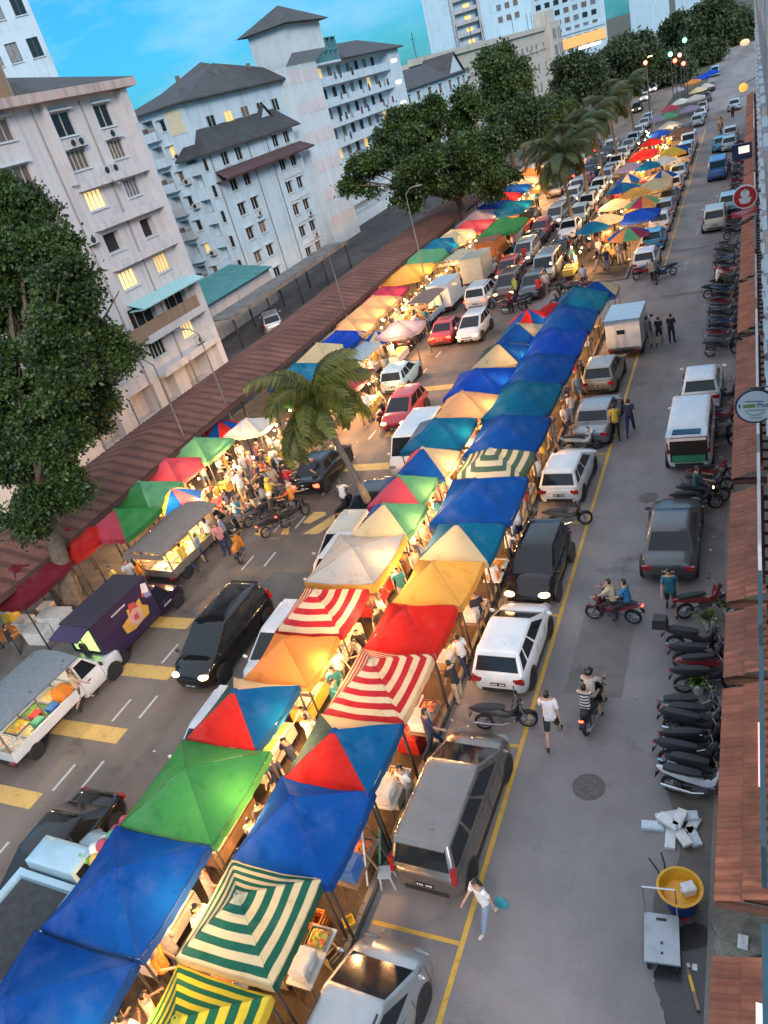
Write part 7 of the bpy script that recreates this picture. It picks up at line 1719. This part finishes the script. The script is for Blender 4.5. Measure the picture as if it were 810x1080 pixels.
# riders
bx, by = P(648, 655, 0); bike(bx, by, 1.45, 'red motorbike crossing the service road with two riders, lamp lit', MRED, True, None, 0.0, head_on=False, tail_on=True)
def seat_on(bx, by, rz, dy, pose, label, shirt, legs, **k):
    zz = .80 - POSES[pose]['hip'] + .09; return person(bx - math.sin(rz) * dy, by + math.cos(rz) * dy, rz, label, pose, shirt, legs, z=zz, near=True, **k)
seat_on(bx, by, 1.45, -.08, 'ride', 'rider in cream shirt and dark cap steering the red motorbike', (.45, .42, .28), BLA); seat_on(bx, by, 1.45, -.50, 'pillion', 'passenger in blue waistcoat over white, on the back of the red motorbike', (.02, .16, .36), BLA, s=1.02)
bx, by = P(627, 756, 0); bike(bx, by, -.12, 'black motorbike driving away with two riders, tail lamp glowing red', None, True, None, 0.0, tail_on=True)
seat_on(bx, by, -.12, -.02, 'ride', 'helmeted rider in pale shirt steering the black motorbike', (.5, .46, .40), BLA, helmet=(.02, .02, .02), wear='shorts')
sm, tt, bb_ = nt('black_white_hoops'); V = N(tt, 'ShaderNodeTexCoord').outputs['Object']; w = N(tt, 'ShaderNodeTexWave', wave_type='BANDS', bands_direction='Z'); w.inputs['Scale'].default_value = 3.0; tt.links.new(V, w.inputs['Vector']); tt.links.new(ramp(tt, w.outputs['Fac'], [(.45, (.02, .02, .022)), (.55, (.6, .58, .56))]), bb_.inputs['Base Color'])
q = seat_on(bx, by, -.12, -.46, 'pillion', 'passenger in black and white hooped shirt on the back of the black motorbike', WHI, BLA, wear='shorts', s=.95)
for ch in q.children:
    if ch.name.startswith('shirt'): slot(ch, 0, sm)
def rider(px, py, rz, label, shirt, legs=BLA, near=False, **k):
    x, y = P(px, py, .85); return person(x, y, rz, label, 'ride', shirt, legs, z=.80 - .84 + .09, near=near, **k)
rider(733, 512, -1.35, 'rider in dark teal shirt astride the motorbike with its headlamp lit', (.02, .07, .09), (.03, .04, .08), True); rider(757, 294, -1.3, 'rider in white shirt seated on a motorbike by the brown awnings', WHI)
rider(760, 130, .1, 'rider in orange vest far down the service road', ORG); rider(553, 270, .1, 'rider in red jacket behind the brown people carrier', RED_)
rider(287, 537, -.35, 'rider in black jacket and white helmet, nearest the zebra crossing', BLA, helmet=(.6, .6, .6), near=True); rider(308, 527, -.4, 'rider in orange jacket with pale helmet, by the zebra crossing', ORG, helmet=(.4, .36, .3), near=True); rider(362, 524, .1, 'rider in white top beside the leaning palm trunk', WHI, helmet=(.05, .05, .05), near=True)
for i, (px, py) in enumerate(((279, 506), (292, 494), (303, 508), (285, 521))): rider(px, py, -.2, 'rider in %s in the bunch before the zebra crossing' % (('orange', 'white', 'red', 'yellow')[i]), (ORG, WHI, RED_, YLW)[i], helmet=((.5, .1, .02), (.5, .5, .5), (.02, .02, .02), (.5, .4, .05))[i])
# customers by the purple truck
pp(105, 709, .5, 'person in dark top and shorts at the rear flap of the purple food truck', 'stand_b', (.05, .04, .05), (.20, .2, .24), near=True, wear='shorts'); pp(93, 745, -.6, 'person in beige shirt striding past the cab of the white pickup', 'walk', (.40, .31, .22), (.10, .08, .06), near=True, wear='shorts', s=1.02); pp(22, 693, -.5, 'person in black jacket with a shoulder bag at the stall tables by the near tree', 'stand_b', (.02, .022, .03), (.1, .1, .11), near=True)
# crowd in the lit aisle, seen between the two rows of canopies
cols = [('white', WHI), ('white', WHI), ('black', BLA), ('black', BLA), ('grey', GRY), ('black', BLA), ('white', WHI), ('navy', NAV), ('red', RED_), ('yellow', YLW), ('grey', GRY), ('orange', ORG), ('pink', PNK), ('beige', BEI), ('blue', DEN), ('teal', TEA)]
r_ = random.Random(21); CR = []
def near_ref(x, y):
    return min(CANOPIES, key=lambda c: (c[0] - x) ** 2 + (c[1] - y) ** 2)[2]
def crowd(x, y, group, where=None, z=VZ, near=False, hats=False):
    n, c_ = r_.choice(cols); ln, lc = r_.choice([('dark', BLA), ('blue', DEN), ('beige', BEI), ('dark', NAV), ('grey', GRY)]); w = r_.choice(['trousers', 'trousers', 'shorts']); h = r_.choice(['hair', 'hair', 'long_hair'])
    lab_ = '%s shirt and %s %s, by %s' % (n, ln, w, near_ref(x, y)) if not where else '%s shirt and %s %s, %s' % (n, ln, w, where)
    o = person(x, y, r_.uniform(0, 6.28), ('long-haired person in ' if h == 'long_hair' else 'person in ') + lab_, r_.choice(['stand', 'stand_b', 'reach', 'walk', 'walk_b']), c_, lc, w, h, near, z, r_.uniform(.9, 1.05), group); CR.append(o)
for k in range(62): crowd(-11.6 + r_.uniform(-.35, .35), 3.2 + k * .68 + r_.uniform(-.2, .2), 'shoppers in the lit aisle', near=k < 28)
for k in range(16): crowd(-8.05 + r_.uniform(-.25, .1), 11 + k * 1.7 + r_.uniform(-.4, .4), 'people behind the canopies by the parked cars', near=k < 8)
G6 = 'shoppers along the far kerb'
for k in range(104):
    y = 17 + k * .40 + r_.uniform(-.3, .3); crowd(-23.0 + r_.uniform(-1.6, 1.5) - (.8 if y < 22 else 0), y, G6, z=VZ if y < 0 else .0, near=k < 20)
for k in range(30):
    x, y = P(r_.uniform(195, 300), r_.uniform(492, 560)); crowd(x, y, 'people thronging before the zebra crossing', z=0, near=True)
for k in range(26): crowd(-22.6 + r_.uniform(-1.5, .8), 58 + k * 1.35, G6, z=0)
for i, (px, py, d, c_, l_) in enumerate(((641, 286, 'navy top with a pale bag', NAV, DEN), (650, 281, 'yellow shirt and black trousers', YLW, BLA), (660, 276, 'dark top', BLA, BEI), (617, 304, 'pale blue shirt', (.35, .45, .6), BLA), (578, 311, 'white shirt', WHI, GRY), (570, 316, 'red shirt', RED_, BLA), (546, 316, 'yellow-green vest', (.4, .5, .08), BLA), (690, 300, 'grey top running', GRY, BLA), (540, 330, 'dark red top', (.2, .02, .03), BLA), (607, 290, 'blue top', DEN, BLA), (605, 284, 'teal top', TEA, BLA))): pp(px, py, r_.uniform(0, 6), 'person in %s standing about the open junction' % d, ('stand', 'walk', 'stand_b')[i % 3], c_, l_)
for i, (px, c_) in enumerate(((761, BLA), (769, NAV))): pp(px, 190, .2, 'person in %s clothes, one of two beside the bright blue van' % ('black', 'navy')[i], 'walk', c_, c_)
pp(773, 126, 0, 'dark-clothed walker far along the shophouse side', 'walk', BLA, BLA)
for k in range(46):
    y = 58 + k * 1.3 + r_.uniform(-.5, .5); crowd(-11.2 + r_.uniform(-2.6, 2.4), y, 'shoppers on the far verge')
r_ = random.Random(77)
for k in range(9): crowd(-20.6 + r_.uniform(-1.6, 1.2), 26 + k * 1.9, 'people on the main road by the food trucks', z=0)

# ------------------------------------------------------------------ goods, tables, lamps
r_ = random.Random(5); FN = list(FOODS)
REF = {c[2]: (c[0], c[1]) for c in CANOPIES}
rows = [(c[0], c[1], c[2]) for c in CANOPIES if -13.6 < c[0] < -8 and c[1] < 46]
for cx, cy_, rf in rows:
    right = cx > -11; sx = -1 if right else 1; xt = cx + sx * (.78 if right else .30); col_ = r_.choice(['white', 'orange', 'red', 'yellow', 'brown', 'white'])
    table(xt, cy_, .66, 1.85, 0, col_, '%s-clothed table on the aisle side under %s' % (col_, rf), VZ, group='stall tables by the lit aisle')
    for q in range(3):
        fo = r_.choice(FN); tray(xt, cy_ - .58 + q * .58, VZ + .76, .58, .50, fo, 'tray of %s, %s on the aisle table under %s' % (fo, ordn(q), rf), group='food trays on the aisle tables')
    lamp(cx + sx * .98, cy_, 1.9, 110, 'warm hanging lamp above the aisle table of %s' % rf, group='hanging stall lamps')
    if right:
        col_ = r_.choice(['white', 'brown', 'blue', 'white']); table(cx + .92, cy_ + .2, .6, 1.3, 0, col_, '%s-clothed back table on the parked-car side of %s' % (col_, rf), VZ, group='back tables by the parked cars', skirt=False)
        c1 = r_.choice(['red', 'white', 'foam', 'blue', 'orange', 'card']); coolbox(cx + .92, cy_ - .1, .42, .5, .32, c1, r_.choice(['white', c1]), '%s box on the back table of %s' % ('cardboard' if c1 == 'card' else 'white foam' if c1 == 'foam' else c1, rf), z0=VZ + .765)
        fo = r_.choice(FN); tray(cx + .92, cy_ + .55, VZ + .76, .5, .45, fo, 'tray of %s on the back table of %s' % (fo, rf), group='food trays on the back tables')
kerbc = [(c[0], c[1], c[2]) for c in CANOPIES if -27 < c[0] < -21 and c[1] < 100]
for cx, cy_, rf in kerbc:
    col_ = r_.choice(['white', 'orange', 'yellow', 'white']); xt = cx + 1.15
    table(xt, cy_, .7, 1.9, 0, col_, '%s-clothed stall table in front of %s' % (col_, rf), VZ, group='stall tables along the far kerb')
    for q in range(3):
        fo = r_.choice(FN); tray(xt, cy_ - .58 + q * .58, VZ + .76, .6, .5, fo, 'tray of %s, %s on the table before %s' % (fo, ordn(q), rf), group='food trays along the far kerb')
    lamp(xt + .35, cy_, 2.0, 280, 'warm hanging lamp at the front edge of %s' % rf, group='hanging stall lamps')
for k in range(14):
    y = 58.5 + k * 4.2; x = -11.3 + (-1.4, .9, 0)[k % 3]; col_ = r_.choice(['white', 'orange', 'yellow', 'red']); table(x, y, .8, 1.9, 0, col_, '%s-clothed table on the far verge, %s from the junction' % (col_, ordn(k)), VZ, group='stall tables on the far verge')
    fo = r_.choice(FN); tray(x, y, VZ + .76, .7, 1.2, fo, 'tray of %s on the %s table of the far verge' % (fo, ordn(k)), group='food trays on the far verge')
    lamp(x + .9, y + .8, 1.9, 290, 'warm stall lamp on the far verge, %s from the junction' % ordn(k), group='hanging stall lamps')
r_ = random.Random(66)
def bare(x, y, z, label):
    t = obj('hanging_lamp', BARE, None, (x, y, z)); tag(t, label, 'lamp', 'bare stall bulbs')
bm_ = MB(); bm_.ball((0, 0, 0), .06, 8); bm_.cyl((0, 0, .05), (0, 0, .12), .03, n=6, mi=1); bm_.cyl((0, 0, .12), (0, 0, .5), .008, n=4, mi=1); BARE = bm_.mesh('hanging_lamp', [BULB, BLACK])
for k in range(34): bare(-12.6 + r_.uniform(-1.5, 3.6), 57 + k * 1.9, 1.72, 'bare bulb hung among the far verge umbrellas, %s from the junction' % ordn(k))
for k in range(40): bare(-23.6 + r_.uniform(-.5, 1.0), 26 + k * 1.85, 1.95, 'bare bulb strung along the far kerb stalls, %s from the zebra crossing' % ordn(k))
for k in range(5): lamp(-23.4, 101 + k * 5.5, 2.4, 190, 'warm lamp over the farthest kerb stalls, %s of five' % ordn(k), group='hanging stall lamps')
v = [o for o in THINGS if o.get('ref') in ('white pickup', 'grey-roofed food truck', 'pale-roofed food truck', 'brown-roofed food truck')]
for o in v: lamp(o.location.x + .1, o.location.y - .9, 1.9, 30, 'lamp under the roof of the %s' % o['ref'], (1, .85, .5))
# white boxes and counters beside the near tree
for i, (px, py, w, d, h, c_) in enumerate(((64, 660, 1.3, .7, .85, 'white'), (42, 672, .9, .6, .6, 'foam'), (28, 660, .7, .6, .5, 'white'), (52, 645, .6, .5, .5, 'card'), (15, 655, .5, .5, .8, 'yellow'), (10, 668, .6, .6, .4, 'orange'))):
    x, y = P(px, py, .3); coolbox(x, y, w, d, h, c_, 'white' if c_ != 'orange' else 'orange', '%s box among the stall goods beside the near tree, %s from the kerb' % ({'foam': 'white foam', 'card': 'brown cardboard'}.get(c_, c_), ordn(i)), z0=VZ, rz=.05)
# right-hand side of the near row: boxes on the verge by the parked cars
x, y = P(432, 778, .5); coolbox(x, y, .62, .5, .55, 'red', 'red', 'red ice box with a white crate, beside the four-colour canopy', z0=VZ); x, y = P(438, 748, .6); coolbox(x, y, .5, .42, .5, 'card', 'foam', 'pale box below the corner of the large red striped canopy', z0=VZ + .3)
x, y = P(411, 833, .6); coolbox(x, y, .5, .45, .8, 'foam', 'foam', 'tall pale box between the deep blue canopy and the people carrier', z0=VZ)
x, y = P(408, 925, .25); stool(x, y, .3, 'grey plastic stool on the road edge behind the people carrier')
x, y = P(388, 900, .5); t = empty('display_board', (x, y, VZ), .5); b = MB(); b.box((0, 0, .8), (.04, 1.25, 1.5), ry=.2); b.build('board', [plain('white_sheet', (.6, .58, .54), .6)], t); [MB().box((.16, q, .6), (.04, .04, 1.3), ry=-.2).build('prop', [WOOD], t) for q in (-.5, .5)]; tag(t, 'white sheet screen leaning at the corner of the deep blue canopy', 'screen')
x, y = P(375, 903, .3); t = empty('folded_table', (x + .6, y + .3, VZ), .4); b = MB(); b.box((0, 0, .4), (.05, .9, .75), ry=.25); b.build('board', [plain('green_board', (.04, .22, .16), .5)], t); b = MB(); b.box((.1, 0, .35), (.03, .5, .6), ry=-.1); b.build('frame', [STEEL], t); tag(t, 'green-edged folded board leaning behind the people carrier', 'board')
for i, (px, py, c_) in enumerate(((337, 975, 'orange'), (325, 968, 'yellow'), (368, 972, 'yellow'), (352, 1012, 'card'), (300, 1032, 'card'))):
    x, y = P(px, py, .2); crate(x, y, .36 - .1 * (i == 2), .36 - .1 * (i == 2), .42 - .3 * (i == 2), c_, ('orange tub below the corner of the deep blue canopy', 'yellow tub beside the orange one under the deep blue canopy', 'tiny yellow dish on the verge by the road edge', 'brown carton on the verge near the nearest estate car', 'brown carton on the dirt beside the striped canopies')[i], z0=VZ, rz=.4 * i)
# balloons
for i, (dx, dy, dz, c_) in enumerate(((0, 0, 0, 'white'), (.25, .1, .1, 'pink'), (.1, .3, -.05, 'white'), (.4, .35, .15, 'lgreen'), (.3, .55, .05, 'pink'), (.55, .5, .1, 'lav'), (.15, -.2, -.1, 'yellow'), (.5, .75, .2, 'pink'), (.7, .8, .1, 'magenta'), (-.15, -.3, .0, 'lgreen'))):
    x, y = P(98, 893, 1.9); b = MB(); b.ball((0, 0, 0), .19, 12, 0, (1, 1, 1.12)); b.cyl((0, 0, -.22), (0, 0, -.19), .02, .005, 5); o = b.build('balloon', [plain('balloon_' + c_, C[c_], .3)]); o.location = (x + dx, y + dy, 1.75 + dz); tag(o, '%s balloon beside the leaf green canopy, %s from the pale blue pickup' % (cname(c_), ordn(i)), 'balloon', 'balloons')
# service road odds and ends: foam stack, yellow tub cart, steel trolley
x, y = P(711, 874); 
for k, (dx, dy, rz, zz) in enumerate(((-.45, -.05, .1, 0), (.0, .12, .9, 0), (.38, .1, 1.2, 0), (.42, -.16, 2.0, 0), (-.05, -.32, 1.6, 0), (.2, -.28, 2.2, .1), (-.15, .18, .4, .1), (.12, .1, 1.3, .2), (-.1, -.02, 2.6, .2), (.25, .28, .2, .1))):
    b = MB(); b.box((0, 0, .05), (.50, .22, .09)); b.box((0, 0, .1), (.44, .16, .012)); b.box((.251, 0, .05), (.008, .12, .04)); o = b.build('foam_block', [BOXM['foam'] if k % 3 else plain('blue_white_foam', (.55, .62, .68), .6)], None, 20); o.location = (x + dx, y + dy, zz * 1.0); o.rotation_euler = (0, 0, rz)
    tag(o, 'white foam block, %s in the loose heap below the nearest motorbike' % ordn(k), 'foam block', 'white foam blocks')
x, y = P(718, 946, .35); t = empty('tub_cart', (x, y, 0)); b = MB(); b.lathe([(.0, .52), (.38, .52), (.49, .80), (.53, .80), (.53, .82), (.47, .82), (.36, .55), (.0, .55)], n=28); b.build('tub', [plain('yellow_tub', (.70, .34, .02), .4, scale=4)], t)
b = MB(); b.lathe([(.0, .10), (.33, .10), (.38, .5), (.34, .5), (0, .5)], n=20); b.build('drum', [plain('blue_drum', (.015, .045, .22), .4)], t)
for a in (.6, 2.7, 4.4):
    b = MB(); b.lathe([(.0, -.025), (.08, -.025), (.08, .025), (.0, .025)], (.34 * math.cos(a), .34 * math.sin(a), .08), 10, 0, 'x'); b.build('castor', [TYRE], t)
b = MB(); b.tube([(-.42, .1, .3), (-.5, .3, .8), (-.72, .45, 1.05)], .02, 6); b.tube([(-.36, .3, .3), (-.38, .52, .85), (-.46, .68, 1.02)], .02, 6); b.build('handle', [BLACK], t); t.scale = (.86, .86, .86); tag(t, 'yellow tub on a blue drum cart, beside the steel platform trolley', 'cart')
o = coolbox(x + .16, y + .05, .24, .2, .14, 'foam', 'foam', 'small white box lying in the yellow tub', z0=.49, rz=.5)
x, y = P(698, 990, .3); t = empty('platform_trolley', (x, y, 0), .10); b = MB(); b.box((0, 0, .30), (.66, 1.0, .05)); b.box((0, -.1, .328), (.05, .05, .006), 1); b.box((0, -.3, .328), (.05, .05, .006), 1); b.box((0, .38, .328), (.2, .06, .006), 1); b.build('platform', [plain('galvanised_sheet', (.36, .40, .43), .45, .4, scale=3), BLACK], t)
b = MB(); b.tube([(-.31, .5, .33), (-.31, .62, 1.0), (.31, .62, 1.0), (.31, .5, .33)], .022, 6); b.build('handle', [STEEL], t)
for sx in (-1, 1):
    for sy in (-1, 1):
        b = MB(); b.lathe([(.0, -.03), (.11, -.03), (.11, .03), (.0, .03)], (sx * .26, sy * .4, .11), 12, 0, 'x'); b.box((sx * .26, sy * .4, .21), (.08, .1, .14)); b.build('castor', [TYRE], t)
tag(t, 'grey steel platform trolley beside the yellow tub cart', 'trolley')
for i, (px, py, c_, w, d, l) in enumerate(((733, 1021, 'foam', .11, .13, 'white scrap beside the wet patch, nearer the trolley'), (726, 1019, 'foam', .07, .08, 'small round white scrap just off the trolley corner'), (718, 966, 'red', .12, .3, 'red bottle lying under the yellow tub cart'), (784, 994, 'foam', .3, .2, 'white paper sheet on the concrete apron'))):
    x, y = P(px, py, .12 * (i == 3)); b = MB(); b.box((0, 0, .02), (w, d, .03), taper=.8); b.box((w * .1, d * .2, .04), (w * .4, d * .3, .02), rz=.5); o = b.build('scrap' if i != 2 else 'bottle', [BOXM[c_]]); o.location = (x, y, .014 + .12 * (i == 3)); o.rotation_euler = (0, 0, .5 * i); tag(o, l, 'litter')
x, y = P(731, 1045); b = MB(); b.box((0, 0, .04), (.06, .75, .04)); b.box((0, .1, .065), (.06, .3, .01), 1); o = b.build('plank', [WOOD, BOXM['yellow']]); o.location = (x, y, .012); o.rotation_euler = (0, 0, .32); tag(o, 'short yellow-marked plank lying across the wet patch', 'plank')
lt = MB(); r_ = random.Random(91)
for k in range(90):
    if k < 50: x, y = r_.choice([-8.2, -8.0, -1.6, -1.9, -3.5]) + r_.uniform(-.25, .4), r_.uniform(4, 50)
    else: x, y = r_.uniform(-23.9, -15), r_.uniform(6, 40)
    lt.box((x, y, .012), (r_.uniform(.03, .11), r_.uniform(.03, .09), .012), r_.randrange(3), rz=r_.uniform(0, 3))
struct(lt.build('litter', [BOXM['foam'], BOXM['card'], BOXM['grey']]), 'stuff')
# car park cover and awning in front of the white block
x0, y0 = P(218, 331, 2.8); t = tag(empty('car_port', (-40.5, 52, 0)), 'long low concrete car port roof in front of the stepped white block', 'car port'); b = MB(); b.bb(-1.6, 1.0, 0, 24, 2.75, 2.9); b.bb(1.0, 1.08, 0, 24, 2.6, 2.95); b.build('roof', [plain('weathered_port_roof', (.17, .16, .15), .8, var=.5, scale=1.2)], t)
for k in range(5):
    for sx in (-1.4, .8):
        b = MB(); b.box((sx, .6 + k * 5.8, 1.38), (.14, .14, 2.74)); b.build('post', [POLE], t)
t = tag(empty('teal_shed', (-46.6, 50.5, 0)), 'low shed with teal sheet roof at the foot of the pink block end', 'shed'); b = MB(); b.patch((2.6, 0, 3.4), (2.6, 17, 3.4), (-2.4, 17, 4.4), (-2.4, 0, 4.4), nu=16); b.patch((2.6, 17, 3.34), (2.6, 0, 3.34), (-2.4, 0, 4.34), (-2.4, 17, 4.34)); b.build('roof', [plain('teal_roof_sheet_dull', (.05, .22, .22), .5, var=.35, scale=1)], t, 20); b = MB(); b.bb(-2.3, 2.2, .2, 16.8, 0, 3.35); b.build('wall', [W_GREY], t)

# ------------------------------------------------------------------ every label singles out one thing
def finish_labels():
    by = {}
    for o in THINGS: by.setdefault(o['label'], []).append(o)
    for lab_, os_ in by.items():
        if len(os_) > 1:
            os_.sort(key=lambda o: o.location.y)
            for i, o in enumerate(os_): o['label'] = lab_ + ', %s nearest' % ordn(i) if i else lab_ + ', nearest'
    for o in THINGS:
        w = o['label'].split()
        if len(w) > 16: print('LONG', len(w), o['label'])
finish_labels()
# ------------------------------------------------------------------ camera, sky, sun
cam = bpy.data.cameras.new('camera'); co = bpy.data.objects.new('camera', cam); COL.objects.link(co)
cam.sensor_fit = 'VERTICAL'; cam.sensor_height = 36; cam.lens = FOC / 1080 * 36; cam.clip_end = 6000; cam.clip_start = .1
U_, V_, W_ = Vector(ROT[:, 0]), Vector(-ROT[:, 1]), Vector(-ROT[:, 2])
U_.normalize(); W_ = (W_ - U_ * W_.dot(U_)).normalized(); V_ = W_.cross(U_)
co.matrix_world = Matrix(((U_.x, V_.x, W_.x, 0), (U_.y, V_.y, W_.y, 0), (U_.z, V_.z, W_.z, CAM_H), (0, 0, 0, 1)))
scene.camera = co
wd = bpy.data.worlds.new('World'); scene.world = wd; wd.use_nodes = True; T = wd.node_tree; BG = T.nodes['Background']
SUN_EL, SUN_ROT = 24.0, 140.0
sky = N(T, 'ShaderNodeTexSky'); sky.sky_type = 'NISHITA'; sky.sun_disc = False; sky.sun_elevation = R(SUN_EL); sky.sun_rotation = R(SUN_ROT); sky.air_density = 1.2; sky.dust_density = .6; sky.ozone_density = 2.5
tc = N(T, 'ShaderNodeTexCoord'); mp = N(T, 'ShaderNodeMapping'); T.links.new(tc.outputs['Generated'], mp.inputs[0]); mp.inputs['Scale'].default_value = (1.6, 1.6, 5.5); mp.inputs['Location'].default_value = (.35, .1, .2)
cl = ramp(T, noise(T, 3.6, 7, .6, vec=mp.outputs[0]), [(.44, (0, 0, 0)), (.66, (.85, .85, .85))])
tint = mixc(T, 1.0, sky.outputs[0], (.15, .62, .98), 'MULTIPLY')
sz = N(T, 'ShaderNodeSeparateXYZ'); T.links.new(tc.outputs['Generated'], sz.inputs[0])
hi = ramp(T, sz.outputs[2], [(.18, (3.0, 5.6, 7.0)), (.45, (5.2, 7.1, 8.2)), (.8, (6.3, 6.7, 7.7))])
lo = ramp(T, sz.outputs[2], [(.0, (.40, .52, .58)), (.16, (.50, .66, .78)), (.45, (1, 1, 1))])
up = ramp(T, sz.outputs[2], [(.22, (0, 0, 0)), (.5, (.8, .8, .8))])
cl2 = mixc(T, 1.0, cl, up, 'LIGHTEN')
cloudy = mixc(T, 1.0, mixc(T, cl2, tint, hi), lo, 'MULTIPLY')
T.links.new(cloudy, BG.inputs['Color']); BG.inputs['Strength'].default_value = .085
s = bpy.data.lights.new('sun', 'SUN'); s.energy = 1.0; s.angle = R(18); s.color = (1, .86, .76); so = bpy.data.objects.new('sun', s); COL.objects.link(so)
dirn = Vector((math.sin(R(SUN_ROT)) * math.cos(R(SUN_EL)), math.cos(R(SUN_ROT)) * math.cos(R(SUN_EL)), math.sin(R(SUN_EL))))
so.rotation_euler = (-dirn).to_track_quat('-Z', 'Y').to_euler()
vs_ = scene.view_settings; vs_.view_transform = 'Standard'; vs_.look = 'None'; vs_.exposure = 1.30; vs_.gamma = 1; vs_.use_curve_mapping = False
scene.render.engine = 'CYCLES'; cy = scene.cycles; cy.use_denoising = True; cy.max_bounces = 5; cy.diffuse_bounces = 3; cy.glossy_bounces = 2; cy.transmission_bounces = 3; cy.transparent_max_bounces = 4; cy.sample_clamp_indirect = 4; cy.caustics_reflective = False; cy.caustics_refractive = False; cy.use_adaptive_sampling = True; cy.adaptive_threshold = .02
